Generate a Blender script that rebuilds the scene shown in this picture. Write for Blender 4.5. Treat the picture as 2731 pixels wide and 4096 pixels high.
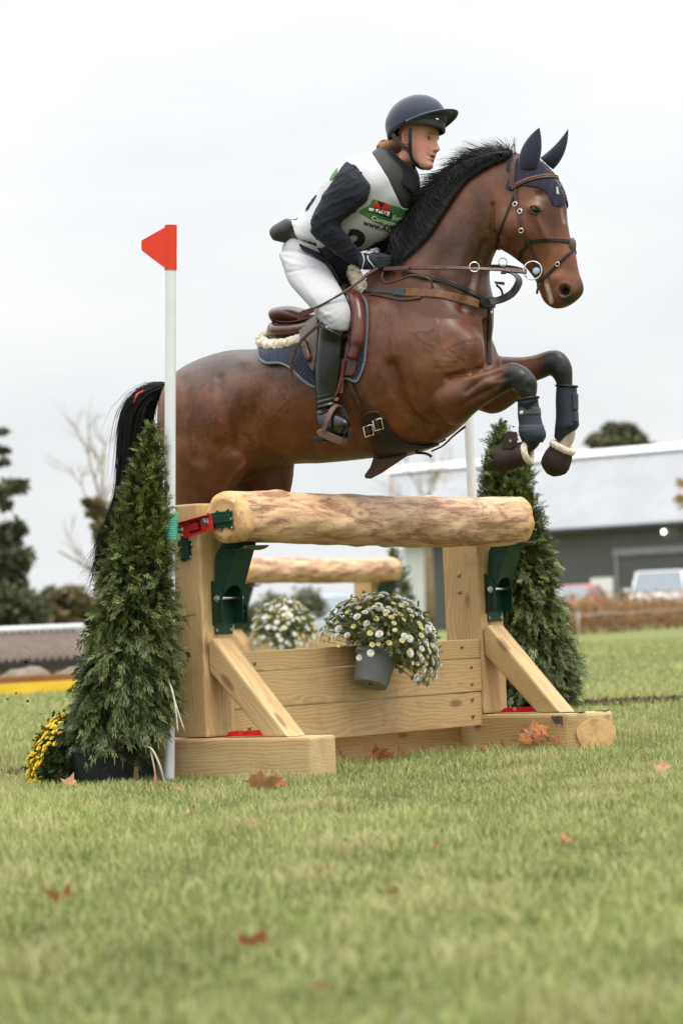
import bpy, bmesh, math, random
import numpy as np
from mathutils import Vector, Matrix
from mathutils.bvhtree import BVHTree
random.seed(7); RNG = np.random.default_rng(11)
scene = bpy.context.scene
for o in list(bpy.data.objects): bpy.data.objects.remove(o)
COL = scene.collection

# ------------------------------------------------------------------ camera
CAM_H = 0.67; LENS = 105.0
PITCH = math.atan(247.8/6860); ROLL = math.radians(2.5)
cF = Vector((0, math.cos(PITCH), math.sin(PITCH)))
_U = Vector((0, -math.sin(PITCH), math.cos(PITCH))); _R = Vector((1, 0, 0))
cR = _R*math.cos(ROLL) - _U*math.sin(ROLL); cU = _R*math.sin(ROLL) + _U*math.cos(ROLL)
cC = Vector((0, 0, CAM_H))
cd = bpy.data.cameras.new('camera'); cam = bpy.data.objects.new('camera', cd); COL.objects.link(cam)
M = Matrix((cR, cU, -cF)).transposed().to_4x4(); M.translation = cC; cam.matrix_world = M
cd.sensor_width = 36; cd.sensor_fit = 'AUTO'; cd.lens = LENS; cd.clip_start = 0.1; cd.clip_end = 6000
cd.dof.use_dof = True; cd.dof.focus_distance = 13.05; cd.dof.aperture_fstop = 3.4
scene.camera = cam
# ------------------------------------------------------------------ sky, sun, exposure
world = bpy.data.worlds.new('World'); scene.world = world; world.use_nodes = True
SUN_DIR = Vector((0.30, -0.38, 1.0)).normalized()
def build_world():
    nt = world.node_tree; N = nt.nodes; L = nt.links; N.clear()
    out = N.new('ShaderNodeOutputWorld'); bg = N.new('ShaderNodeBackground'); bg.inputs[1].default_value = 1.0
    tc = N.new('ShaderNodeTexCoord'); sep = N.new('ShaderNodeSeparateXYZ'); L.new(tc.outputs['Generated'], sep.inputs[0])
    def m(op, a, b=None, clamp=False):
        n = N.new('ShaderNodeMath'); n.operation = op; n.use_clamp = clamp
        for i, v in enumerate((a, b)):
            if v is None: continue
            if isinstance(v, (int, float)): n.inputs[i].default_value = v
            else: L.new(v, n.inputs[i])
        return n.outputs[0]
    z = m('MAXIMUM', sep.outputs[2], 0.0)
    grad = m('ADD', m('MULTIPLY', m('POWER', z, 1.8), 3.0), 1.0)      # overcast sky: brighter towards the zenith
    mp = N.new('ShaderNodeMapping'); L.new(tc.outputs['Generated'], mp.inputs[0]); mp.inputs['Scale'].default_value = (1, 1, 3.2)
    nz = N.new('ShaderNodeTexNoise'); nz.inputs['Scale'].default_value = 5.5; nz.inputs['Detail'].default_value = 4; nz.inputs['Roughness'].default_value = 0.5
    L.new(mp.outputs[0], nz.inputs[0])
    cl = m('ADD', m('MULTIPLY', m('SUBTRACT', nz.outputs[0], 0.5), 0.30), 1.0)
    tot = m('MULTIPLY', m('MULTIPLY', grad, cl), 0.700)
    cr = N.new('ShaderNodeMix'); cr.data_type = 'RGBA'; L.new(m('MULTIPLY', m('SUBTRACT', nz.outputs[0], 0.35), 3.0, True), cr.inputs[0])
    cr.inputs[6].default_value = (0.955, 0.985, 1.0, 1); cr.inputs[7].default_value = (0.995, 1.0, 1.0, 1)
    vm = N.new('ShaderNodeVectorMath'); vm.operation = 'SCALE'; L.new(cr.outputs[2], vm.inputs[0]); L.new(tot, vm.inputs[3])
    sky = N.new('ShaderNodeTexSky'); sky.sky_type = 'NISHITA'; sky.sun_disc = False
    sky.sun_elevation = math.asin(SUN_DIR.z); sky.sun_rotation = math.atan2(SUN_DIR.x, SUN_DIR.y); sky.dust_density = 4
    s2 = N.new('ShaderNodeVectorMath'); s2.operation = 'SCALE'; L.new(sky.outputs[0], s2.inputs[0]); s2.inputs[3].default_value = 0.09
    mx = N.new('ShaderNodeMix'); mx.data_type = 'RGBA'; mx.inputs[0].default_value = 0.95
    L.new(s2.outputs[0], mx.inputs[6]); L.new(vm.outputs[0], mx.inputs[7])
    L.new(mx.outputs[2], bg.inputs[0]); L.new(bg.outputs[0], out.inputs[0])
build_world()
sl = bpy.data.lights.new('sun', 'SUN'); sl.energy = 1.5; sl.angle = math.radians(22); sl.color = (1.0, 0.93, 0.84)
sun = bpy.data.objects.new('sun', sl); COL.objects.link(sun); sun.rotation_euler = SUN_DIR.to_track_quat('Z', 'Y').to_euler()
vs = scene.view_settings; vs.view_transform = 'Standard'; vs.look = 'None'; vs.exposure = 0.43; vs.gamma = 1.0; vs.use_curve_mapping = False
scene.cycles.use_denoising = True
scene.cycles.max_bounces = 8

# ------------------------------------------------------------------ geometry helpers
FPX = LENS/36*4096; DS = 2731/1568           # photograph measured on a 1568-wide view
def ray(dx, dy): return cF + cR*((dx*DS-1365.5)/FPX) - cU*((dy*DS-2048)/FPX)
def P(dx, dy, d): return cC + ray(dx, dy)*d
def on_plane(dx, dy, p, n):
    r = ray(dx, dy); return cC + r*((p-cC).dot(n)/r.dot(n))
def on_ground(dx, dy, z=0.0): return on_plane(dx, dy, Vector((0, 0, z)), Vector((0, 0, 1)))
def to_px(p):
    q = p-cC; d = q.dot(cF)
    return ((1365.5+FPX*q.dot(cR)/d)/DS, (2048-FPX*q.dot(cU)/d)/DS, d)

def lerp(a, b, t): return a+(b-a)*t
def link(o, parent=None):
    COL.objects.link(o)
    if parent is not None:
        o.parent = parent
        if parent.type == 'EMPTY': o.matrix_parent_inverse = Matrix.Translation(-parent.location)
    return o
def tag(o, label=None, cat=None, group=None, kind=None):
    if label: o['label'] = label
    if cat: o['category'] = cat
    if group: o['group'] = group
    if kind: o['kind'] = kind
    return o
def thing(name, loc, label, cat, group=None):
    o = bpy.data.objects.new(name, None); o.location = loc; o.empty_display_size = 0.1; COL.objects.link(o)
    return tag(o, label, cat, group)
def mesh_obj(name, verts, faces, mat, parent=None, smooth=False):
    me = bpy.data.meshes.new(name); me.from_pydata([tuple(v) for v in verts], [], faces); me.update()
    if mat: me.materials.append(mat)
    if smooth: me.shade_smooth()
    return link(bpy.data.objects.new(name, me), parent)
def bm_obj(name, bm, mat, parent=None, smooth=False):
    me = bpy.data.meshes.new(name); bm.to_mesh(me); bm.free()
    if mat: me.materials.append(mat)
    if smooth: me.shade_smooth()
    return link(bpy.data.objects.new(name, me), parent)
def fast_mesh(name, V, Fc, mat, parent=None, smooth=False, cols=None):
    """V (n,3) array, Fc (m,k) array"""
    me = bpy.data.meshes.new(name); n, k = Fc.shape
    me.vertices.add(len(V)); me.vertices.foreach_set('co', np.asarray(V, np.float32).ravel())
    me.loops.add(n*k); me.loops.foreach_set('vertex_index', np.asarray(Fc, np.int32).ravel())
    me.polygons.add(n); me.polygons.foreach_set('loop_start', np.arange(0, n*k, k, dtype=np.int32))
    me.update(calc_edges=True); me.validate()
    if mat: me.materials.append(mat)
    if cols is not None:
        at = me.color_attributes.new('col', 'FLOAT_COLOR', 'POINT')
        at.data.foreach_set('color', np.concatenate([cols, np.ones((len(cols), 1))], 1).astype(np.float32).ravel())
    if smooth: me.shade_smooth()
    return link(bpy.data.objects.new(name, me), parent)
def set_gc(me, ex, off=None):
    """grain coordinates: x runs along the piece"""
    ex = ex.normalized(); t = Vector((0, 0, 1)) if abs(ex.z) < 0.8 else Vector((1, 0, 0))
    ey = t.cross(ex).normalized(); ez = ex.cross(ey)
    off = off or Vector((random.uniform(-9, 9), random.uniform(-.05, .05), random.uniform(-.05, .05)))
    c = sum((v.co for v in me.vertices), Vector())/len(me.vertices)
    at = me.attributes.new('gc', 'FLOAT_VECTOR', 'POINT')
    for i, v in enumerate(me.vertices):
        q = v.co-c; at.data[i].vector = (q.dot(ex)+off.x, q.dot(ey)+off.y, q.dot(ez)+off.z)
def prism(name, poly, vec, mat, parent=None, bevel=0.005, grain=None, seg=2):
    """closed polygon extruded along vec with bevelled edges"""
    bm = bmesh.new(); vs_ = [bm.verts.new(p) for p in poly]; f = bm.faces.new(vs_)
    r = bmesh.ops.extrude_face_region(bm, geom=[f])
    bmesh.ops.translate(bm, vec=vec, verts=[e for e in r['geom'] if isinstance(e, bmesh.types.BMVert)])
    bmesh.ops.recalc_face_normals(bm, faces=bm.faces)
    if bevel: bmesh.ops.bevel(bm, geom=list(bm.edges), offset=bevel, segments=seg, affect='EDGES', profile=0.6, clamp_overlap=True)
    o = bm_obj(name, bm, mat, parent)
    if grain is not None: set_gc(o.data, grain)
    return o
def lathe_pts(prof, p, axis, seg=32, cap=True, squash=None):
    axis = axis.normalized(); t = Vector((1, 0, 0)) if abs(axis.x) < .8 else Vector((0, 1, 0))
    ex = t.cross(axis).normalized(); ey = axis.cross(ex)
    V = []; Fc = []
    for (r, h) in prof:
        for k in range(seg):
            an = 2*math.pi*k/seg; V.append(p+axis*h+ex*(r*math.cos(an))+ey*(r*math.sin(an)))
    n = len(prof)
    for i in range(n-1):
        for k in range(seg):
            a_ = i*seg+k; b_ = i*seg+(k+1) % seg; Fc.append((a_, b_, b_+seg, a_+seg))
    if cap: Fc.append(tuple(range(seg))[::-1]); Fc.append(tuple((n-1)*seg+k for k in range(seg)))
    return V, Fc
def lathe(name, prof, p, axis, mat, parent=None, seg=32, smooth=True, cap=True):
    V, Fc = lathe_pts(prof, p, axis, seg, cap); o = mesh_obj(name, V, Fc, mat, parent, False)
    if smooth:
        o.data.shade_smooth()
        try: o.data.set_sharp_from_angle(angle=math.radians(40))
        except Exception: pass
    return o
def tube_pts(pts, rad, seg=8, caps=True):
    V = []; Fc = []; n = len(pts)
    rr = rad if isinstance(rad, (list, tuple)) else [rad]*n
    prev = None
    for i, p in enumerate(pts):
        d = (pts[min(i+1, n-1)]-pts[max(i-1, 0)]).normalized()
        if prev is None: ex = d.orthogonal().normalized()
        else: ex = (prev-d*prev.dot(d)).normalized()
        prev = ex; ey = d.cross(ex)
        for k in range(seg):
            an = 2*math.pi*k/seg; V.append(p+ex*(rr[i]*math.cos(an))+ey*(rr[i]*math.sin(an)))
    for i in range(n-1):
        for k in range(seg):
            a_ = i*seg+k; b_ = i*seg+(k+1) % seg; Fc.append((a_, b_, b_+seg, a_+seg))
    if caps: Fc.append(tuple(range(seg))[::-1]); Fc.append(tuple((n-1)*seg+k for k in range(seg)))
    return V, Fc
def tube(name, pts, rad, mat, parent=None, seg=8):
    V, Fc = tube_pts(pts, rad, seg); return mesh_obj(name, V, Fc, mat, parent, True)
def spline(pts, n):
    """Catmull-Rom through points, n samples per span"""
    out = []; q = [pts[0]*2-pts[1]]+list(pts)+[pts[-1]*2-pts[-2]]
    for i in range(1, len(q)-2):
        for k in range(n):
            t = k/n; p0, p1, p2, p3 = q[i-1:i+3]
            out.append(0.5*((2*p1)+(p2-p0)*t+(2*p0-5*p1+4*p2-p3)*t*t+(3*p1-p0-3*p2+p3)*t**3))
    out.append(pts[-1]); return out

# ------------------------------------------------------------------ materials
class NT:
    def __init__(s, name):
        s.m = bpy.data.materials.new(name); s.m.use_nodes = True; s.nt = s.m.node_tree; s.N = s.nt.nodes; s.L = s.nt.links
        s.b = s.N['Principled BSDF']; s.out = s.N['Material Output']
    def put(s, sock, v):
        if isinstance(v, bpy.types.NodeSocket): s.L.new(v, sock)
        elif v is not None:
            if hasattr(sock.default_value, '__len__') and not isinstance(v, (int, float)) and len(v) == 3 and len(sock.default_value) == 4: v = (*v, 1)
            sock.default_value = v
    def math(s, op, a, b=None, c=None, clamp=False):
        n = s.N.new('ShaderNodeMath'); n.operation = op; n.use_clamp = clamp
        for i, v in enumerate((a, b, c)): s.put(n.inputs[i], v)
        return n.outputs[0]
    def attr(s, name, out='Vector'):
        n = s.N.new('ShaderNodeAttribute'); n.attribute_name = name; return n.outputs[out]
    def coord(s, kind='Object'): return s.N.new('ShaderNodeTexCoord').outputs[kind]
    def mapping(s, v, scale=(1, 1, 1), loc=(0, 0, 0)):
        n = s.N.new('ShaderNodeMapping'); s.L.new(v, n.inputs[0]); n.inputs['Scale'].default_value = scale; n.inputs['Location'].default_value = loc; return n.outputs[0]
    def noise(s, v, scale, detail=4, rough=0.55, dist=0.0, out=0):
        n = s.N.new('ShaderNodeTexNoise'); s.put(n.inputs['Vector'], v); n.inputs['Scale'].default_value = scale
        n.inputs['Detail'].default_value = detail; n.inputs['Roughness'].default_value = rough; n.inputs['Distortion'].default_value = dist; return n.outputs[out]
    def voro(s, v, scale, feature='F1', out='Distance', rnd=1.0):
        n = s.N.new('ShaderNodeTexVoronoi'); n.feature = feature; s.put(n.inputs['Vector'], v); n.inputs['Scale'].default_value = scale; n.inputs['Randomness'].default_value = rnd; return n.outputs[out]
    def ramp(s, f, stops, interp='LINEAR'):
        n = s.N.new('ShaderNodeValToRGB'); s.put(n.inputs[0], f); cr = n.color_ramp; cr.interpolation = interp
        while len(cr.elements) < len(stops): cr.elements.new(0.5)
        for e, (p, c) in zip(cr.elements, stops): e.position = p; e.color = (*c, 1) if len(c) == 3 else c
        return n.outputs[0]
    def mix(s, f, a, b, mode='MIX'):
        n = s.N.new('ShaderNodeMix'); n.data_type = 'RGBA'; n.blend_type = mode; n.clamp_factor = True
        s.put(n.inputs[0], f); s.put(n.inputs[6], a); s.put(n.inputs[7], b); return n.outputs[2]
    def bump(s, h, strength=0.3, dist=0.01, normal=None):
        n = s.N.new('ShaderNodeBump'); n.inputs['Strength'].default_value = strength; n.inputs['Distance'].default_value = dist
        s.put(n.inputs['Height'], h)
        if normal is not None: s.L.new(normal, n.inputs['Normal'])
        s.L.new(n.outputs[0], s.b.inputs['Normal']); return n.outputs[0]
    def set(s, **k):
        for kk, v in k.items(): s.put(s.b.inputs[kk.replace('_', ' ')], v)
        return s
def simple(name, col, rough=0.6, metal=0.0, var=0.12, scale=30, bump=0.0, spec=0.32, sheen=0.0, coat=0.0):
    t = NT(name); co = t.coord('Object'); n = t.noise(co, scale, 5)
    lo = tuple(max(0, c*(1-var)) for c in col); hi = tuple(min(1, c*(1+var)) for c in col)
    t.set(Base_Color=t.ramp(n, [(0.3, lo), (0.7, hi)]), Roughness=t.math('ADD', t.math('MULTIPLY', n, 0.15), rough-0.075), Metallic=metal)
    if bump: t.bump(n, bump, 0.004)
    if spec is not None: t.b.inputs['Specular IOR Level'].default_value = spec
    if sheen: t.b.inputs['Sheen Weight'].default_value = sheen; t.b.inputs['Sheen Roughness'].default_value = 0.4
    if coat: t.b.inputs['Coat Weight'].default_value = coat
    return t.m
def wood_material(name, c_lo, c_hi, c_knot, green=0.0):
    t = NT(name); g = t.attr('gc')
    warp = t.noise(t.mapping(g, (1.2, 5, 5)), 1.6, 3, 0.5, out=1)
    wv = t.N.new('ShaderNodeVectorMath'); wv.operation = 'MULTIPLY_ADD'; t.L.new(warp, wv.inputs[0]); wv.inputs[1].default_value = (0.0, 0.085, 0.085); t.L.new(g, wv.inputs[2])
    gw = wv.outputs[0]
    # knots: sparse cells stretched along the grain
    kd = t.voro(t.mapping(g, (2.6, 7.0, 7.0)), 1.0, 'F1', 'Distance', 1.0)
    knot = t.ramp(kd, [(0.0, (1, 1, 1)), (0.10, (0.75, 0.75, 0.75)), (0.16, (0, 0, 0))])
    kz = t.ramp(kd, [(0.0, (1, 1, 1)), (0.38, (0, 0, 0))])
    sp = t.N.new('ShaderNodeSeparateXYZ'); t.L.new(gw, sp.inputs[0])
    y = t.math('ADD', sp.outputs[1], t.math('MULTIPLY', kz, 0.022)); z = t.math('ADD', sp.outputs[2], 0.07)
    rr = t.math('SQRT', t.math('ADD', t.math('MULTIPLY', y, y), t.math('MULTIPLY', z, z)))
    ring = t.math('SINE', t.math('MULTIPLY', rr, 430.0))
    ring = t.math('ADD', t.math('MULTIPLY', ring, 0.5), 0.5)
    fine = t.noise(t.mapping(g, (6, 260, 260)), 1.0, 3, 0.6)
    blot = t.noise(t.mapping(g, (1.5, 6, 6)), 1.3, 3, 0.5)
    f = t.math('ADD', t.math('MULTIPLY', ring, 0.23), t.math('ADD', t.math('MULTIPLY', fine, 0.28), t.math('MULTIPLY', blot, 0.58)))
    c = t.ramp(f, [(0.22, c_lo), (0.50, tuple((a+b)/2 for a, b in zip(c_lo, c_hi))), (0.78, c_hi)])
    c = t.mix(t.math('MULTIPLY', knot, 0.85), c, c_knot)
    if green:
        gm = t.ramp(t.noise(t.mapping(g, (0.9, 9, 9), (3, 1, 2)), 1.0, 2), [(0.52, (0, 0, 0)), (0.66, (1, 1, 1))])
        c = t.mix(t.math('MULTIPLY', gm, green), c, (c_hi[0]*0.80, c_hi[1]*1.0, c_hi[2]*1.05))
    crack = t.ramp(t.noise(t.mapping(g, (0.9, 75, 75), (7, 3, 1)), 1.0, 4, 0.6), [(0.66, (0, 0, 0)), (0.70, (1, 1, 1))])
    c = t.mix(t.math('MULTIPLY', crack, 0.55), c, c_knot)
    spl = t.ramp(t.voro(t.coord('Object'), 55), [(0.10, (1, 1, 1)), (0.20, (0, 0, 0))]); sm_ = t.ramp(t.noise(t.coord('Object'), 3.0, 4, 0.6), [(0.50, (0, 0, 0)), (0.66, (1, 1, 1))])
    c = t.mix(t.math('MULTIPLY', t.math('MULTIPLY', spl, sm_), 0.65), c, (0.10, 0.065, 0.035))
    dirt = t.ramp(t.noise(t.coord('Object'), 9, 5, 0.65), [(0.55, (1, 1, 1)), (0.82, (0.72, 0.64, 0.55))])
    c = t.mix(1.0, c, dirt, 'MULTIPLY')
    t.set(Base_Color=c, Roughness=0.62); t.bump(t.math('ADD', fine, t.math('MULTIPLY', ring, 0.5)), 0.22, 0.0015)
    return t.m
M_PINE = wood_material('pine_timber', (0.36, 0.215, 0.085), (0.60, 0.425, 0.20), (0.155, 0.075, 0.03), 0.5)
M_PINE2 = wood_material('pine_timber_warm', (0.38, 0.225, 0.092), (0.60, 0.41, 0.195), (0.17, 0.08, 0.032), 0.12)
def log_material():
    t = NT('peeled_log'); g = t.attr('gc')
    big = t.noise(t.mapping(g, (3.0, 11, 11)), 1.0, 5, 0.66, 1.0)
    mid = t.noise(t.mapping(g, (8, 60, 60)), 1.0, 6, 0.7)
    fine = t.noise(t.mapping(g, (40, 240, 240)), 1.0, 3, 0.6)
    f = t.math('ADD', t.math('MULTIPLY', big, 0.62), t.math('ADD', t.math('MULTIPLY', mid, 0.36), t.math('MULTIPLY', fine, 0.06)))
    c = t.ramp(f, [(0.40, (0.64, 0.45, 0.26)), (0.49, (0.55, 0.355, 0.20)), (0.545, (0.40, 0.225, 0.125)), (0.59, (0.24, 0.12, 0.065)), (0.635, (0.38, 0.215, 0.125)), (0.70, (0.58, 0.39, 0.23))])
    # side branches cut off: pale ovals with a dark core
    gd = t.noise(t.mapping(g, (9, 9, 9)), 1.0, 3, 0.6, out=1); gv = t.N.new('ShaderNodeVectorMath'); gv.operation = 'MULTIPLY_ADD'; t.L.new(gd, gv.inputs[0]); gv.inputs[1].default_value = (0.05, 0.04, 0.04); t.L.new(g, gv.inputs[2])
    kd = t.voro(t.mapping(gv.outputs[0], (2.8, 6.5, 6.5), (0.3, 0.2, 0.1)), 1.0)
    kn = t.ramp(kd, [(0.0, (0.10, 0.05, 0.025)), (0.05, (0.26, 0.15, 0.07)), (0.085, (0.62, 0.43, 0.22)), (0.16, (0.60, 0.42, 0.21)), (0.19, (0.30, 0.17, 0.08))])
    km = t.ramp(kd, [(0.17, (1, 1, 1)), (0.205, (0, 0, 0))])
    c = t.mix(t.math('MULTIPLY', km, 0.6), c, kn)
    tick = t.voro(t.mapping(g, (26, 30, 30)), 1.0); tm = t.ramp(tick, [(0.05, (1, 1, 1)), (0.13, (0, 0, 0))])
    sel = t.ramp(t.noise(t.mapping(g, (3, 9, 9), (5, 5, 5)), 1.0, 2), [(0.52, (0, 0, 0)), (0.6, (1, 1, 1))])
    c = t.mix(t.math('MULTIPLY', tm, t.math('MULTIPLY', sel, 0.75)), c, (0.06, 0.03, 0.015))
    t.set(Base_Color=c, Roughness=0.58)
    t.bump(t.math('ADD', t.math('MULTIPLY', mid, 0.8), t.math('ADD', t.math('MULTIPLY', big, 0.5), t.math('MULTIPLY', fine, 0.4))), 0.55, 0.006)
    return t.m
M_LOG = log_material()
def endgrain_material():
    t = NT('log_end_grain'); g = t.attr('gc'); sp = t.N.new('ShaderNodeSeparateXYZ')
    w = t.noise(g, 9, 3, 0.5); t.L.new(g, sp.inputs[0])
    r = t.math('SQRT', t.math('ADD', t.math('MULTIPLY', sp.outputs[1], sp.outputs[1]), t.math('MULTIPLY', sp.outputs[2], sp.outputs[2])))
    ring = t.math('SINE', t.math('ADD', t.math('MULTIPLY', r, 700.0), t.math('MULTIPLY', w, 9.0)))
    f = t.math('ADD', t.math('MULTIPLY', ring, 0.055), t.noise(g, 16, 6, 0.68))
    c = t.ramp(f, [(0.3, (0.36, 0.18, 0.07)), (0.5, (0.58, 0.35, 0.15)), (0.72, (0.68, 0.46, 0.23))])
    t.set(Base_Color=c, Roughness=0.7); t.bump(f, 0.3, 0.002); return t.m
M_END = endgrain_material()
M_GREEN = simple('green_steel', (0.007, 0.036, 0.023), 0.40, 0.0, 0.25, 14, 0.05)
M_RED = simple('red_steel', (0.62, 0.012, 0.016), 0.38, 0.0, 0.12, 14, 0.03)
M_STEEL = simple('zinc_bolt', (0.55, 0.56, 0.58), 0.32, 1.0, 0.15, 80)
M_BRASS = simple('screw_head', (0.30, 0.26, 0.20), 0.4, 1.0, 0.15, 80)
M_WHITE = simple('white_paint', (0.66, 0.675, 0.71), 0.42, 0.0, 0.05, 7)
M_FLAG = simple('flag_red', (0.66, 0.045, 0.016), 0.5, 0.0, 0.04, 8)
M_PIPEW = simple('white_piping', (.62, .63, .66), 0.6)
M_TEAL = simple('teal_twine', (0.12, 0.52, 0.40), 0.6, 0.0, 0.15, 40)
M_POTBLK = simple('black_plastic', (0.012, 0.016, 0.018), 0.5, 0.0, 0.3, 12, 0.08)
M_POTGRY = simple('grey_plastic', (0.20, 0.21, 0.23), 0.42, 0.0, 0.06, 20, 0.04)
M_SOIL = simple('soil', (0.055, 0.034, 0.02), 0.95, 0.0, 0.5, 40, 0.8)
M_RAFFIA = simple('raffia', (0.60, 0.55, 0.46), 0.7, 0.0, 0.12, 60)
def leafy(name, mul=1.0, trans=0.3, rough=0.55):
    """foliage: colour per leaf from the mesh, light passing through"""
    t = NT(name); c = t.attr('col', 'Color'); n = t.noise(t.coord('Object'), 60, 3)
    c = t.mix(1.0, c, t.ramp(n, [(0.25, (0.78*mul,)*3), (0.75, (1.18*mul,)*3)]), 'MULTIPLY')
    t.set(Base_Color=c, Roughness=rough); t.b.inputs['Specular IOR Level'].default_value = 0.3
    tr = t.N.new('ShaderNodeBsdfTranslucent'); t.L.new(c, tr.inputs[0]); ms = t.N.new('ShaderNodeMixShader'); ms.inputs[0].default_value = trans
    t.L.new(t.b.outputs[0], ms.inputs[1]); t.L.new(tr.outputs[0], ms.inputs[2]); t.L.new(ms.outputs[0], t.out.inputs[0]); return t.m
M_LEAF = leafy('foliage'); M_BLADE = leafy('grass_blades', 1.0, 0.35, 0.5); M_PETAL = leafy('petals', 1.0, 0.25, 0.6)

# ------------------------------------------------------------------ ground
def ground_material():
    t = NT('lawn'); co = t.coord('Object')
    a = t.noise(co, 0.35, 4, 0.6); b_ = t.noise(co, 9, 6, 0.7); c_ = t.noise(co, 70, 4, 0.7)
    f = t.math('ADD', t.math('MULTIPLY', a, 0.5), t.math('ADD', t.math('MULTIPLY', b_, 0.3), t.math('MULTIPLY', c_, 0.3)))
    col = t.ramp(f, [(0.34, (0.115, 0.130, 0.040)), (0.52, (0.175, 0.190, 0.064)), (0.72, (0.235, 0.240, 0.100))])
    t.set(Base_Color=col, Roughness=0.9); t.b.inputs['Specular IOR Level'].default_value = 0.1
    t.bump(t.math('ADD', b_, c_), 0.7, 0.03); return t.m
M_GROUND = ground_material()
tag(mesh_obj('ground', [(-1500, -40, 0), (1500, -40, 0), (1500, 3000, 0), (-1500, 3000, 0)], [(0, 1, 2, 3)], M_GROUND), kind='structure')

# ------------------------------------------------------------------ the jumps
GA = math.radians(50)
AX = Vector((math.cos(GA), math.sin(GA), 0)); BX = Vector((math.sin(GA), -math.cos(GA), 0)); ZX = Vector((0, 0, 1))
O1 = Vector((-0.6118, 12.7246, 0)); O2 = Vector((-1.0055, 25.4361, 0))
def make_log(name, p0, length, rad, parent, seed):
    rg = random.Random(seed); seg, n = 64, 96; V = []; Fc = []; ph = [rg.uniform(0, 6.28) for _ in range(10)]
    bumps = [(rg.uniform(0.1, length-0.1), rg.uniform(0, 6.28), rg.uniform(0.005, 0.012), rg.uniform(0.03, 0.06)) for _ in range(26)]
    for i in range(n+1):
        x = length*i/n; e = min(x, length-x); sh = 0.0
        if e < 0.028: sh = 0.028*(1-math.sqrt(max(0, 1-((0.028-e)/0.028)**2)))
        wob = Vector((0, 0, 0.010*math.sin(x*2.1+ph[0])))+BX*0.010*math.sin(x*1.6+ph[1])
        for k in range(seg):
            t = 2*math.pi*k/seg
            r = rad+0.0055*math.sin(2*t+ph[2]+x*0.7)+0.0035*math.sin(3*t+ph[3]-x*2.2)+0.0025*math.sin(5*t+x*9+ph[4])+0.002*math.sin(9*t-x*23+ph[5])
            for (bx_, bt, ba, bs) in bumps:
                dt = (t-bt+math.pi) % (2*math.pi)-math.pi; q = ((x-bx_)/bs)**2+(dt*rad/bs)**2
                if q < 9: r += ba*math.exp(-q)
            r -= sh
            V.append(p0+AX*x+wob+BX*(r*math.cos(t))+ZX*(r*math.sin(t)))
    for i in range(n):
        for k in range(seg):
            a_ = i*seg+k; b_ = i*seg+(k+1) % seg; Fc.append((a_, b_, b_+seg, a_+seg))
    o = mesh_obj(name, V, Fc, M_LOG, parent, True); set_gc(o.data, AX, Vector((rg.uniform(-5, 5), 0.31, 0.17)))
    for end in (0, 1):
        s = -1 if end == 0 else 1; rows = (3, 2, 1) if end == 0 else (n-3, n-2, n-1); ring = [V[n*seg*end+k] for k in range(seg)]; c = sum(ring, Vector())/seg
        W = []; F2 = []
        fr = [0, 0, 0, 1.0, 0.9, 0.7, 0.45, 0.2]
        for i_ in rows:
            cc = sum((V[i_*seg+k] for k in range(seg)), Vector())/seg; W += [cc+(V[i_*seg+k]-cc)*(1.004+.012*(i_ == rows[0])*math.sin(k*1.3)) for k in range(seg)]
        for j, q in list(enumerate(fr))[3:]: W += [c+(p-c)*q+AX*(s*0.003*(1-q)*(1+0.4*math.sin(k*0.9+j))) for k, p in enumerate(ring)]
        W.append(c+AX*s*0.003)
        for j in range(len(fr)-1):
            for k in range(seg):
                a_ = j*seg+k; b_ = j*seg+(k+1) % seg; F2.append((a_, b_, b_+seg, a_+seg) if s < 0 else (a_+seg, b_+seg, b_, a_))
        l = (len(fr)-1)*seg
        for k in range(seg): F2.append((l+k, l+(k+1) % seg, len(W)-1) if s < 0 else (l+(k+1) % seg, l+k, len(W)-1))
        e = mesh_obj('log_end', W, F2, M_END, o, True); set_gc(e.data, AX, Vector((0, 0.012, 0.02)))
    return o
def bolt(name, p, axis, parent, r=0.013, h=0.012):
    V, Fc = lathe_pts([(r*1.5, 0), (r*1.5, h*.25), (r, h*.25), (r, h), (r*.55, h+.001), (r*.55, h+.006)], p, axis, 6); return mesh_obj(name, V, Fc, M_STEEL, parent)
def screw(p, axis, parent, r=0.006):
    return lathe('screw', [(r*1.4, 0), (r*1.4, .0012), (r, .0035), (r*.4, .0035)], p, axis, M_BRASS, parent, 10)
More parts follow.
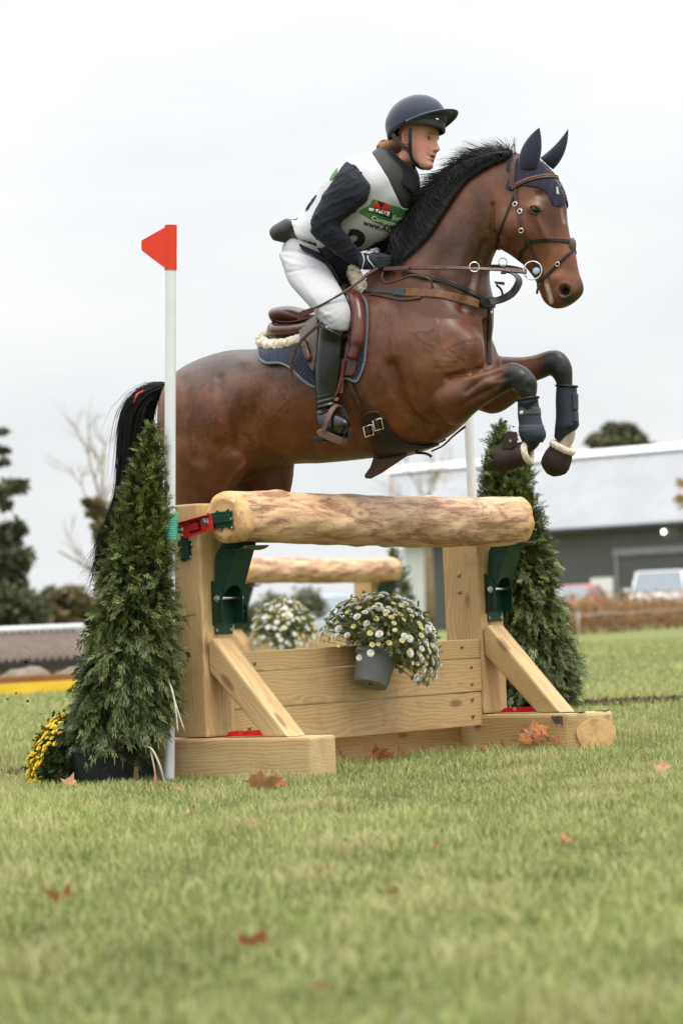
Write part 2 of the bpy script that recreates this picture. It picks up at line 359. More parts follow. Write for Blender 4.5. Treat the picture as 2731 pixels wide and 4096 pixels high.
def jump(O, root, near):
    W = lambda a, b, z: O+AX*a+BX*b+ZX*z
    def box(name, a0, a1, b0, b1, z0, z1, axis, mat=M_PINE, bev=0.006):
        return prism(name, [W(a0, b0, z0), W(a1, b0, z0), W(a1, b1, z0), W(a0, b1, z0)], ZX*(z1-z0), mat, root, bev, {'a': AX, 'b': BX, 'z': ZX}[axis])
    log = make_log('log', W(-0.005, 0.152, 1.113), 2.075, 0.1135, root, 3 if near else 8)
    # uprights
    box('post', 0.0, 0.185, -0.195, 0.0, 0.196, 1.193, 'z', M_PINE, 0.009); box('post', 1.94, 2.125, -0.21, 0.0, 0.196, 1.14, 'z', M_PINE2, 0.009)
    # cross boards between the uprights
    for z0, z1, db in ((0.462, 0.552, 0.0), (0.305, 0.459, 0.003), (0.142, 0.302, -0.002)):
        box('board', 0.188, 1.937, -0.056+db, -0.008+db, z0, z1, 'a', M_PINE2, 0.005)
    box('beam', 0.21, 1.93, -0.205, -0.145, 0.02, 0.165, 'a', M_PINE2)
    # ground runners with cut ends
    prism('runner', [W(-0.012, -0.47, 0), W(0.20, -0.47, 0), W(0.20, 0.545, 0), W(0.075, 0.580, 0), W(-0.012, 0.585, 0)], ZX*0.192, M_PINE, root, 0.012, BX)
    prism('runner', [W(1.927, -0.47, 0), W(2.14, -0.47, 0), W(2.14, 0.600, 0), W(2.10, 0.615, 0), W(1.96, 0.535, 0), W(1.927, 0.485, 0)], ZX*0.192, M_PINE, root, 0.016, BX)
    # raking struts
    for a0, a1 in ((0.025, 0.145), (1.955, 2.075)):
        prism('strut', [W(a0, 0.003, 0.475), W(a0, 0.003, 0.600), W(a0, 0.030, 0.618), W(a0, 0.435, 0.193), W(a0, 0.300, 0.193)], AX*(a1-a0), M_PINE2, root, 0.011, Vector((0, 0, 0))+BX*0.435-ZX*0.425)
    # steel brackets carrying the log
    for k, a0 in enumerate((0.062, 1.985)):
        a1 = a0+0.135
        br = prism('bracket', [W(a0, 0.001, 0.67), W(a1, 0.001, 0.67), W(a1, 0.001, 0.86), W(a0, 0.001, 0.86)], BX*0.004, M_GREEN, root, 0.001, None, 1)
        prism('foot_plate', [W(a0+0.012, 0.002, 0.632), W(a1-0.012, 0.002, 0.632), W(a1-0.012, 0.002, 0.675), W(a0+0.012, 0.002, 0.675)], BX*0.004, M_GREEN, br, 0.0008, None, 1)
        for aa in (a0, a1-0.004):
            prism('bracket_ear', [W(aa, 0.004, 0.675), W(aa, 0.052, 0.678), W(aa, 0.062, 0.70), W(aa, 0.062, 0.80), W(aa, 0.045, 0.83), W(aa, 0.004, 0.845)], AX*0.004, M_GREEN, br, 0.0008, None, 1)
        for aa in (a0+0.008, a1-0.012):
            prism('bracket_arm_side', [W(aa, 0.008, 0.755), W(aa, 0.050, 0.770), W(aa, 0.108, 0.90), W(aa, 0.157, 1.014), W(aa, 0.080, 1.030), W(aa, 0.026, 0.965)], AX*0.004, M_GREEN, br, 0.0008, None, 1)
        n = 14; fv = []
        pa = [W(a0+0.008, 0.094, 0.90), W(a0+0.008, 0.152, 1.012)]
        # front web of the arm with a round cut-out at its foot
        web = []
        for i in range(n+1):
            s = i/n; x = a0+0.008+(a1-a0-0.016)*s; d = 0.055*math.sqrt(max(0, 1-(2*s-1)**2*1.1)) if abs(2*s-1) < 0.95 else 0
            web.append(W(x, 0.055+0.045*(d/0.13), 0.785+0.13*(d/0.13)))
        web += [W(a1-0.008, 0.153, 1.016), W(a0+0.008, 0.153, 1.016)]
        prism('bracket_web', web, (BX*0.94-ZX*0.34)*0.004, M_GREEN, br, 0.0, None, 1)
        # saddle plate under the log
        sv = []; sf = []; m = 10
        for i in range(m+1):
            t = math.radians(-114+52*i/m)
            for a_ in (a0-0.012, a1+0.012):
                sv.append(W(a_, 0.152+0.124*math.cos(t), 1.113+0.124*math.sin(t)))
        for i in range(m): sf.append((2*i, 2*i+1, 2*i+3, 2*i+2))
        so = mesh_obj('saddle_plate', sv, sf, M_GREEN, br); md = so.modifiers.new('s', 'SOLIDIFY'); md.thickness = 0.005; md.offset = 1
        tube('bolt_shaft', [W(a0-0.012, 0.04, 0.785), W(a1+0.014, 0.04, 0.785)], 0.007, M_STEEL, br, 10)
        bolt('bolt', W(a0-0.004, 0.04, 0.785), -AX, br, 0.011, 0.012); bolt('bolt', W(a1+0.004, 0.04, 0.785), AX, br, 0.011, 0.012)
        if near:
            for q in range(4):
                lathe('bolt_hole', [(0.0062, 0), (0.0062, 0.0006)], W(a0-0.0008, 0.040, 0.755-0.022*q), -AX, M_DARKHOLE, br, 12)
            for da in (0.022, 0.113): screw(W(a0+da, 0.0062, 0.648), BX, br); screw(W(a0+da, 0.006, 0.852), BX, br)
            for a_ in (a0, a1):
                for t in (-66, -108):
                    c, s = math.cos(math.radians(t)), math.sin(math.radians(t)); screw(W(a_, 0.152+0.1295*c, 1.113+0.1295*s), BX*c+ZX*s, br, 0.005)
    if not near: return
    # release pin on the near end: red link between log end and post
    def tr(pts, val): return [on_plane(x, y, O+AX*val, AX) for x, y in pts]
    pl = prism('end_plate', tr([(476, 1178), (484, 1180), (496, 1177), (500, 1172), (506, 1176), (519, 1174), (524, 1169), (533, 1171), (535, 1180), (532, 1187), (536, 1194), (535, 1204), (538, 1210), (535, 1216), (527, 1215), (520, 1210), (512, 1213), (506, 1220), (500, 1213), (487, 1215)], -0.012), -AX*0.004, M_GREEN, root, 0.0008, None, 1)
    prism('stiffening_rib', tr([(486, 1186), (530, 1181), (531, 1199), (487, 1204)], -0.016), -AX*0.010, M_GREEN, pl, 0.003, None, 2)
    for x, y in ((503, 1175), (529, 1173), (532, 1213), (505, 1216), (529, 1193)): screw(tr([(x, y)], -0.0165)[0], -AX, pl, 0.005)
    p2 = prism('post_plate', tr([(411, 1240), (440, 1242), (442, 1252), (439, 1262), (441, 1276), (438, 1285), (430, 1282), (426, 1290), (416, 1287), (409, 1276), (413, 1262), (408, 1250)], -0.004), -AX*0.004, M_GREEN, root, 0.0008, None, 1)
    prism('stiffening_rib', tr([(417, 1230), (434, 1232), (434, 1284), (418, 1284)], -0.008), -AX*0.008, M_GREEN, p2, 0.003, None, 2)
    for x, y in ((414, 1283), (437, 1280), (440, 1252)): screw(tr([(x, y)], -0.0085)[0], -AX, p2, 0.005)
    rd = prism('release_clip', tr([(404, 1203), (421, 1200), (483, 1182), (486, 1184), (491, 1214), (489, 1218), (483, 1218), (481, 1209), (477, 1210), (476, 1221), (426, 1236), (421, 1226), (416, 1206), (405, 1206)], -0.026), -AX*0.004, M_RED, root, 0.0008, None, 1)
    prism('clip_flange', [q+v for q, v in zip(tr([(405, 1204), (483, 1182), (483, 1182), (405, 1204)], -0.026), (Vector(), Vector(), -AX*0.03, -AX*0.03))], -ZX*0.003, M_RED, rd, 0.0006, None, 1)
    for pts in ([(434, 1200), (456, 1193), (459, 1194), (463, 1216), (461, 1219), (437, 1226), (435, 1223), (435, 1220), (457, 1214), (454, 1198), (435, 1203)],):
        prism('clip_slot', tr(pts, -0.0302), -AX*0.0012, M_DARKHOLE, rd, 0.0, None, 1)
    bolt('bolt', tr([(473, 1197)], -0.03)[0], -AX, rd, 0.014, 0.016); bolt('bolt', tr([(415, 1216)], -0.03)[0], -AX, rd, 0.014, 0.016)
    # spare red clips lying on the runners
    for a0, b0 in ((0.03, 0.06), (2.0, 0.03)):
        cl = prism('spare_clip', [W(a0, b0, 0.199), W(a0+0.05, b0, 0.199), W(a0+0.05, b0+0.27, 0.199), W(a0, b0+0.27, 0.199)], ZX*0.003, M_RED, root, 0.0006, None, 1)
        prism('clip_flange', [W(a0, b0+0.02, 0.2025), W(a0, b0+0.10, 0.2025), W(a0, b0+0.09, 0.222), W(a0, b0+0.04, 0.218)], AX*0.03, M_RED, cl, 0.0006, None, 1)
        prism('clip_flange', [W(a0, b0+0.11, 0.2025), W(a0, b0+0.25, 0.2025), W(a0, b0+0.22, 0.224), W(a0, b0+0.12, 0.22)], AX*0.03, M_RED, cl, 0.0006, None, 1)
    # end grain with bark edge on the far runner
    ec, eu = W(2.03, 0.576, 0.086), (W(2.10, 0.705, 0)-W(1.96, 0.625, 0)).normalized(); en = ZX.cross(eu); en = en if en.dot(BX) > 0 else -en
    oval = [ec+eu*(.100*math.cos(t)*(1+.06*math.sin(3*t)))+ZX*(.080*math.sin(t)*(1+.05*math.sin(2*t+1))) for t in [2*math.pi*k/28 for k in range(28)]]
    e = prism('runner_end', oval, en*.006, M_END, root, 0.002, en)
    for k, (b_, a_, s_) in enumerate(((.51, 1.99, .05), (.45, 1.975, .04), (.58, 2.10, .03))):
        prism('bark_remnant', [W(a_-.03, b_-s_, .1925), W(a_+.01, b_-s_*.8, .1925), W(a_+.03, b_+s_*.2, .1925), W(a_+.01, b_+s_*.7, .1925), W(a_-.02, b_+s_*.6, .1925)], ZX*.004, M_BARKG, root, 0.001)
    prism('bark_remnant', [W(1.9265, .40, .180), W(1.9265, .465, .181), W(1.9265, .465, .13), W(1.9265, .45, .15), W(1.9265, .43, .14), W(1.9265, .41, .16)], -AX*.003, M_BARKG, root, 0.001)
    # screws and knots holes in the boards
    for a_, z_ in ((0.33, 0.50), (1.80, 0.52), (1.86, 0.42), (1.86, 0.34), (1.86, 0.27), (1.86, 0.19), (0.28, 0.22)): screw(W(a_, -0.0045, z_), BX, root, 0.007)
    screw(W(0.25, -0.1445, 0.10), BX, root, 0.008)
    for b_, z_ in ((-0.115, 0.86), (-0.115, 0.78)): screw(W(1.9395, b_, z_), -AX, root, 0.009)
    lathe('drill_hole', [(0.012, 0), (0.012, 0.0012)], W(-0.0004, -0.09, 0.55), -AX, M_DARKHOLE, root, 16)
M_BARKG = simple('grey_bark', (.10, .085, .07), .9, 0, .5, 60, .8)
M_DARKHOLE = simple('dark_hole', (0.02, 0.012, 0.008), 0.9)
j1 = thing('log_jump', O1, 'wooden cross-country jump with peeled log, green brackets and board front under the horse', 'jump', 'log jumps'); jump(O1, j1, True)
j2 = thing('log_jump', O2, 'second log jump out of focus, seen through the gap of the near one', 'jump', 'log jumps'); jump(O2, j2, False)

# ------------------------------------------------------------------ background buildings
def cladding(name, col, scale, rough=.5, metal=0.0, horizontal=None):
    """profiled sheet: ribs run with the slope or the wall height"""
    t = NT(name); g = t.attr('gc'); sp = t.N.new('ShaderNodeSeparateXYZ'); t.L.new(g, sp.inputs[0])
    w = t.math('SINE', t.math('MULTIPLY', sp.outputs[0], scale)); n = t.noise(t.coord('Object'), 0.6, 4)
    lo = tuple(c*.9 for c in col); hi = tuple(min(1, c*1.08) for c in col)
    t.set(Base_Color=t.ramp(n, [(.3, lo), (.7, hi)]), Roughness=rough, Metallic=metal); t.bump(w, .5, .03); return t.m
M_WALLG = cladding('grey_wall_sheet', (.075, .076, .078), 14); M_ROOFP = cladding('pale_roof_sheet', (.27, .278, .295), 9, .45); M_WALLW = cladding('white_wall_sheet', (.60, .61, .63), 14)
M_TRIMG = simple('grey_trim', (.20, .21, .22), .5, 0, .1, 2); M_TRIMD = simple('dark_gutter', (.030, .030, .032), .6, 0, .1, 2); M_DOORW = simple('white_door', (.78, .79, .80), .5, 0, .05, 2)
M_LAMP = NT('lamp_glow'); M_LAMP.set(Base_Color=(1, .95, .85)); M_LAMP.b.inputs['Emission Color'].default_value = (1, .92, .78, 1); M_LAMP.b.inputs['Emission Strength'].default_value = 5; M_LAMP = M_LAMP.m
def building():
    eL, eR = P(925, 1238.5, 135.4), P(1568, 1197, 125.8); d = (eR-eL); d.z = 0; L = d.length; d.normalize(); nb = Vector((-d.y, d.x, 0))
    if nb.y < 0: nb = -nb
    base = Vector((eL.x, eL.y, 0)); ez = (eL.z+eR.z)/2; rL = P(900, 1085, 142); rz = rL.z
    W = lambda u, w, z: base+d*u+nb*w+ZX*z
    root = thing('barn', base, 'large grey sheet-metal barn with pale roof behind the parked cars', 'barn')
    LL = L*2.2
    def quad(name, pts, mat, par, gx, th, nrm):
        o = prism(name, pts, nrm*th, mat, par, 0); set_gc(o.data, gx); return o
    c0 = L*60/643
    wl = quad('wall', [W(c0, 0, -.1), W(LL, 0, -.1), W(LL, 0, ez), W(c0, 0, ez)], M_WALLG, root, d, .2, nb)
    quad('white_wall', [W(0, 0, -.1), W(c0-.01, 0, -.1), W(c0-.01, 0, ez), W(0, 0, ez)], M_WALLW, root, d, .2, nb)
    ro = W(0, 0, 0); uR = (rL-base).dot(d); wR = (rL-base).dot(nb)
    rf = quad('roof', [W(-.2, -.5, ez-.1), W(LL, -.5, ez-.1), W(LL+uR, wR, rz), W(uR, wR, rz)], M_ROOFP, root, d, .12, ZX)
    quad('roof', [W(uR, wR+.02, rz), W(LL+uR, wR+.02, rz), W(LL, 2*wR, ez-.1), W(-.2, 2*wR, ez-.1)], M_ROOFP, root, d, .12, ZX)
    prism('gable', [W(.1, .2, -.1), W(.1, 2*wR-.3, -.1), W(.1, 2*wR-.3, ez-.15), W(.1, wR, rz-.5), W(.1, .2, ez-.15)], d*.15, M_WALLW, root, 0)
    set_gc(root.children[-1].data, nb)
    quad('verge_board', [W(-.35, -.5, ez-.35), W(-.35, -.5, ez+.02), W(uR-.15, wR, rz+.14), W(uR-.15, wR, rz-.25)], M_VERGE, root, d, .12, d)
    quad('ridge_cap', [W(uR, wR-.5, rz-.08), W(LL+uR, wR-.5, rz-.08), W(LL+uR, wR, rz+.2), W(uR, wR, rz+.2)], M_DOORW, rf, d, .06, ZX)
    quad('gutter', [W(-.1, -.62, ez-.22), W(LL, -.62, ez-.22), W(LL, -.62, ez-.04), W(-.1, -.62, ez-.04)], M_TRIMD, root, d, .12, nb)
    def u_at(x, y): p = on_plane(x, y, base, nb); return (p-base).dot(d), p.z
    # sliding door frame, personnel door, lamp
    u0, zt = u_at(1412, 1278); prism('downpipe', [W(u0, -.12, 0), W(u0+.2, -.12, 0), W(u0+.2, -.12, zt), W(u0, -.12, zt)], nb*.1, M_TRIMG, root, .01)
    quad('door_rail', [W(u0, -.2, zt), W(u0+9, -.2, zt), W(u0+9, -.2, zt+.32), W(u0, -.2, zt+.32)], M_TRIMG, root, d, .12, nb)
    dr = quad('sliding_door', [W(u0+.25, -.08, .05), W(u0+4.2, -.08, .05), W(u0+4.2, -.08, zt-.05), W(u0+.25, -.08, zt-.05)], M_WALLG, root, d, .06, nb)
    ua, za = u_at(1357, 1328); ub, _ = u_at(1408, 1328); prism('door', [W(ua, -.08, .02), W(ub, -.08, .02), W(ub, -.08, za), W(ua, -.08, za)], nb*.06, M_DOORW, root, .01)
    ul, zl = u_at(1530, 1221); lathe('lamp', [(.02, 0), (.07, .03), (.09, .07), (.07, .11), (.01, .13)], W(ul, -.17, zl), -nb, M_LAMP, root, 14)
M_VERGE = simple('brown_verge_board', (.20, .13, .08), .7, 0, .2, 2)
building()
# ------------------------------------------------------------------ roofed jump at the left
M_CORR = simple('weathered_fibre_cement', (.15, .118, .10), .8, 0, .18, 5, .3); M_YEL = simple('yellow_paint', (.72, .46, .035), .5, 0, .08, 3); M_BRN = simple('brown_stained_board', (.22, .095, .022), .7, 0, .2, 6)
M_STONE = simple('field_stone', (.20, .155, .125), .85, 0, .3, 8, .8); M_CREAM = simple('pale_render', (.52, .47, .44), .8, 0, .08, 3); M_EAVE = simple('dark_eave_board', (.028, .024, .022), .8)
def roof_jump():
    g0, g1 = on_ground(0, 1598), on_ground(170, 1588); d = (g1-g0); d.z = 0; d.normalize(); nb = Vector((-d.y, d.x, 0)); base = g0-d*2.2
    if nb.y < 0: nb = -nb
    W = lambda u, w, z: base+d*u+nb*w+ZX*z; LN = 4.6
    root = thing('roofed_jump', base, 'low jump with corrugated brown roof and yellow footboard at the left edge', 'jump')
    prism('foot_board', [W(0, 0, .0), W(LN, 0, .0), W(LN, 0, .125), W(0, 0, .125)], nb*.06, M_YEL, root, .008)
    prism('upper_board', [W(0, .02, .13), W(LN, .02, .13), W(LN, .02, .205), W(0, .02, .205)], nb*.05, M_BRN, root, .008)
    # corrugated roof sheet
    V = []; Fc = []; n = 260; e0, e1 = on_plane(60, 1526, W(0, 1.2, 0), nb).z, on_plane(60, 1452, W(0, 2.0, 0), nb).z
    for i in range(n+1):
        u = LN*i/n; b = .030*math.sin(u*2*math.pi/.105)
        for j in range(3): f = j/2; V.append(W(u, 1.2+.8*f, lerp(e0+.05, e1, f)+b))
    for i in range(n):
        for j in range(2): a_ = i*3+j; Fc.append((a_, a_+3, a_+4, a_+1))
    o = mesh_obj('roof_sheet', V, Fc, M_CORR, root, True); md = o.modifiers.new('s', 'SOLIDIFY'); md.thickness = .012
    prism('eave_board', [W(0, 1.16, e0-.05), W(LN, 1.16, e0-.05), W(LN, 1.16, e0+.035), W(0, 1.16, e0+.035)], nb*.05, M_EAVE, root, .005)
    tube('ridge_pole', [W(-.1, 2.02, e1+.035), W(LN+.1, 2.02, e1+.035)], .045, M_WHITE, root, 14)
    prism('back_panel', [W(.02, 1.7, 0), W(LN-.02, 1.7, 0), W(LN-.02, 1.7, e0+.1), W(.02, 1.7, e0+.1)], nb*.05, M_CREAM, root, .005)
    for u in (.05, 1.5, 3.0, LN-.13): prism('leg', [W(u, 1.5, 0), W(u+.08, 1.5, 0), W(u+.08, 1.5, e0+.12), W(u, 1.5, e0+.12)], nb*.08, M_EAVE, root, .005)
    rg = random.Random(2)
    for k, (x, s, lab) in enumerate(((55, .25, 'large rounded boulder behind the yellow footboard at the left edge'), (-45, .2, 'boulder cut by the left edge of the picture'), (165, .22, 'flat boulder nearest the potted conifer behind the yellow board'))):
        p = on_plane(x, 1556, W(0, .45, 0), nb); bm = bmesh.new(); bmesh.ops.create_icosphere(bm, subdivisions=3, radius=1)
        sx, sy, sz = s*rg.uniform(.9, 1.2), s*.8, s*.75; ph = [rg.uniform(0, 6) for _ in range(6)]
        for v in bm.verts:
            q = v.co; f = 1+.09*math.sin(3*q.x+ph[0])+.07*math.sin(4*q.y+ph[1]+2*q.z)+.05*math.sin(7*q.x+5*q.z+ph[2]); v.co = Vector((q.x*sx*f, q.y*sy*f, max(q.z*sz*f, -.1)))+Vector((p.x, p.y, sz*.55))
        tag(bm_obj('boulder', bm, M_STONE, None, True), lab, 'stone', 'boulders at the roofed jump')
    return W
RJ = roof_jump()

# ------------------------------------------------------------------ foliage generators
def leaf_cloud(name, blobs, n, size, cols, mat, parent, seed=0, flat=1.0, shell=.5):
    """leaf-sized faces spread through ellipsoids: blobs (centre, (rx,ry,rz), weight)"""
    r = np.random.default_rng(seed); w = np.array([b[2] for b in blobs], float); w /= w.sum(); idx = r.choice(len(blobs), n, p=w)
    C = np.array([tuple(b[0]) for b in blobs])[idx]; R = np.array([b[1] for b in blobs])[idx]
    d = r.normal(size=(n, 3)); d /= np.linalg.norm(d, axis=1)[:, None]; rad = r.uniform(shell, 1.0, n)**.7
    rad *= 1+.22*np.sin(d@np.array([3.1, 2.2, 4.0])*2.3+idx)       # uneven outline
    c = C+d*R*rad[:, None]
    a = r.normal(size=(n, 3)); a /= np.linalg.norm(a, axis=1)[:, None]; b = np.cross(a, r.normal(size=(n, 3))); b /= np.linalg.norm(b, axis=1)[:, None]
    s = size*r.uniform(.6, 1.3, n)[:, None]; a = a*s; b = b*s*.5
    V = np.stack([c-a, c+b, c+a, c-b], 1).reshape(-1, 3); F_ = np.arange(4*n).reshape(-1, 4)
    cols = np.array(cols); ci = cols[r.integers(0, len(cols), n)]*r.uniform(.75, 1.25, n)[:, None]
    ci = ci*(0.9+.2*np.sin(c@np.array([1.3, .8, 2.1])*(1.2/max(size, .05)*.25)))[:, None]
    return fast_mesh(name, V, F_, mat, parent, False, np.repeat(np.clip(ci, 0, 1), 4, 0))
M_BARK = simple('bark', (.10, .075, .052), .9, 0, .3, 12, .8); M_BARKP = simple('pale_bark', (.22, .165, .10), .9, 0, .25, 6, .6)
def branch_tree(pts_list, name, mat, parent):
    V = []; Fc = []
    for pts, r0, r1 in pts_list:
        n = len(pts); v, f = tube_pts(pts, [lerp(r0, r1, i/(n-1)) for i in range(n)], 6); k = len(V); V += v; Fc += [tuple(i+k for i in q) for q in f]
    return mesh_obj(name, V, Fc, mat, parent, True)
def grow(p, d, ln, r, lev, rg, out, bend=.35, fan=(2, 4)):
    pts = [p]; dd = d.copy()
    for k in range(4): dd = (dd+Vector((rg.uniform(-1, 1), rg.uniform(-1, 1), rg.uniform(-.4, .7)))*bend*.4).normalized(); pts.append(pts[-1]+dd*ln/4)
    out.append((pts, r, r*.55))
    if lev <= 0: return
    for k in range(rg.randint(*fan)):
        i = rg.randint(1, 4); nd = (dd+Vector((rg.uniform(-1, 1), rg.uniform(-1, 1), rg.uniform(-.3, .8)))*.85).normalized(); grow(pts[i], nd, ln*rg.uniform(.55, .8), r*.55, lev-1, rg, out, bend, fan)
def pxm(d): return d/6860.0         # metres per picture unit at distance d
# pine at the left edge
def left_trees():
    d = 70; k = pxm(d); B = on_ground(-30, 1440); B = Vector((P(-25, 1440, d).x, P(-25, 1440, d).y, 0))
    t = thing('pine_tree', B, 'dark pine tree at the left edge with bare-stemmed whorls above', 'tree', 'trees along the horizon')
    rg = random.Random(1); top = P(-40, 900, d)
    br = [([B, lerp(B, top, .33), lerp(B, top, .66), top], .22, .08)]
    bl = []
    for (x, y, rx, ry, w) in ((20, 1400, 95, 58, 8), (-10, 1340, 70, 50, 4), (28, 1330, 40, 34, 2), (30, 1285, 48, 30, 2.2), (8, 1235, 45, 34, 2.2), (40, 1212, 24, 20, .7), (18, 1255, 30, 26, 1.2), (25, 1120, 40, 20, 1.3), (-5, 1135, 32, 26, .7), (45, 1112, 18, 10, .4), (12, 1160, 18, 14, .3), (10, 1062, 14, 9, .3), (5, 1035, 20, 9, .35), (8, 992, 12, 7, .25), (-40, 1000, 30, 20, .6), (60, 1425, 55, 40, 3)):
        c = P(x, y, d+rg.uniform(-1.5, 1.5)); bl.append((c, (rx*k, rx*k*.9, ry*k), w)); f = max(0, min(1, (c.z-B.z)/(top.z-B.z))); br.append(([lerp(B, top, max(0, f-.05)), lerp(lerp(B, top, f), c, .6)-ZX*.1, c], .06, .02))
    branch_tree(br, 'trunk', M_BARK, t); leaf_cloud('crown', bl, 9000, .11, [(.085, .098, .052), (.10, .11, .06), (.13, .13, .075), (.07, .08, .042)], M_LEAF, t, 5, shell=.1)
    # autumn tree
    d = 95; k = pxm(d); B = Vector((P(150, 1440, d).x, P(150, 1440, d).y, 0)); t = thing('broadleaf_tree', B, 'rounded olive and brown autumn tree between the pine and the potted conifer', 'tree', 'trees along the horizon')
    bl = [(P(x, y, d), (r*k, r*k, r*k*.8), w) for x, y, r, w in ((120, 1385, 42, 3), (165, 1380, 45, 3), (200, 1400, 35, 2), (95, 1420, 35, 2), (150, 1420, 60, 3), (225, 1425, 30, 1))]
    branch_tree([([B, P(150, 1420, d)], .15, .1)]+[([P(150, 1420, d), b[0]], .08, .03) for b in bl], 'trunk', M_BARK, t); leaf_cloud('crown', bl, 4200, .13, [(.16, .125, .055), (.10, .095, .042), (.20, .135, .06), (.08, .085, .038)], M_LEAF, t, 6, shell=.2)
    # bare tree with ivy
    d = 60; k = pxm(d); B = Vector((P(240, 1440, d).x, P(240, 1440, d).y, 0)); t = thing('bare_tree', B, 'thin bare tree with an ivy-clad stem behind the horse\'s tail', 'tree', 'trees along the horizon')
    rg = random.Random(7); out = [([B, P(236, 1350, d), P(234, 1250, d), P(230, 1150, d)], .16, .09)]
    for y in (1330, 1260, 1210, 1160, 1150): grow(P(234, y, d), Vector((rg.uniform(-1.2, .4), rg.uniform(-.4, .4), rg.uniform(.35, .9))).normalized(), 1.05, .028, 3, rg, out, .3, (2, 3))
    branch_tree(out, 'trunk', M_BARKP, t)
    leaf_cloud('ivy', [(P(225, 1165, d), (30*k, 28*k, 24*k), 1.2), (P(238, 1215, d), (28*k, 26*k, 40*k), 2), (P(242, 1270, d), (20*k, 20*k, 50*k), 2), (P(200, 1155, d), (12*k, 12*k, 10*k), .4), (P(242, 1350, d), (14*k, 14*k, 60*k), 1)], 2600, .07, [(.16, .145, .06), (.12, .12, .05), (.20, .16, .08)], M_LEAF, t, 8, shell=.1)
    # bare tree in front of the barn
    d = 95; k = pxm(d); B = Vector((P(988, 1440, d).x, P(988, 1440, d).y, 0)); t = thing('bare_tree', B, 'bare yellowish tree standing in front of the white end of the barn', 'tree', 'trees along the horizon')
    rg = random.Random(12); out = [([B, P(985, 1340, d), P(982, 1250, d), P(978, 1150, d)], .17, .10)]
    for y in (1230, 1190, 1160, 1150, 1150): grow(P(979, y, d), Vector((rg.uniform(-1, 1), rg.uniform(-.4, .4), rg.uniform(.5, 1))).normalized(), 1.1, .032, 3, rg, out, .3, (2, 3))
    branch_tree(out, 'trunk', M_BARKP, t); leaf_cloud('crown', [(P(990, 1100, d), (80*k, 60*k, 40*k), 1)], 160, .05, [(.30, .23, .10), (.24, .18, .08)], M_LEAF, t, 3, shell=.1)
    # tree beyond the barn roof
    d = 175; k = pxm(d); B = Vector((P(1425, 1440, d).x, P(1425, 1440, d).y, 0)); t = thing('broadleaf_tree', B, 'round dark green tree rising behind the pale barn roof', 'tree', 'trees along the horizon')
    bl = [(P(x, y, d), (rx*k, rx*k, ry*k), w) for x, y, rx, ry, w in ((1420, 1020, 60, 34, 4), (1405, 990, 26, 18, 1.2), (1440, 992, 26, 20, 1.2), (1375, 1015, 28, 18, 1), (1480, 1026, 26, 10, .8), (1462, 1008, 22, 14, .8), (1420, 1060, 70, 40, 2))]
    branch_tree([([B, P(1425, 1150, d), P(1422, 1040, d)], .5, .2)]+[([P(1422, 1060, d), b[0]], .15, .05) for b in bl], 'trunk', M_BARK, t); leaf_cloud('crown', bl, 4200, .26, [(.11, .115, .06), (.085, .09, .046), (.14, .135, .075)], M_LEAF, t, 9, shell=.15)
    d = 62; k = pxm(d); B = Vector((P(1640, 1440, d).x, P(1640, 1440, d).y, 0)); t = thing('birch_tree', B, 'yellow-leaved branch tips entering at the right edge before the barn roof', 'tree', 'trees along the horizon')
    branch_tree([([B, P(1636, 1250, d), P(1628, 1050, d)], .12, .06), ([P(1634, 1220, d), P(1590, 1170, d), P(1556, 1150, d)], .03, .008), ([P(1632, 1180, d), P(1590, 1130, d), P(1560, 1110, d)], .03, .008)], 'trunk', M_BARKP, t)
    leaf_cloud('crown', [(P(1570, 1150, d), (22*k, 20*k, 26*k), 1), (P(1562, 1110, d), (14*k, 14*k, 16*k), .5), (P(1640, 1120, d), (60*k, 60*k, 70*k), 3)], 700, .05, [(.50, .34, .14), (.42, .27, .10)], M_LEAF, t, 15, shell=.1)
    # shrubs seen through the gap of the jump
    for i, (x, y, r, dd, lab, cs) in enumerate(((585, 1415, 34, 62, 'dark shrub behind the white flowers, left end of the gap', [(.13, .135, .08), (.17, .165, .10)]), (705, 1378, 40, 80, 'grey-green shrub above the white flowers in the gap', [(.19, .185, .12), (.15, .155, .095)]), (632, 1390, 40, 85, 'pale olive bush low in the gap of the jump', [(.13, .12, .06), (.09, .09, .045)]), (950, 1425, 30, 70, 'rusty bush below the white end of the barn', [(.22, .13, .05), (.16, .10, .05)]))):
        k = pxm(dd); c = P(x, y, dd); B = Vector((c.x, c.y, 0)); s = thing('shrub', B, lab, 'shrub', 'shrubs along the horizon')
        tube('stem', [B, c], .04, M_BARK, s, 6); leaf_cloud('foliage', [(c, (r*k, r*k, r*k*.8), 1), (c-ZX*r*k*.5+Vector((r*k*.6, 0, 0)), (r*k*.7, r*k*.7, r*k*.7), .6), (c-ZX*r*k*.6-Vector((r*k*.6, 0, 0)), (r*k*.7,)*3, .6)], 1300, .07, cs, M_LEAF, s, 20+i, shell=.1)
left_trees()
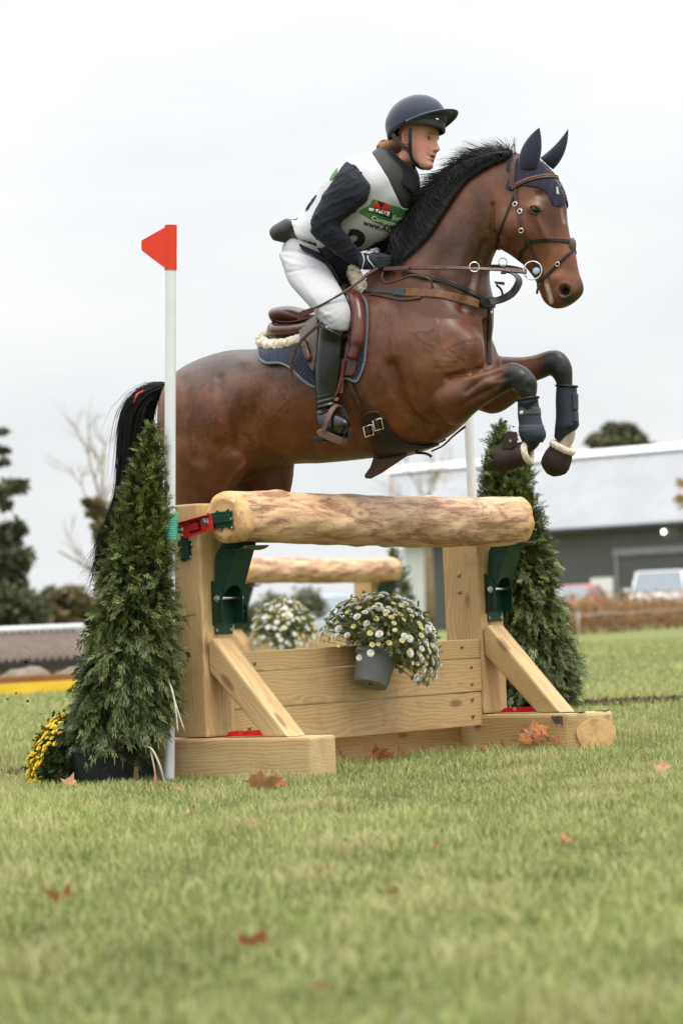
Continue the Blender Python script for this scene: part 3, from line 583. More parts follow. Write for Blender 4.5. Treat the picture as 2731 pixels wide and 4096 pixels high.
# ------------------------------------------------------------------ hedge, tape, cars
def hedge():
    a, b = on_ground(1275, 1462), on_ground(1568, 1441); d = (b-a); L = d.length; d.normalize(); root = thing('hedge', a, 'low clipped hedge with rusty autumn leaves in front of the cars', 'hedge')
    bl = []; rg = random.Random(3); n = 70
    for i in range(n): p = a+d*(L*1.5*i/n); bl.append((p+ZX*rg.uniform(.45, .62), (.38, .3, .55), 1))
    leaf_cloud('foliage', bl, 15000, .05, [(.42, .20, .085), (.34, .17, .075), (.46, .28, .13), (.26, .18, .08), (.36, .27, .14)], M_LEAF, root, 4, shell=.2)
    V = []; st = []
    for i in range(90): p = a+d*(L*1.5*rg.random()); st.append(([p, p+ZX*.35+Vector((rg.uniform(-.1, .1), 0, 0)), p+ZX*.7+Vector((rg.uniform(-.2, .2), 0, 0))], .012, .005))
    tag(branch_tree(st, 'stems', M_BARK, root), kind='stuff')
    tf = thing('tape_fence', a-Vector((0, 3, 0)), 'white tape on thin posts strung in front of the hedge', 'fence'); o = a-Vector((0, 3, 0)); P3 = []
    for i in range(0, 31): u = L*1.5*i/30; P3.append(o+d*u+ZX*(.56-.03*math.sin(math.pi*(i % 6)/6)))
    V, Fc = box_ribbon_simple(P3, Vector((0, -1, 0)), .014, .006); mesh_obj('tape', V, Fc, M_WHITE, tf)
    for i in range(2, 31, 27): tube('post', [P3[i]-ZX*.56, P3[i]+ZX*.08], .012, M_WHITE, tf, 8)
def box_ribbon_simple(P3, nn, w, th):
    V = []; Fc = []
    for i, p in enumerate(P3):
        t = (P3[min(i+1, len(P3)-1)]-P3[max(i-1, 0)]).normalized(); s = nn.cross(t).normalized()
        for a, b in ((-1, -1), (1, -1), (1, 1), (-1, 1)): V.append(p+s*w*.5*a+nn*th*.5*b)
    for i in range(len(P3)-1):
        for k in range(4): Fc.append((i*4+k, i*4+(k+1) % 4, (i+1)*4+(k+1) % 4, (i+1)*4+k))
    return V, Fc
hedge()
M_GLASS = NT('car_glass').set(Base_Color=(.16, .19, .21), Roughness=.12).m; M_TYRE = simple('tyre', (.02, .02, .02), .8); M_CHRO2 = simple('headlight', (.75, .76, .78), .15, .3)
def car(px, depth, yaw, paint, label, H=1.5, Wd=1.8, bonnet=.98, Ln=4.3, grp='cars parked behind the hedge'):
    c = P(px, 1440, depth); B = Vector((c.x, c.y, 0)); root = thing('parked_car', B, label, 'car', grp)
    cy, sy = math.cos(yaw), math.sin(yaw); fx = Vector((sy, -cy, 0)); sd = Vector((cy, sy, 0))     # fx: where the nose points
    Wc = lambda x, y, z: B+fx*x+sd*y+ZX*z
    def section(prof):      # (x, half width, z0, z1)
        V = []; Fc = []; n = len(prof)
        for x, w, z0, z1 in prof:
            for yy, z in ((-w, z0+.06), (-w*.96, z0), (w*.96, z0), (w, z0+.06), (w, lerp(z0, z1, .6)), (w*.93, z1), (-w*.93, z1), (-w, lerp(z0, z1, .6))): V.append(Wc(x, yy, z))
        for i in range(n-1):
            for k in range(8): Fc.append((i*8+k, i*8+(k+1) % 8, (i+1)*8+(k+1) % 8, (i+1)*8+k))
        Fc.append(tuple(range(8))); Fc.append(tuple((n-1)*8+k for k in range(8))[::-1]); return V, Fc
    w = Wd/2; f = Ln/2
    V, Fc = section([(f, w*.80, .32, .70), (f-.10, w*.95, .26, .78), (f-.5, w, .24, bonnet-.06), (f-1.25, w, .24, bonnet), (-f+.7, w, .24, bonnet+.02), (-f+.1, w*.95, .26, bonnet-.02), (-f, w*.86, .36, bonnet-.15)])
    body = mesh_obj('body', V, Fc, paint, root, True); body.modifiers.new('b', 'BEVEL').width = .03
    V, Fc = [], []
    cab = [(f-1.20, w*.90, bonnet), (f-1.95, w*.74, H), (-f+1.35, w*.74, H), (-f+.55, w*.88, bonnet)]
    for x, ww, z in cab: V += [Wc(x, -ww, z), Wc(x, ww, z)]
    mesh_obj('roof', [Wc(f-1.88, -w*.75, H-.03), Wc(f-1.88, w*.75, H-.03), Wc(-f+1.30, w*.75, H-.03), Wc(-f+1.30, -w*.75, H-.03), Wc(f-1.98, -w*.66, H+.02), Wc(f-1.98, w*.66, H+.02), Wc(-f+1.45, w*.66, H+.02), Wc(-f+1.45, -w*.66, H+.02)], [(0, 1, 5, 4), (1, 2, 6, 5), (2, 3, 7, 6), (3, 0, 4, 7), (4, 5, 6, 7)], paint, root, True)
    def gl(name, a, b, c_, d_): return mesh_obj(name, [a, b, c_, d_], [(0, 1, 2, 3)], M_GLASS, root)
    gl('windscreen', Wc(f-1.22, -w*.86, bonnet+.01), Wc(f-1.22, w*.86, bonnet+.01), Wc(f-1.90, w*.72, H-.03), Wc(f-1.90, -w*.72, H-.03)); gl('rear_window', Wc(-f+.6, -w*.84, bonnet+.01), Wc(-f+.6, w*.84, bonnet+.01), Wc(-f+1.32, w*.72, H-.03), Wc(-f+1.32, -w*.72, H-.03))
    for s in (-1, 1):
        gl('side_window', Wc(f-1.28, s*w*.90, bonnet+.01), Wc(f-1.95, s*w*.755, H-.04), Wc(-f+1.35, s*w*.755, H-.04), Wc(-f+.65, s*w*.89, bonnet+.01))
        for q in (((f-1.2, w*.9, bonnet), (f-1.93, w*.745, H)), ((-f+.58, w*.88, bonnet), (-f+1.32, w*.745, H)), ((-.1, w*.905, bonnet), (-.1, w*.76, H))): tube('pillar', [Wc(q[0][0], s*q[0][1], q[0][2]), Wc(q[1][0], s*q[1][1], q[1][2])], .035, paint, root, 8)
        lathe('headlight', [(.13, -.05), (.14, 0), (.10, .04), (.01, .05)], Wc(f-.12, s*w*.70, .66), fx, M_CHRO2, root, 12); tube('mirror', [Wc(f-1.35, s*w*.95, bonnet+.08), Wc(f-1.35, s*(w+.12), bonnet+.10), Wc(f-1.35, s*(w+.22), bonnet+.10)], [.03, .07, .05], paint, root, 8)
        for x in (f-.85, -f+.8): wh = lathe('wheel', [(.20, -.10), (.31, -.10), (.33, -.05), (.33, .05), (.31, .10), (.20, .10)], Wc(x, s*(w-.12), .33), sd, M_TYRE, root, 20); lathe('rim', [(.19, 0), (.16, .02), (.03, .01)], Wc(x, s*(w-.02), .33), sd*s, M_CHRO2, wh, 14)
    prism('number_plate', [Wc(f-.02, -.26, .40), Wc(f-.02, .26, .40), Wc(f-.02, .26, .51), Wc(f-.02, -.26, .51)], fx*.015, M_YEL, root, 0); prism('grille', [Wc(f-.05, -.42, .56), Wc(f-.05, .42, .56), Wc(f-.05, .42, .72), Wc(f-.05, -.42, .72)], fx*.05, M_TYRE, root, .005)
    return root
P_RED = simple('red_car_paint', (.55, .075, .07), .25, 0, .05, 2, coat=.6); P_WHITE = simple('white_car_paint', (.66, .67, .68), .25, 0, .05, 2, coat=.6); P_BLUE = simple('pale_blue_car_paint', (.52, .58, .66), .25, 0, .05, 2, coat=.6)
car(1318, 104, math.radians(-22), P_RED, 'red car half hidden by the right conifer', 1.52, 1.8)
car(1520, 102, math.radians(-10), P_WHITE, 'white car at the right edge behind the hedge', 1.86, 2.0, 1.15, 4.8)
car(752, 100, math.radians(25), P_BLUE, 'pale blue car seen through the gap of the jump', 1.5, 1.8)

# ------------------------------------------------------------------ flag poles
M_FLAGS = simple('flag_shaded_panel', (.76, .05, .02), .5, 0, .04, 8)
def flag_pole(base, top, fcol, label, grp, flag_pts):
    root = thing('flag_pole', base, label, 'flag pole', grp); ax = (top-base)
    V, Fc = [], []
    pole = lathe('pole', [(.0235, 0), (.0235, ax.length-.002), (.019, ax.length)], base, ax, M_WHITE, root, 24)
    fl = flag_pts(root); return root
fb = on_ground(389, 1803); dpt = (fb-cC).dot(cF); ft = P(392.5, 517, dpt)
def near_flag(root):
    q = [P(x, y, dpt-.028) for x, y in ((404, 517), (383, 519), (327, 551), (325, 553), (325, 574), (328, 577), (382, 619), (404, 620))]
    sl_ = lathe('flag_sleeve', [(.0262, 0), (.0262, (P(392, 517, dpt)-P(392, 620, dpt)).length)], P(392.3, 620, dpt), P(392.5, 517, dpt)-P(392.3, 620, dpt), M_FLAG, root, 24)
    prism('flag', [P(x, y, dpt-.022) for x, y in ((386, 518.5), (384, 519), (327, 551), (325, 553), (325, 574), (328, 577), (383, 619), (386, 619.5))], cF*.004, M_FLAG, root, .001)
    return sl_
fp = flag_pole(fb, ft, M_FLAG, 'white pole with a red flag at the near end of the jump', 'flag poles of the jump', near_flag)
# turquoise coil tying it to the post
hp_ = []
for i in range(15*12+1):
    t = i/12; y = 1180+60*t/15; c = P(390.3, y, dpt); hp_.append(c+Vector((.030*math.cos(t*6.283), .030*math.sin(t*6.283), 0)))
tube('twine_coil', hp_, .0042, M_TEAL, fp, 6)
fb2 = O1+AX*2.17-BX*.19; ft2 = on_plane(1061, 640, fb2, cF)
def far_flag(root):
    u = (ft2-fb2).normalized(); s = Vector((-.9, .3, 0)).normalized(); return prism('flag', [ft2, ft2-u*.2, ft2-u*.11+s*.11, ft2-u*.06+s*.11], Vector((0, .004, 0)), M_WHITE, root, .001)
flag_pole(Vector((fb2.x, fb2.y, 0)), ft2, M_WHITE, 'white pole behind the log at the far end of the jump', 'flag poles of the jump', far_flag)

# ------------------------------------------------------------------ conifers in pots
def spray_mesh(rg):
    """flat scaly fan of a thuja: points (x out, y across) -> quads"""
    Q = []
    def seg(p, a, ln, w):
        q = (p[0]+ln*math.cos(a), p[1]+ln*math.sin(a)); n = (-math.sin(a)*w, math.cos(a)*w)
        Q.append(((p[0]+n[0], p[1]+n[1]), (p[0]-n[0], p[1]-n[1]), (q[0]-n[0]*.4, q[1]-n[1]*.4), (q[0]+n[0]*.4, q[1]+n[1]*.4))); return q
    p = (0, 0); a = 0
    for i in range(6):
        q = seg(p, a, .165, .015)
        for s in (1, -1):
            b = a+s*rg.uniform(.38, .62); ln = (.50-.055*i)*rg.uniform(.75, 1.15); r = p
            for j in range(2):
                t = seg(r, b, ln*.50, .0175); seg(r, b-s*.5, ln*.40, .0165)
                if j: seg(r, b+s*.45, ln*.24, .0155)
                r = t; b -= s*.12
        p = q; a += rg.uniform(-.12, .12)
    seg(p, a, .13, .016)
    return np.array(Q)
_rg = random.Random(77); SPRAYS = [spray_mesh(_rg) for _ in range(6)]
def conifer(name, root, rows, depth, n, size, seed, cols_low, cols_high, flat=.85):
    r = np.random.default_rng(seed); ys = np.array([q[0] for q in rows]); cx = np.array([q[1] for q in rows]); hw = np.array([q[2] for q in rows])
    wts = np.interp(np.linspace(ys[0], ys[-1], 200), ys, hw)+6; wts /= wts.sum(); yy = np.linspace(ys[0], ys[-1], 200)[r.choice(200, n, p=wts)]+r.uniform(-4, 4, n); yy = np.clip(yy, ys[0], ys[-1])
    f = (yy-ys[0])/(ys[-1]-ys[0]); c = np.interp(yy, ys, cx); h = np.interp(yy, ys, hw); ph = r.uniform(0, 2*np.pi, n); rad = np.where(r.random(n) < .72, r.uniform(.72, 1.0, n), r.uniform(.2, .75, n))
    rad *= 1+.10*np.sin(ph*3+yy*.06)+.07*np.sin(ph*5-yy*.11)
    k = pxm(depth); R_, U_, F__ = np.array(cR), np.array(cU), np.array(cF); ox = h*rad*np.cos(ph)*k; od = h*rad*np.sin(ph)*k*flat
    base = np.array([P(float(a), float(b), depth) for a, b in zip(c, yy)])+R_*ox[:, None]+F__*od[:, None]
    Vs, Fs, Cs = [], [], []; nv = 0
    out = (R_*np.cos(ph)[:, None]+F__*np.sin(ph)[:, None]); zc = np.array([0, 0, 1.0])
    up = np.where(f < .35, r.uniform(.7, 1.9, n), np.where(f < .6, r.uniform(-.1, 1.0, n), r.uniform(-1.3, .25, n)))
    d = out*r.uniform(.5, 1.1, n)[:, None]+zc*up[:, None]+r.normal(size=(n, 3))*.28; d /= np.linalg.norm(d, axis=1)[:, None]
    side = np.cross(d, zc+r.normal(size=(n, 3))*.7); side /= np.linalg.norm(side, axis=1)[:, None]; nrm = np.cross(side, d)
    tw = r.uniform(-1.2, 1.2, n); side = side*np.cos(tw)[:, None]+nrm*np.sin(tw)[:, None]; nrm = np.cross(side, d)
    s = size*r.uniform(.65, 1.2, n)*(.75+.45*f); cl, ch = np.array(cols_low), np.array(cols_high)
    base -= d*(s*.45)[:, None]
    for i in range(n):
        q = SPRAYS[i % 6]; m = len(q); X = q[:, :, 0:1]; Y = q[:, :, 1:2]; bend = -(X**2)*.28+(Y**2)*.25*((i % 3)-1)
        V = base[i]+s[i]*(X*d[i]+Y*side[i]+bend*np.where(f[i] > .45, 1, .3)*zc+.08*np.sin(X*9+i)*nrm[i]); Vs.append(V.reshape(-1, 3)); Fs.append(np.arange(nv, nv+4*m).reshape(-1, 4)); nv += 4*m
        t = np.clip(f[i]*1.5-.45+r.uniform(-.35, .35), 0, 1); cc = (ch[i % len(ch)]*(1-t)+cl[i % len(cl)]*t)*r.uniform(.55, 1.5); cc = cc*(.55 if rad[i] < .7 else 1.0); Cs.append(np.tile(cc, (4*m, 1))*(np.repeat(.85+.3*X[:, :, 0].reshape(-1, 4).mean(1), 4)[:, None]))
    return fast_mesh(name, np.concatenate(Vs), np.concatenate(Fs), M_CONIF, root, False, np.clip(np.concatenate(Cs), 0, 1))
M_CONIF = leafy('thuja_sprays', 1.0, .15, .5)
CL = [(.120, .148, .060), (.088, .116, .040), (.165, .192, .088), (.066, .090, .028)]; CH = [(.086, .106, .018), (.058, .080, .013), (.125, .135, .028), (.038, .056, .010)]
def pot(name, c, r0, r1, h, mat, par, axis=ZX, rim=.03):
    return lathe(name, [(.01, .004), (r1*.94, .0), (r1, .006), (lerp(r1, r0, .8), h-rim-.004), (r0*.97, h-rim), (r0*1.035, h-rim+.002), (r0*1.05, h-.004), (r0*1.04, h), (r0*.98, h), (r0*.96, h-.03), (r0*.9, h-.04), (.01, h-.035)], c, axis, mat, par, 40, cap=False)
B1 = on_ground(241, 1812); t1 = thing('potted_conifer', B1, 'tall conifer in a black pot left of the white pole', 'potted tree', 'conifers in pots beside the jumps')
d1 = (B1-cC).dot(cF)-.0
pot('pot', B1, .142, .118, .185, M_POTBLK, t1)
mesh_obj('potting_soil', *lathe_pts([(.136, .150), (.10, .160), (.02, .165)], B1, ZX, 24), M_SOIL, t1)
tube('trunk', [B1+ZX*.1, P(262, 1600, d1), P(322, 1300, d1+.03), P(345, 1010, d1+.05)], [.016, .014, .009, .003], M_BARK, t1, 8)
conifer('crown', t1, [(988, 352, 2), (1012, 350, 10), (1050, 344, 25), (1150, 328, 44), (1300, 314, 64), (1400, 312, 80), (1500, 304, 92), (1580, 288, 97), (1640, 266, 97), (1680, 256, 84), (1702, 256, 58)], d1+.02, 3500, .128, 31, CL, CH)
B2 = Vector((P(1222, 1690, 15.05).x, P(1222, 1690, 15.05).y, 0)); t2 = thing('potted_conifer', B2, 'conifer in a black pot behind the far strut of the jump', 'potted tree', 'conifers in pots beside the jumps')
pot('pot', B2, .142, .118, .19, M_POTBLK, t2); mesh_obj('potting_soil', *lathe_pts([(.136, .150), (.10, .160), (.02, .165)], B2, ZX, 24), M_SOIL, t2)
tube('trunk', [B2+ZX*.1, P(1225, 1550, 15.05), P(1190, 1250, 15.05), P(1160, 1010, 15.05)], [.016, .014, .009, .003], M_BARK, t2, 8)
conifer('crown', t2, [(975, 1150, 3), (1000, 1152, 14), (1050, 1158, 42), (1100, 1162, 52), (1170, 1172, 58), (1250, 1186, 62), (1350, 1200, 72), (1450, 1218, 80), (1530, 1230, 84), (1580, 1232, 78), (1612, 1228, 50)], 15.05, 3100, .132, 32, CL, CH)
B3 = Vector((P(912, 1560, 27.4).x, P(912, 1560, 27.4).y, 0)); t3 = thing('potted_conifer', B3, 'small blurred conifer in a pot beside the second log jump', 'potted tree', 'conifers in pots beside the jumps')
pot('pot', B3, .14, .118, .19, M_POTBLK, t3); tube('trunk', [B3+ZX*.1, P(905, 1280, 27.4)], [.015, .004], M_BARK, t3, 8)
conifer('crown', t3, [(1255, 902, 2), (1300, 905, 22), (1380, 911, 36), (1460, 914, 46), (1520, 914, 46), (1548, 914, 26)], 27.4, 600, .14, 33, CH, CH)

# ------------------------------------------------------------------ chrysanthemums
def flower_mesh(name, petal, core, layers=((1.0, 13, .22), (.85, 12, .5), (.62, 10, .85), (.38, 7, 1.3))):
    V = []; Fc = []; C = []
    for R_, n, tilt in layers:
        for k in range(n):
            a = 2*math.pi*(k+.5*random.random())/n; u = Vector((math.cos(a), math.sin(a), 0)); s = Vector((-u.y, u.x, 0)); w = R_*math.pi/n*1.5; z0 = .12*(1-R_)
            b = len(V); V += [u*(.10*R_)+ZX*(z0+.02), u*(.62*R_)+s*w+ZX*(z0+tilt*.45*R_), u*R_+ZX*(z0+tilt*R_*.75), u*(.62*R_)-s*w+ZX*(z0+tilt*.45*R_)]; Fc.append((b, b+1, b+2, b+3))
            f = random.uniform(.9, 1.06); C += [tuple(c*f for c in (core if R_ < .6 else petal))]+[tuple(c*f for c in petal)]*3
    me = bpy.data.meshes.new(name); me.from_pydata([tuple(v) for v in V], [], Fc); me.update(); me.materials.append(M_PETAL)
    at = me.color_attributes.new('col', 'FLOAT_COLOR', 'POINT'); at.data.foreach_set('color', [x for c in C for x in (*c, 1)]); return me
FW = [flower_mesh('white_flower', (.84, .83, .77), (.83, .79, .60)) for _ in range(3)]+[flower_mesh('cream_bud', (.76, .70, .36), (.72, .60, .16), ((.7, 10, .55), (.5, 8, .9)))]
FY = [flower_mesh('yellow_flower', (.88, .68, .04), (.86, .60, .03)) for _ in range(2)]
def mum(name, label, grp, mouth, axis, rx, pot_args, meshes, nf, fsize, cols, seed, nleaf, leafs, dens=None, spread=100, stretch=(1, 1, 1), lo=.05):
    """flowering dome: pot, stems, leaves and single flowers"""
    rg = random.Random(seed); r = np.random.default_rng(seed); root = thing(name, mouth, label, 'potted flowers', grp)
    if pot_args: pot_args(root)
    axis = axis.normalized(); ex = axis.orthogonal().normalized(); ey = axis.cross(ex); heads = []
    tries = 0
    while len(heads) < nf and tries < 20000:
        tries += 1; th = math.acos(1-rg.random()*(1-math.cos(math.radians(spread)))); ph = rg.uniform(0, 6.283); dv = axis*math.cos(th)+(ex*math.cos(ph)+ey*math.sin(ph))*math.sin(th)
        if dens and rg.random() > dens(dv, th): continue
        p = mouth+Vector((dv.x*stretch[0], dv.y*stretch[1], dv.z*stretch[2]))*(rx*rg.uniform(.92, 1.04))
        if any((p-q[0]).length < fsize*.74 for q in heads): continue
        heads.append((p, dv))
    V, Fc = [], []
    for p, dv in heads+[(mouth+(ex*math.cos(t)+ey*math.sin(t)+axis*rg.uniform(-.1, .9)).normalized()*rx*rg.uniform(.5, .95), None) for t in np.linspace(0, 6.28, 70) if dens is None]:
        a = mouth+(p-mouth)*.08-axis*.02; m = lerp(a, p, .55)+axis*.03*rg.random(); v, f = tube_pts([a, m, p], [.0022, .0016, .0012], 4, False); k = len(V); V += v; Fc += [tuple(i+k for i in q) for q in f]
    o = tag(mesh_obj('stems', V, Fc, None, root, True), kind='stuff'); o.data.materials.append(M_STEM)
    # leaves
    n = nleaf; u = r.normal(size=(n, 3)); u /= np.linalg.norm(u, axis=1)[:, None]; A = np.array(axis); dt = u@A; u = np.where((dt < lo)[:, None], u-2*(dt-lo)[:, None]*A, u); st = np.array(stretch)
    c = np.array(mouth)+u*st*rx*(r.uniform(.25, 1.0, n)**.6*.95)[:, None]; a = u*.8+r.normal(size=(n, 3))*.6; a /= np.linalg.norm(a, axis=1)[:, None]; b = np.cross(a, r.normal(size=(n, 3))); b /= np.linalg.norm(b, axis=1)[:, None]; nn = np.cross(a, b)
    s = leafs*r.uniform(.6, 1.25, n)[:, None]
    pts = [(0, 0), (.3, .22), (.45, .12), (.65, .26), (.75, .1), (1, 0), (.75, -.1), (.65, -.26), (.45, -.12), (.3, -.22)]
    VV = np.stack([c+a*s*x+b*s*y-nn*s*(x*x*.3) for x, y in pts], 1).reshape(-1, 3); FF = np.arange(n*10).reshape(-1, 10)
    ci = np.array(cols)[r.integers(0, len(cols), n)]*r.uniform(.7, 1.25, n)[:, None]; lf = fast_mesh('leaves', VV, FF, M_LEAF, root, False, np.repeat(ci, 10, 0))
    for p, dv in heads:
        me = rg.choice(meshes) if rg.random() < .8 else meshes[-1]; f = bpy.data.objects.new('flower', me); COL.objects.link(f); f.parent = root
        dd = (dv+ZX*.25+Vector((rg.uniform(-.3, .3), rg.uniform(-.3, .3), 0))).normalized(); f.matrix_parent_inverse = Matrix.Translation(-root.location)
        f.matrix_basis = Matrix.Translation(p) @ dd.to_track_quat('Z', 'Y').to_matrix().to_4x4() @ Matrix.Scale(fsize*.60*rg.uniform(.78, 1.15), 4)
    return root
M_STEM = simple('green_stem', (.12, .15, .05), .7, 0, .2, 30)
W1 = lambda a, b, z: O1+AX*a+BX*b+ZX*z
mp_ = on_plane(866, 1500, W1(1.0, .105, 0), BX); pb = on_plane(850, 1573, W1(1.0, .105, 0), BX); pax = (mp_-pb); ph_ = pax.length
GREY_GREEN = [(.235, .25, .115), (.18, .21, .088), (.28, .29, .15), (.12, .15, .06), (.21, .23, .10)]
def pot1(root):
    p = pot('pot', pb, .094, .078, ph_, M_POTGRY, root, pax, .026); mesh_obj('potting_soil', *lathe_pts([(.088, ph_-.03), (.05, ph_-.02), (.01, ph_-.02)], pb, pax, 20), M_SOIL, root)
    for k in range(3): prism('pot_hook', [mp_-BX*.08+AX*(.03*k-.03), mp_-BX*.08+AX*(.03*k-.022), mp_-BX*.115+AX*(.03*k-.022), mp_-BX*.115+AX*(.03*k-.03)], ZX*.004, M_STEEL, root, 0)
mum('potted_chrysanthemum', 'white chrysanthemum in a tilted grey pot hung on the near jump boards', 'chrysanthemums on the jumps', mp_+pax.normalized()*.01, (ZX*1.0+cR*.50-cF*.02), .255, pot1, FW, 300, .033, GREY_GREEN, 5, 2300, .034, lambda dv, th: (1.0 if dv.z > .60 or dv.dot(cR) > .62 else .22)*(0 if dv.z < -.1 and dv.dot(cR) < .3 else 1), 104, (1.08, 1.0, 1.0))
W2 = lambda a, b, z: O2+AX*a+BX*b+ZX*z
mp2 = P(652, 1462, 25.3)
def pot2(root): pot('pot', mp2-ZX*.15, .11, .09, .15, M_POTGRY, root)
mum('potted_chrysanthemum', 'blurred white chrysanthemum on the second jump behind', 'chrysanthemums on the jumps', mp2, ZX*1.0-cF*.25, .275, pot2, FW, 240, .042, GREY_GREEN, 6, 1200, .05, lambda dv, th: .45+.55*max(0, dv.z), 110, (1.0, 1.0, 1.15))
yb = P(176, 1795, d1+.12); yb = Vector((yb.x, yb.y, .045))
def pot3(root): pot('pot', yb-ZX*.045, .10, .085, .05, M_POTBLK, root)
mum('potted_chrysanthemum', 'yellow chrysanthemum behind the black pot at the left', 'chrysanthemums on the jumps', yb, (ZX*1.0-cR*.75+cF*.12), .205, pot3, FY, 300, .024, [(.045, .075, .022), (.065, .10, .032), (.03, .055, .016)], 7, 1700, .034, lambda dv, th: 1.0 if (dv.dot(cR) < -.22 and dv.dot(cF) > -.72) else .0, 88, (1.0, 1.0, 1.35))
# steel plate and raffia by the near runner
prism('base_plate', [on_plane(x, y, O1-AX*.013, AX) for x, y in ((319, 1740), (358, 1738), (360, 1808), (320, 1812))], -AX*.004, M_POTBLK, j1, .002)
rf = tube('raffia_tie', spline([P(330, 1712, d1-.10), P(350, 1722, d1-.13), P(368, 1760, d1-.14), P(376, 1790, d1-.12), P(384, 1806, d1-.1)], 5), [.005]*21, M_RAFFIA, None, 6); tag(rf, 'pale raffia tie trailing to the grass beside the black pot', 'tie')
tube('tie_end', spline([P(346, 1722, d1-.12), P(354, 1760, d1-.13), P(360, 1800, d1-.12)], 5), .004, M_RAFFIA, rf, 6)
rf2 = tube('raffia_tie', spline([P(386, 1560, d1-.05), P(397, 1590, d1-.10), P(404, 1630, d1-.12), P(409, 1682, d1-.12)], 5), .0035, M_RAFFIA, None, 6); tag(rf2, 'pale raffia tie hanging at the white pole beside the post', 'tie')
tube('tie_end', spline([P(395, 1585, d1-.10), P(408, 1630, d1-.12), P(424, 1678, d1-.12)], 5), .003, M_RAFFIA, rf2, 6)

# ------------------------------------------------------------------ horse
HA = math.radians(25)
HX = Vector((math.cos(HA), -math.sin(HA), 0)); HR = Vector((-math.sin(HA), -math.cos(HA), 0))   # heading, near (right-hand) side
HO = P(780, 850, 13.4)
def hp(dx, dy, v=0.0): return on_plane(dx, dy, HO+HR*v, HR)
def z1(x, y): return (574.2+x*.3296, 195.2+y*.3296)
def z2(x, y): return (861.2+x*.3296, 275.6+y*.3296)
def z3(x, y): return (545.4+x*.3296, 545.4+y*.3296)
def z4(x, y): return (976+x*.2563, 689+y*.2563)
def z6(x, y): return (861.2+x*.1465, 206.7+y*.1465)
def loft_rings(rings, seg=28, sub=4, exp=1.0):
    """rings: (centre, in-plane half axis, side half axis, egg) -> closed surface"""
    R = []
    C = spline([r[0] for r in rings], sub); A = spline([r[1] for r in rings], sub); B = spline([r[2] for r in rings], sub)
    E = spline([Vector((r[3], 0, 0)) for r in rings], sub)
    V = []; Fc = []
    for c, a, b, e in zip(C, A, B, E):
        for k in range(seg):
            t = 2*math.pi*k/seg; cs, sn = math.cos(t), math.sin(t)
            if exp != 1.0: cs = math.copysign(abs(cs)**exp, cs); sn = math.copysign(abs(sn)**exp, sn)
            V.append(c+a*sn+b*(cs*(1-e.x*sn)))
    n = len(C)
    for i in range(n-1):
        for k in range(seg):
            a_ = i*seg+k; b_ = i*seg+(k+1) % seg; Fc.append((a_, b_, b_+seg, a_+seg))
    V.append(C[0]); V.append(C[-1])
    for k in range(seg):
        Fc.append(((k+1) % seg, k, len(V)-2)); Fc.append(((n-1)*seg+k, (n-1)*seg+(k+1) % seg, len(V)-1))
    return V, Fc
def hring(p1, p2, w, v=0.0, egg=0.0, f=1.0):
    a = hp(*p1, v); b = hp(*p2, v); h = (a-b)*0.5*f
    return ((a+b)*0.5, h, HR*w, egg)
def join_remesh(parts, voxel, smooth=6, fac=0.5):
    bm = bmesh.new()
    for V, Fc in parts:
        t = bmesh.new(); vs_ = [t.verts.new(v) for v in V]
        for f in Fc: t.faces.new([vs_[i] for i in f])
        bmesh.ops.recalc_face_normals(t, faces=t.faces)
        me = bpy.data.meshes.new('tmp'); t.to_mesh(me); t.free(); bm.from_mesh(me); bpy.data.meshes.remove(me)
    me = bpy.data.meshes.new('tmp'); bm.to_mesh(me); bm.free()
    o = bpy.data.objects.new('tmp', me); COL.objects.link(o)
    md = o.modifiers.new('r', 'REMESH'); md.mode = 'VOXEL'; md.voxel_size = voxel
    if smooth: ms = o.modifiers.new('s', 'SMOOTH'); ms.factor = fac; ms.iterations = smooth
    dg = bpy.context.evaluated_depsgraph_get(); ev = o.evaluated_get(dg); m2 = bpy.data.meshes.new_from_object(ev)
    bpy.data.objects.remove(o); bpy.data.meshes.remove(me); return m2
def mesh_np(me):
    V = np.empty(len(me.vertices)*3, np.float32); me.vertices.foreach_get('co', V); N = np.empty_like(V); me.vertices.foreach_get('normal', N)
    return V.reshape(-1, 3).astype(float), N.reshape(-1, 3).astype(float)
_c, _f, _r, _u = (np.array(q) for q in (cC, cF, cR, cU))
def np_px(V):
    q = V-_c; d = q@_f; return (1365.5+FPX*(q@_r)/d)/DS, (2048-FPX*(q@_u)/d)/DS
def seg_dist(px, py, p, q):
    dx, dy = q[0]-p[0], q[1]-p[1]; t = np.clip(((px-p[0])*dx+(py-p[1])*dy)/(dx*dx+dy*dy+1e-9), 0, 1)
    return np.hypot(px-p[0]-t*dx, py-p[1]-t*dy)
def fbm_np(V, s, seed=0):
    """cheap smooth noise on points"""
    r = np.random.default_rng(seed); out = np.zeros(len(V))
    for o in range(4):
        for k in range(5):
            d = r.normal(size=3); d /= np.linalg.norm(d); out += np.sin(V@d*s*(1.9**o)*r.uniform(.7, 1.4)+r.uniform(0, 6.28))*(0.55**o)
    return out/6
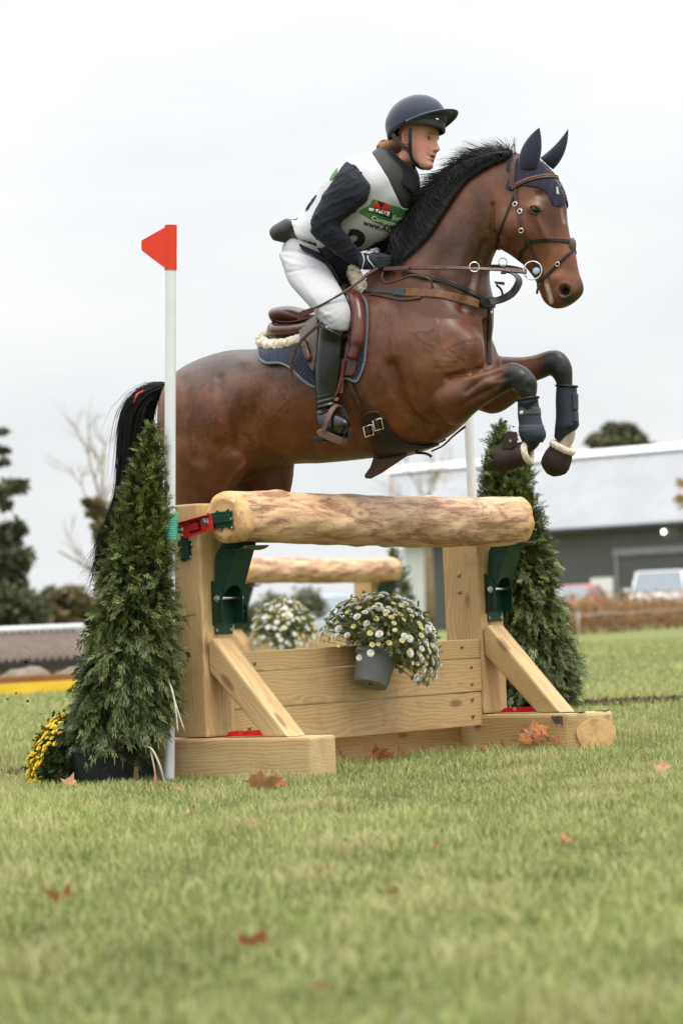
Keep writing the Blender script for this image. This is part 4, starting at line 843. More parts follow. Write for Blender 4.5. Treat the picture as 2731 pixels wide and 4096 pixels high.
def build_horse_mesh():
    parts = []
    T = [((393, 905), (393, 955), .05), ((402, 874), (396, 1035), .16), ((430, 847), (418, 1090), .225), ((475, 821), (462, 1115), .265), ((530, 805), (528, 1108), .285), ((590, 802), (600, 1084), .285),
         ((650, 792), (668, 1067), .29), ((710, 765), (745, 1063), .30), ((770, 727), (820, 1056), .302), ((820, 690), (890, 1047), .285), ((870, 655), (960, 1032), .26), ((920, 650), (1020, 1008), .25),
         ((975, 680), (1066, 968), .24), ((1035, 700), (1104, 925), .22), ((1085, 735), (1128, 890), .17), ((1118, 775), (1135, 855), .08)]
    parts.append(loft_rings([hring(a, b, w, 0, -.10 if i > 5 else 0.0) for i, (a, b, w) in enumerate(T)], 40, 4))
    Nk = [((835, 655), (1055, 880), .225), ((862, 612), (1115, 795), .205), ((895, 566), (1127, 705), .165), ((940, 502), (1120, 655), .130), ((990, 442), (1119, 628), .115), ((1045, 394), (1126, 598), .103), ((1105, 364), (1140, 570), .09), ((1155, 352), (1165, 540), .082), ((1190, 350), (1190, 500), .07)]
    parts.append(loft_rings([hring(a, b, w, 0, .28) for a, b, w in Nk], 32, 4))
    Hd = [((1212, 352), (1160, 405), .05, 0), ((1248, 374), (1137, 462), .076, 0), ((1283, 417), (1124, 520), .094, 0), ((1298, 460), (1134, 563), .10, .05), ((1301, 506), (1168, 584), .088, .0), ((1309, 549), (1198, 606), .066, -.1),
          ((1321, 582), (1219, 630), .055, -.1), ((1328, 622), (1230, 648), .050, 0), ((1338, 651), (1240, 676), .054, 0), ((1338, 673), (1250, 695), .052, 0), ((1321, 692), (1268, 708), .038, 0), ((1306, 702), (1285, 709), .02, 0)]
    parts.append(loft_rings([hring(a, b, w, 0, e) for a, b, w, e in Hd], 32, 4))
    # shoulder and thigh masses
    for v in (.155, -.155):
        s = 1 if v > 0 else -1
        parts.append(loft_rings([hring((905, 700), (885, 760), .06, v*.7), hring((955, 690), (930, 850), .10, v*.85), hring((1005, 715), (985, 930), .115, v*.9), hring((1060, 745), (1040, 930), .105, v*.9), hring((1098, 775), (1090, 890), .07, v*.8)], 24, 4))
    nl = [((985, 900), (1000, 950), .04, .09), ((1005, 868), (1040, 980), .09, .13), ((1036, 858), (1066, 971), .088, .155), ((1078, 851), (1097, 944), .074, .17), ((1120, 844), (1131, 921), .06, .17), ((1153, 836), (1166, 900), .050, .165), ((1181, 831), (1178, 896), .050, .16), ((1208, 843), (1187, 904), .048, .16),
          ((1229, 865), (1192, 914), .047, .16), ((1233, 885), (1196, 920), .043, .16), ((1230, 908), (1199, 925), .034, .16), ((1228, 945), (1203, 948), .030, .16), ((1233, 985), (1207, 988), .031, .16), ((1243, 1005), (1208, 1012), .036, .16), ((1234, 1027), (1203, 1010), .032, .16), ((1213, 1045), (1190, 1018), .030, .16), ((1195, 1060), (1170, 1025), .034, .16), ((1178, 1072), (1150, 1035), .036, .16), ((1170, 1074), (1148, 1048), .02, .16)]
    parts.append(loft_rings([hring(a, b, w, v, 0, .96) for a, b, w, v in nl], 24, 3))
    fl = [((1110, 810), (1095, 945), .09, -.13), ((1142, 815), (1130, 955), .085, -.15), ((1171, 816), (1160, 944), .072, -.16), ((1201, 817), (1194, 916), .062, -.165), ((1232, 811), (1223, 882), .052, -.165), ((1256, 803), (1248, 871), .050, -.16), ((1281, 801), (1262, 864), .049, -.16), ((1301, 816), (1266, 866), .047, -.16), ((1313, 842), (1271, 873), .044, -.16),
          ((1314, 876), (1276, 883), .035, -.16), ((1313, 920), (1284, 920), .030, -.16), ((1313, 968), (1285, 970), .031, -.16), ((1322, 988), (1284, 992), .036, -.16), ((1318, 1012), (1278, 1000), .034, -.16), ((1308, 1030), (1268, 1018), .036, -.16), ((1296, 1055), (1252, 1040), .042, -.16), ((1280, 1080), (1246, 1062), .036, -.16), ((1268, 1084), (1252, 1076), .02, -.16)]
    parts.append(loft_rings([hring(a, b, w, v, 0, .96) for a, b, w, v in fl], 24, 3))
    nh = [((430, 880), (560, 920), .10, .12), ((388, 940), (585, 1000), .125, .14), ((374, 1010), (566, 1080), .118, .15), ((384, 1085), (534, 1124), .098, .155), ((400, 1150), (508, 1160), .074, .155), ((402, 1205), (468, 1210), .055, .15), ((388, 1245), (440, 1258), .048, .15), ((365, 1268), (402, 1290), .038, .15), ((338, 1305), (362, 1322), .032, .15), ((315, 1345), (340, 1358), .036, .15), ((300, 1370), (325, 1390), .033, .15), ((285, 1400), (318, 1415), .045, .15), ((278, 1425), (318, 1432), .05, .15)]
    parts.append(loft_rings([hring(a, b, w, v) for a, b, w, v in nh], 26, 3))
    fh = [((470, 950), (610, 980), .10, -.12), ((480, 1010), (668, 1040), .112, -.14), ((505, 1080), (672, 1080), .105, -.15), ((530, 1140), (664, 1134), .085, -.15), ((545, 1185), (640, 1192), .062, -.15), ((548, 1212), (600, 1238), .05, -.15), ((530, 1212), (560, 1252), .045, -.15), ((510, 1208), (520, 1242), .034, -.15), ((478, 1206), (482, 1235), .031, -.15), ((455, 1205), (458, 1240), .036, -.15), ((440, 1212), (438, 1245), .034, -.15), ((425, 1215), (412, 1255), .045, -.15), ((412, 1222), (402, 1255), .05, -.15)]
    parts.append(loft_rings([hring(a, b, w, v) for a, b, w, v in fh], 26, 3))
    me = join_remesh(parts, 0.0085, 14, 0.5)
    V, N = mesh_np(me); px, py = np_px(V); vv = (V-np.array(HO))@np.array(HR)
    near = np.clip((vv+0.02)/0.06, 0, 1)
    d = np.zeros(len(V))
    def bump(cx, cy, rx, ry, amp, rot=0):
        c, s = math.cos(math.radians(rot)), math.sin(math.radians(rot)); X = (px-cx)*c+(py-cy)*s; Y = -(px-cx)*s+(py-cy)*c
        return amp*np.exp(-(X/rx)**2-(Y/ry)**2)
    def line(pts, sig, amp):
        m = np.full(len(V), 1e9)
        for p, q in zip(pts[:-1], pts[1:]): m = np.minimum(m, seg_dist(px, py, p, q))
        return amp*np.exp(-(m/sig)**2)
    for b in ((935, 800, 34, 60, .010, 15), (1040, 740, 40, 34, .008), (1020, 840, 26, 30, .008), (880, 740, 30, 50, -.007, 20), (1000, 930, 34, 22, .008, -25), (430, 900, 34, 50, .009), (500, 1000, 34, 60, .009, 15), (610, 880, 40, 40, -.006), (545, 900, 26, 50, .008, 20), (1060, 600, 20, 70, .008, 25), (1000, 620, 20, 60, -.007, 30), (1090, 560, 14, 60, -.006, 20), (820, 880, 50, 90, .005, 10), (1150, 540, 16, 22, -.006), (1210, 540, 18, 26, .005), (1110, 905, 30, 8, -.006, -30), (1095, 868, 34, 8, .006, -14), (1150, 870, 22, 7, -.005, -14), (1000, 770, 60, 80, .010, 20), (965, 880, 42, 60, .016, -20), (1085, 795, 28, 45, .012), (1045, 905, 30, 26, .008), (480, 960, 60, 75, .012), (578, 950, 26, 60, -.014, 25), (555, 1046, 28, 26, .010), (562, 832, 20, 14, .008), (1030, 560, 36, 55, .008, 25),
              (950, 640, 30, 45, .008), (1178, 520, 30, 36, .010), (1226, 478, 17, 13, .010), (1240, 446, 12, 9, -.007), (1262, 520, 16, 40, -.005, -10), (900, 930, 40, 60, .006), (760, 940, 90, 60, .006), (690, 1000, 60, 30, -.006), (430, 1030, 30, 50, .007), (1120, 880, 25, 14, .006), (1195, 862, 12, 14, .005), (1215, 890, 9, 10, -.004), (1255, 655, 8, 16, .004), (1282, 640, 22, 14, .006)):
        d += bump(*b)*near
    for pts, sg, am in (([(900, 840), (912, 890), (940, 950), (985, 985)], 15, -.014), ([(1028, 866), (1062, 858), (1105, 846)], 6, -.014), ([(1116, 740), (1121, 835)], 8, -.016), ([(1112, 560), (1085, 640), (1060, 710)], 10, -.009), ([(425, 880), (445, 960), (455, 1050)], 16, -.007), ([(560, 1062), (540, 1090), (516, 1130)], 6, .008), ([(505, 870), (520, 960), (540, 1030)], 12, -.006),
                        ([(1232, 500), (1252, 548)], 5, .006), ([(1131, 470), (1128, 525), (1140, 560)], 5, -.010), ([(1258, 640), (1264, 680), (1272, 700)], 4, -.006), ([(1000, 640), (1040, 690), (1090, 720)], 12, -.006), ([(1070, 900), (1110, 870), (1150, 856)], 5, -.005), ([(1060, 930), (1100, 905), (1140, 885)], 4, -.004)):
        d += line(pts, sg, am)*near
    # veins standing out under the coat
    rg = random.Random(5)
    for s, ang, n in (((1000, 735), 70, 9), ((1010, 770), 55, 8), ((980, 800), 60, 7), ((960, 760), 80, 7), ((560, 930), 20, 9), ((590, 950), 40, 8), ((620, 960), -10, 7), ((570, 960), 60, 8), ((900, 780), 70, 6), ((650, 900), 30, 6), ((1030, 800), 40, 7), ((1080, 900), -25, 6)):
        x, y = s; an = ang; pts = [(x, y)]
        for k in range(n): an += rg.uniform(-38, 38); x += 9*math.cos(math.radians(an)); y += 9*math.sin(math.radians(an)); pts.append((x, y))
        d += line(pts, 1.6, .0021)*near
    for k in range(7): d += line([(1002+4*k, 846-7*k), (1050, 843-8*k), (1104-2*k, 834-8*k)], 2.0, -.0020)*near      # skin folds above the forearm
    for k in range(4): d += line([(905+5*k, 905+14*k), (935+8*k, 930+12*k), (962+8*k, 965+8*k)], 2.2, -.0028)*near
    for k in range(4): d += line([(560+6*k, 1000+12*k), (590+8*k, 1022+9*k), (628+8*k, 1040+7*k)], 2.2, -.0026)*near
    # nostril and mouth
    d += bump(1296, 668, 9, 10, -.022, 20)*near - 0*d
    rr = np.hypot((px-1296)/1.0, py-668); d += .005*np.exp(-((rr-15)/4.5)**2)*near
    d *= 1.7; d += .0022*fbm_np(V, 22, 3)
    V2 = V+N*d[:, None]; me.vertices.foreach_set('co', V2.astype(np.float32).ravel()); me.update()
    # coat colours (bay with black points)
    base = np.tile(np.array([.143, .048, .020]), (len(V), 1))
    def blend(col, w): base[:] = base*(1-w[:, None])+np.array(col)*w[:, None]
    def blob(cx, cy, rx, ry, rot=0): return bump(cx, cy, rx, ry, 1.0, rot)
    blend((.060, .033, .024), np.clip(blob(520, 800, 170, 75, -8)*1.1, 0, 1)); blend((.105, .05, .030), .8*blob(690, 860, 120, 60))
    blend((.060, .026, .015), .9*blob(1060, 590, 75, 115, 20)); blend((.06, .028, .018), .85*blob(1120, 640, 30, 90)); blend((.12, .05, .028), .7*blob(960, 640, 70, 50))
    blend((.24, .085, .028), .8*blob(880, 990, 120, 45, -8)); blend((.22, .078, .026), .7*blob(600, 1030, 110, 45)); blend((.21, .08, .030), .7*blob(985, 850, 70, 60)); blend((.23, .088, .034), .6*blob(370, 960, 40, 80))
    blend((.24, .085, .034), .7*blob(1085, 860, 60, 30)); blend((.13, .06, .038), .8*blob(1100, 885, 55, 22, -20))
    blend((.10, .038, .018), .7*blob(470, 1110, 80, 50)); blend((.20, .085, .042), .7*blob(1150, 470, 35, 60)); blend((.11, .052, .034), .85*blob(1265, 490, 45, 60)); blend((.30, .115, .045), .85*blob(1275, 620, 45, 55)); blend((.27, .105, .045), .7*blob(1230, 470, 14, 14))
    blend((.13, .05, .03), .6*blob(1200, 560, 35, 40)); blend((.05, .032, .024), np.clip(blob(1318, 690, 34, 17)*1.2, 0, 1)); blend((.05, .03, .022), .8*blob(1337, 664, 10, 20)); blend((.016, .013, .012), np.clip(1.5*blob(1297, 668, 12, 13), 0, 1)*near)
    blend((.60, .50, .43), .85*np.clip(1.4*np.exp(-(seg_dist(px, py, (1256, 655), (1264, 695))/3.2)**2), 0, 1)*near)
    blend((.45, .33, .26), .7*np.exp(-(seg_dist(px, py, (1288, 480), (1294, 512))/3)**2))
    # black points
    leg = np.zeros(len(V))
    def sm(x, a, b): t = np.clip((x-a)/(b-a), 0, 1); return t*t*(3-2*t)
    nf = (vv > 0.02); ff = (vv < -0.02)
    leg = np.maximum(leg, sm(px+0.35*(py-860)+6*fbm_np(V, 40, 9), 1138, 1172)*(nf & (py > 815) & (px > 1120) & (py < 1120)))
    leg = np.maximum(leg, sm(px+0.25*(py-840), 1225, 1255)*(ff & (py > 790) & (px > 1200) & (py < 1120)))
    leg = np.maximum(leg, sm(py, 1165, 1215)*(px < 700))
    mask = (px > 1245) & (px < 1330) & (py > 988) & (py < 1090) & ff
    black = np.array([.014, .013, .014]); leg = leg[:, None]
    col = base*(1-leg)+black*leg
    col[mask] = (.62, .55, .46)
    ang = np.clip(fbm_np(V*np.array([1, 1, .7]), 14, 4)*.5+.5, 0, 1)[:, None]; col = col*(0.74+0.44*ang)*.84
    at = me.color_attributes.new('col', 'FLOAT_COLOR', 'POINT')
    at.data.foreach_set('color', np.concatenate([col, np.ones((len(V), 1))], 1).astype(np.float32).ravel())
    me.shade_smooth(); return me
def coat_material():
    t = NT('horse_coat'); c = t.attr('col', 'Color'); co = t.coord('Object')
    n = t.noise(t.mapping(co, (60, 60, 160)), 1.0, 4, 0.6); big = t.noise(co, 11, 6, 0.66)
    c = t.mix(1.0, c, t.ramp(n, [(0.2, (0.85,)*3), (0.8, (1.15,)*3)]), 'MULTIPLY'); c = t.mix(1.0, c, t.ramp(big, [(0.3, (0.62, 0.60, 0.60)), (0.7, (1.25, 1.22, 1.2))]), 'MULTIPLY')
    pat = t.ramp(t.noise(t.mapping(co, (34, 34, 20)), 1.0, 6, 0.72), [(0.46, (1, 1, 1)), (0.60, (0.66, 0.63, 0.62))]); pm = t.ramp(t.noise(co, 2.6, 3), [(0.42, (0, 0, 0)), (0.58, (1, 1, 1))])
    c = t.mix(pm, c, t.mix(1.0, c, pat, 'MULTIPLY'))
    t.set(Base_Color=c, Roughness=t.math('ADD', t.math('MULTIPLY', big, 0.3), 0.24)); t.b.inputs['Specular IOR Level'].default_value = 0.38
    t.b.inputs['Sheen Weight'].default_value = 0.0; t.b.inputs['Sheen Roughness'].default_value = 0.5
    t.bump(t.math('ADD', t.math('MULTIPLY', n, 0.5), big), 0.22, 0.008); return t.m
M_COAT = coat_material()
M_HAIR = NT('horse_hair').set(Base_Color=(.0075, .0075, .008), Roughness=0.5).m
M_HAIR.node_tree.nodes['Principled BSDF'].inputs['Specular IOR Level'].default_value = 0.3
M_EYE = NT('eye').set(Base_Color=(.010, .007, .006), Roughness=0.06).m
horse = thing('horse', Vector((HO.x, HO.y, 0.0)), 'bay horse with black mane and tail jumping over the peeled log', 'horse')
HM = build_horse_mesh(); horse_body = link(bpy.data.objects.new('body', HM), horse); HM.name = 'horse_body'; HM.materials.append(M_COAT)
def bvh_of(me): return BVHTree.FromPolygons([v.co.copy() for v in me.vertices], [tuple(p.vertices) for p in me.polygons])
H_BVH = bvh_of(HM)
def hit(bvh, dx, dy, off=0.0, fallback=13.3):
    """point of a surface seen at this place of the picture, moved off along its normal"""
    d = ray(dx, dy).normalized(); loc, nor, i, dist = bvh.ray_cast(cC, d)
    if loc is None:
        q = P(dx, dy, fallback); loc, nor, i, dist = bvh.find_nearest(q)
        for _ in range(3):
            t = (loc-cC).dot(d); q = cC+d*t; loc, nor, i, dist = bvh.find_nearest(q)
        if nor.dot(d) > 0: nor = (nor-d*nor.dot(d)).normalized()
    elif nor.dot(d) > 0: nor = -nor
    return loc+nor*off, nor

# ------------------------------------------------------------------ tack helpers
from mathutils.geometry import delaunay_2d_cdt
M_LEATHER = simple('brown_leather', (.060, .026, .016), 0.38, 0, 0.3, 40, 0.08)
M_LEATHERD = simple('dark_leather', (.020, .014, .012), 0.40, 0, 0.3, 40, 0.08)
M_SUEDE = simple('tan_suede_strap', (.16, .075, .032), 0.7, 0, 0.35, 30, 0.12)
M_SADDLE = simple('saddle_leather', (.075, .022, .016), 0.28, 0, 0.3, 14, 0.05, coat=0.15)
M_FLAPGRY = simple('worn_flap_leather', (.085, .060, .052), 0.45, 0, 0.25, 18, 0.08)
M_NAVY = simple('navy_fabric', (.014, .019, .038), 0.85, 0, 0.25, 120, 0.15, sheen=0.25)
M_NAVY2 = simple('navy_knit', (.020, .020, .038), 0.9, 0, 0.25, 90, 0.3, sheen=0.3)
M_PIPING = simple('grey_piping', (.11, .12, .14), 0.7)
M_FLEECE = simple('cream_fleece', (.66, .58, .46), 0.95, 0, 0.2, 70, 0.9, sheen=0.4)
M_NEOPR = simple('tendon_boot_fabric', (.020, .027, .042), 0.62, 0, 0.25, 60, 0.12)
M_STRAPG = simple('grey_elastic_strap', (.055, .065, .070), 0.75, 0, 0.15, 80, 0.1)
M_BLKR = simple('black_rubber', (.010, .010, .011), 0.5, 0, 0.3, 30, 0.06)
M_BELL = simple('brown_bell_boot', (.030, .017, .014), 0.72, 0, 0.35, 25, 0.3)
M_CHROME = simple('chrome', (.75, .75, .76), 0.16, 1.0, 0.05, 60)
M_BITBLUE = simple('blue_bit_ring', (.30, .48, .66), 0.5)
M_RIBBON = simple('red_ribbon', (.62, .03, .04), 0.5)
def dense(pts, n=6, closed=False):
    v = [Vector((p[0], p[1], 0)) for p in pts]
    if closed:
        q = [v[-1]]+v+[v[0], v[1]]; s = spline(q, n); return [(p.x, p.y) for p in s[n:-(n+1)]]
    return [(p.x, p.y) for p in spline(v, n)]
def mirror_h(p): return p-HR*(2*(p-HO).dot(HR))
def box_ribbon(P3, Nn, width, thick):
    V = []; Fc = []; n = len(P3)
    for i, (p, nn) in enumerate(zip(P3, Nn)):
        t = (P3[min(i+1, n-1)]-P3[max(i-1, 0)]).normalized(); s = nn.cross(t).normalized(); m = t.cross(s).normalized()
        if m.dot(nn) < 0: m = -m
        w = width[i] if isinstance(width, list) else width
        for a, b in ((-1, -1), (1, -1), (1.0, .6), (.8, 1), (-.8, 1), (-1.0, .6)): V.append(p+s*(w*.5*a)+m*(thick*.5*b))
    for i in range(n-1):
        for k in range(6): Fc.append((i*6+k, i*6+(k+1) % 6, (i+1)*6+(k+1) % 6, (i+1)*6+k))
    Fc.append(tuple(range(6))[::-1]); Fc.append(tuple((n-1)*6+k for k in range(6)))
    return V, Fc
def strap(name, pts, width, mat, parent, off=.003, thick=.004, bvh=None, sub=6, mirror=False, smooth=2):
    """strap lying on a surface, traced along it"""
    d = dense(pts, sub); Q = [hit(bvh or H_BVH, x, y, off) for x, y in d]; P3 = [q[0] for q in Q]; Nn = [q[1] for q in Q]
    for _ in range(smooth):
        P3 = [P3[0]]+[(P3[i-1]+P3[i]*2+P3[i+1])/4 for i in range(1, len(P3)-1)]+[P3[-1]]; Nn = [Nn[0]]+[(Nn[i-1]+Nn[i]*2+Nn[i+1]).normalized() for i in range(1, len(Nn)-1)]+[Nn[-1]]
    V, Fc = box_ribbon(P3, Nn, width, thick)
    if mirror:
        k = len(V); V = V+[mirror_h(p) for p in V]; Fc = Fc+[tuple(i+k for i in f)[::-1] for f in Fc]
    return mesh_obj(name, V, Fc, mat, parent, False)
def air_strap(name, pts, width, mat, parent, thick=.004, sub=6, nrm=None):
    """strap hanging free: picture place and distance out from the horse's middle"""
    P3 = spline([hp(x, y, v) for x, y, v in pts], sub); nn = nrm or (HR*.8+ZX*.5).normalized()
    V, Fc = box_ribbon(P3, [nn]*len(P3), width, thick); return mesh_obj(name, V, Fc, mat, parent, False)
def patch(name, poly, mat, parent, bvh=None, off=.006, step=5.0, thick=.004, smooth=2, mirror=False, n=5, fn=None, closed=True, fallback=13.3):
    """piece of cloth or leather lying on a surface"""
    bd = dense(poly, n, True) if closed else list(poly)
    xs = [p[0] for p in bd]; ys = [p[1] for p in bd]; pts = [Vector(p) for p in bd]; edges = [(i, (i+1) % len(bd)) for i in range(len(bd))]
    def inside(x, y):
        c = False; j = len(bd)-1
        for i in range(len(bd)):
            if (bd[i][1] > y) != (bd[j][1] > y) and x < (bd[j][0]-bd[i][0])*(y-bd[i][1])/(bd[j][1]-bd[i][1])+bd[i][0]: c = not c
            j = i
        return c
    y = min(ys)+step*.5
    row = 0
    while y < max(ys):
        x = min(xs)+step*(.25+.5*(row % 2))
        while x < max(xs):
            if inside(x, y) and min((x-p[0])**2+(y-p[1])**2 for p in bd) > (step*.4)**2: pts.append(Vector((x, y)))
            x += step
        y += step*.87; row += 1
    vo, eo, fo, *_ = delaunay_2d_cdt(pts, edges, [], 1, 1e-5)
    Q = [hit(bvh or H_BVH, p.x, p.y, off, fallback) for p in vo]; V = [q[0] for q in Q]; Nn = [q[1] for q in Q]
    nb = {}
    for e in eo: nb.setdefault(e[0], []).append(e[1]); nb.setdefault(e[1], []).append(e[0])
    for _ in range(smooth): V = [(v+sum((V[j] for j in nb[i]), Vector())/len(nb[i]))*.5 if i in nb else v for i, v in enumerate(V)]
    if fn: V = [v+nn*fn(p.x, p.y) for v, nn, p in zip(V, Nn, vo)]
    fc = [tuple(f) for f in fo if len(f) >= 3]
    if mirror:
        k = len(V); V = V+[mirror_h(p) for p in V]; fc = fc+[tuple(i+k for i in f)[::-1] for f in fc]
    o = mesh_obj(name, V, fc, mat, parent, True)
    # faces look outward
    bm = bmesh.new(); bm.from_mesh(o.data)
    for f in bm.faces:
        side = HR if (f.calc_center_median()-HO).dot(HR) > 0 else -HR
        if not mirror: side = (cC-f.calc_center_median())
        if f.normal.dot(side) < 0: f.normal_flip()
    bm.to_mesh(o.data); bm.free(); o.data.update()
    md = o.modifiers.new('s', 'SOLIDIFY'); md.thickness = thick; md.offset = 1.0
    return o
def torus(name, c, axis, R, r, mat, parent, seg=28):
    axis = axis.normalized(); ex = axis.orthogonal().normalized(); ey = axis.cross(ex)
    pts = [c+ex*(R*math.cos(2*math.pi*k/seg))+ey*(R*math.sin(2*math.pi*k/seg)) for k in range(seg+1)]
    return tube(name, pts, r, mat, parent, 8)
def hair_mesh(name, strands, mat, parent, w0=.0022):
    """strands: lists of points -> thin three-sided tapering hairs in one mesh"""
    V = []; Fc = []
    for st, w in strands:
        n = len(st); base = len(V)
        for i, p in enumerate(st):
            t = (st[min(i+1, n-1)]-st[max(i-1, 0)]); t = t.normalized() if t.length > 1e-9 else ZX
            ex = t.orthogonal().normalized(); ey = t.cross(ex); r = w*(1-.85*(i/(n-1))**1.5)
            for k in range(3): an = 2.0944*k; V.append(p+ex*(r*math.cos(an))+ey*(r*math.sin(an)))
        for i in range(n-1):
            for k in range(3): a_ = base+i*3+k; b_ = base+i*3+(k+1) % 3; Fc.append((a_, b_, b_+3, a_+3))
    return fast_mesh(name, np.array([tuple(v) for v in V]), np.array(Fc), mat, parent, True)

# ------------------------------------------------------------------ mane, tail, eye, ears
def build_hair():
    rg = random.Random(21)
    crest = [z2(*p) for p in ((85, 985), (120, 880), (160, 790), (235, 675), (330, 565), (425, 470), (525, 375), (650, 297), (780, 252), (880, 236), (950, 232))]
    cp = spline([hp(x, y, 0) for x, y in crest], 12); S = []
    n = len(cp)
    # body of the mane on the near side of the crest
    lower = [z2(*p) for p in ((110, 1020), (190, 985), (270, 925), (390, 800), (470, 680), (560, 545), (640, 440), (740, 365), (830, 318), (900, 288), (950, 262))]
    lp = [hit(H_BVH, x, y, .006)[0] for x, y in dense(lower, 12)]
    m = min(len(lp), n)
    V = []; Fc = []
    for i in range(m):
        top = cp[i]+ZX*.012; lo = lp[i]
        for k in range(7):
            t = k/6; V.append(lerp(top, lo, t)+HR*(.022*math.sin(math.pi*(t*.92+.04))+.005)+ZX*.004*math.sin(i*1.7+k))
        V.append(lerp(top, lo, .4)-HR*.035)
    for i in range(m-1):
        for k in range(8): a_ = i*8+k; b_ = i*8+(k+1) % 8; Fc.append((a_, b_, b_+8, a_+8))
    o = mesh_obj('mane', V, Fc, M_HAIR, horse, True)
    for i in range(2600):
        f = rg.random(); q = f*(m-1.01); j = int(q); c = lerp(cp[j], cp[j+1], q-j); l = lerp(lp[j], lp[j+1], q-j)
        tg = (cp[min(j+3, n-1)]-cp[max(j-3, 0)]).normalized(); up = (c-l).normalized()
        if False: pass
        else:                      # lying down the near side
            s = c+up*.012+HR*rg.uniform(.0, .03); e = l+(l-c)*rg.uniform(-.55, .10)-tg*rg.uniform(-.01, .10)+HR*rg.uniform(.004, .020)
            md = lerp(s, e, .5)+HR*rg.uniform(.045, .075); pts = [s*(1-t)**2+md*(2*t*(1-t))+e*t*t for t in (0, .25, .5, .75, 1)]
        S.append((pts, rg.uniform(.0010, .0023)))
    for i in range(250):           # locks thrown up and back along the crest
        f = rg.random(); q = f*(m-1.01); j = int(q); c = lerp(cp[j], cp[j+1], q-j); l = lerp(lp[j], lp[j+1], q-j)
        tg = (cp[min(j+3, n-1)]-cp[max(j-3, 0)]).normalized(); up = (c-l).normalized()
        L = rg.uniform(.07, .19); d = (up*rg.uniform(.45, 1.2)-tg*rg.uniform(.35, 1.25)+HR*rg.uniform(-.25, .35)).normalized(); dr = -ZX*rg.uniform(-.1, .6)-tg*.4 if f > .3 else -HX*.5-ZX*.1
        s0 = c+HR*rg.uniform(-.01, .035)
        for h in range(15):
            s = s0+tg*rg.uniform(-.014, .014)+HR*rg.uniform(-.012, .012)-up*rg.uniform(0, .03); jl = rg.uniform(.75, 1.1); jd = (d+Vector((rg.gauss(0, .10), rg.gauss(0, .10), rg.gauss(0, .10)))).normalized(); sp = rg.gauss(0, .008)
            S.append(([s*(1-t)+(s0*.55+s*.45)*t+jd*(L*jl*t)+dr*(L*.45*t*t)+up*(.004*math.sin(t*4+i)*t)+tg*(sp*t*t) for t in (0, .17, .34, .5, .67, .84, 1)], rg.uniform(.0010, .0020)))
    # the long lock by the hand and the forelock tuft
    for i in range(260):
        a = hp(*z2(rg.uniform(120, 250), rg.uniform(700, 900)), .04); e = hp(*z2(rg.uniform(110, 215), rg.uniform(950, 1020)), rg.uniform(.10, .15)); md = lerp(a, e, .5)+HR*rg.uniform(.03, .09)
        S.append(([a*(1-t)**2+md*(2*t*(1-t))+e*t*t for t in (0, .25, .5, .75, 1)], rg.uniform(.001, .0022)))
    for i in range(90):
        a = hp(*z2(rg.uniform(900, 985), 255), rg.uniform(-.02, .03)); e = hp(*z2(rg.uniform(770, 1000), rg.uniform(105, 215)), rg.uniform(-.05, .05)); md = lerp(a, e, .5)+ZX*.02
        S.append(([a*(1-t)**2+md*(2*t*(1-t))+e*t*t for t in (0, .3, .6, 1)], rg.uniform(.0008, .0018)))
    hair_mesh('mane_strands', S, M_HAIR, o)
    # tail
    ctr = [(388, 884, .0, 5), (365, 893, 0, 16), (338, 912, 0, 26), (318, 948, 0, 36), (309, 1000, 0, 36), (304, 1070, .0, 34), (296, 1140, 0, 31), (276, 1205, .0, 30), (250, 1270, .0, 27), (230, 1340, .0, 26)]
    cc = spline([hp(x, y, v) for x, y, v, r in ctr], 6); rad = [p.x for p in spline([Vector((r/505, 0, 0)) for x, y, v, r in ctr], 6)]
    k = len(cc); top = 34
    tl = tube('tail', cc[:top], [r*.86 for r in rad[:top]], M_HAIR, horse, 16)
    S = []
    for i in range(1500):
        an = rg.uniform(0, 6.28); rr = rg.uniform(.55, 1.06); st = rg.randrange(0, 8) if rg.random() < .5 else rg.randrange(4, 34); ln = rg.randrange(16, 50); pts = []
        wob = rg.uniform(-.04, .04); w2 = rg.uniform(-.025, .03); out = rg.random() < .02
        for j in range(st, min(k, st+ln), 3):
            c = cc[j]; t = (cc[min(j+1, k-1)]-cc[max(j-1, 0)]).normalized(); s1 = HR; s2 = t.cross(HR).normalized(); f = (j-st)/max(1, ln)
            r = rad[j]*rr*(1+(f*1.3 if out else 0))
            pts.append(c+s1*(r*math.cos(an)+wob*f)+s2*(r*math.sin(an)*1.0+w2*f*f))
        if len(pts) > 2: S.append((pts, rg.uniform(.0012, .0026)))
    for i in range(60):           # wisps blown out at the end
        a = hp(rg.uniform(228, 262), rg.uniform(1200, 1300), rg.uniform(-.04, .04)); e = hp(rg.uniform(175, 250), rg.uniform(1290, 1400), rg.uniform(-.05, .05)); md = lerp(a, e, .5)+ZX*rg.uniform(-.10, .02)
        S.append(([a*(1-t)**2+md*(2*t*(1-t))+e*t*t for t in (0, .2, .4, .6, .8, 1)], rg.uniform(.0008, .0016)))
    hair_mesh('tail_strands', S, M_HAIR, tl)
    rb = [hp(*p) for p in ((330, 897, .05), (318, 903, .06), (312, 912, .07), (308, 925, .07))]
    V, Fc = box_ribbon(spline(rb, 4), [HR]*13, .008, .002); mesh_obj('tail_ribbon', V, Fc, M_RIBBON, horse)
    # eye
    p, nn = hit(H_BVH, 1228, 482, 0); e = lathe('eye', [(.001, .0205)]+[(.021*math.sin(t), .021*math.cos(t)) for t in (.3, .6, .9, 1.2, 1.5, 1.9, 2.4)], p-nn*.008, nn, M_EYE, horse, 20)
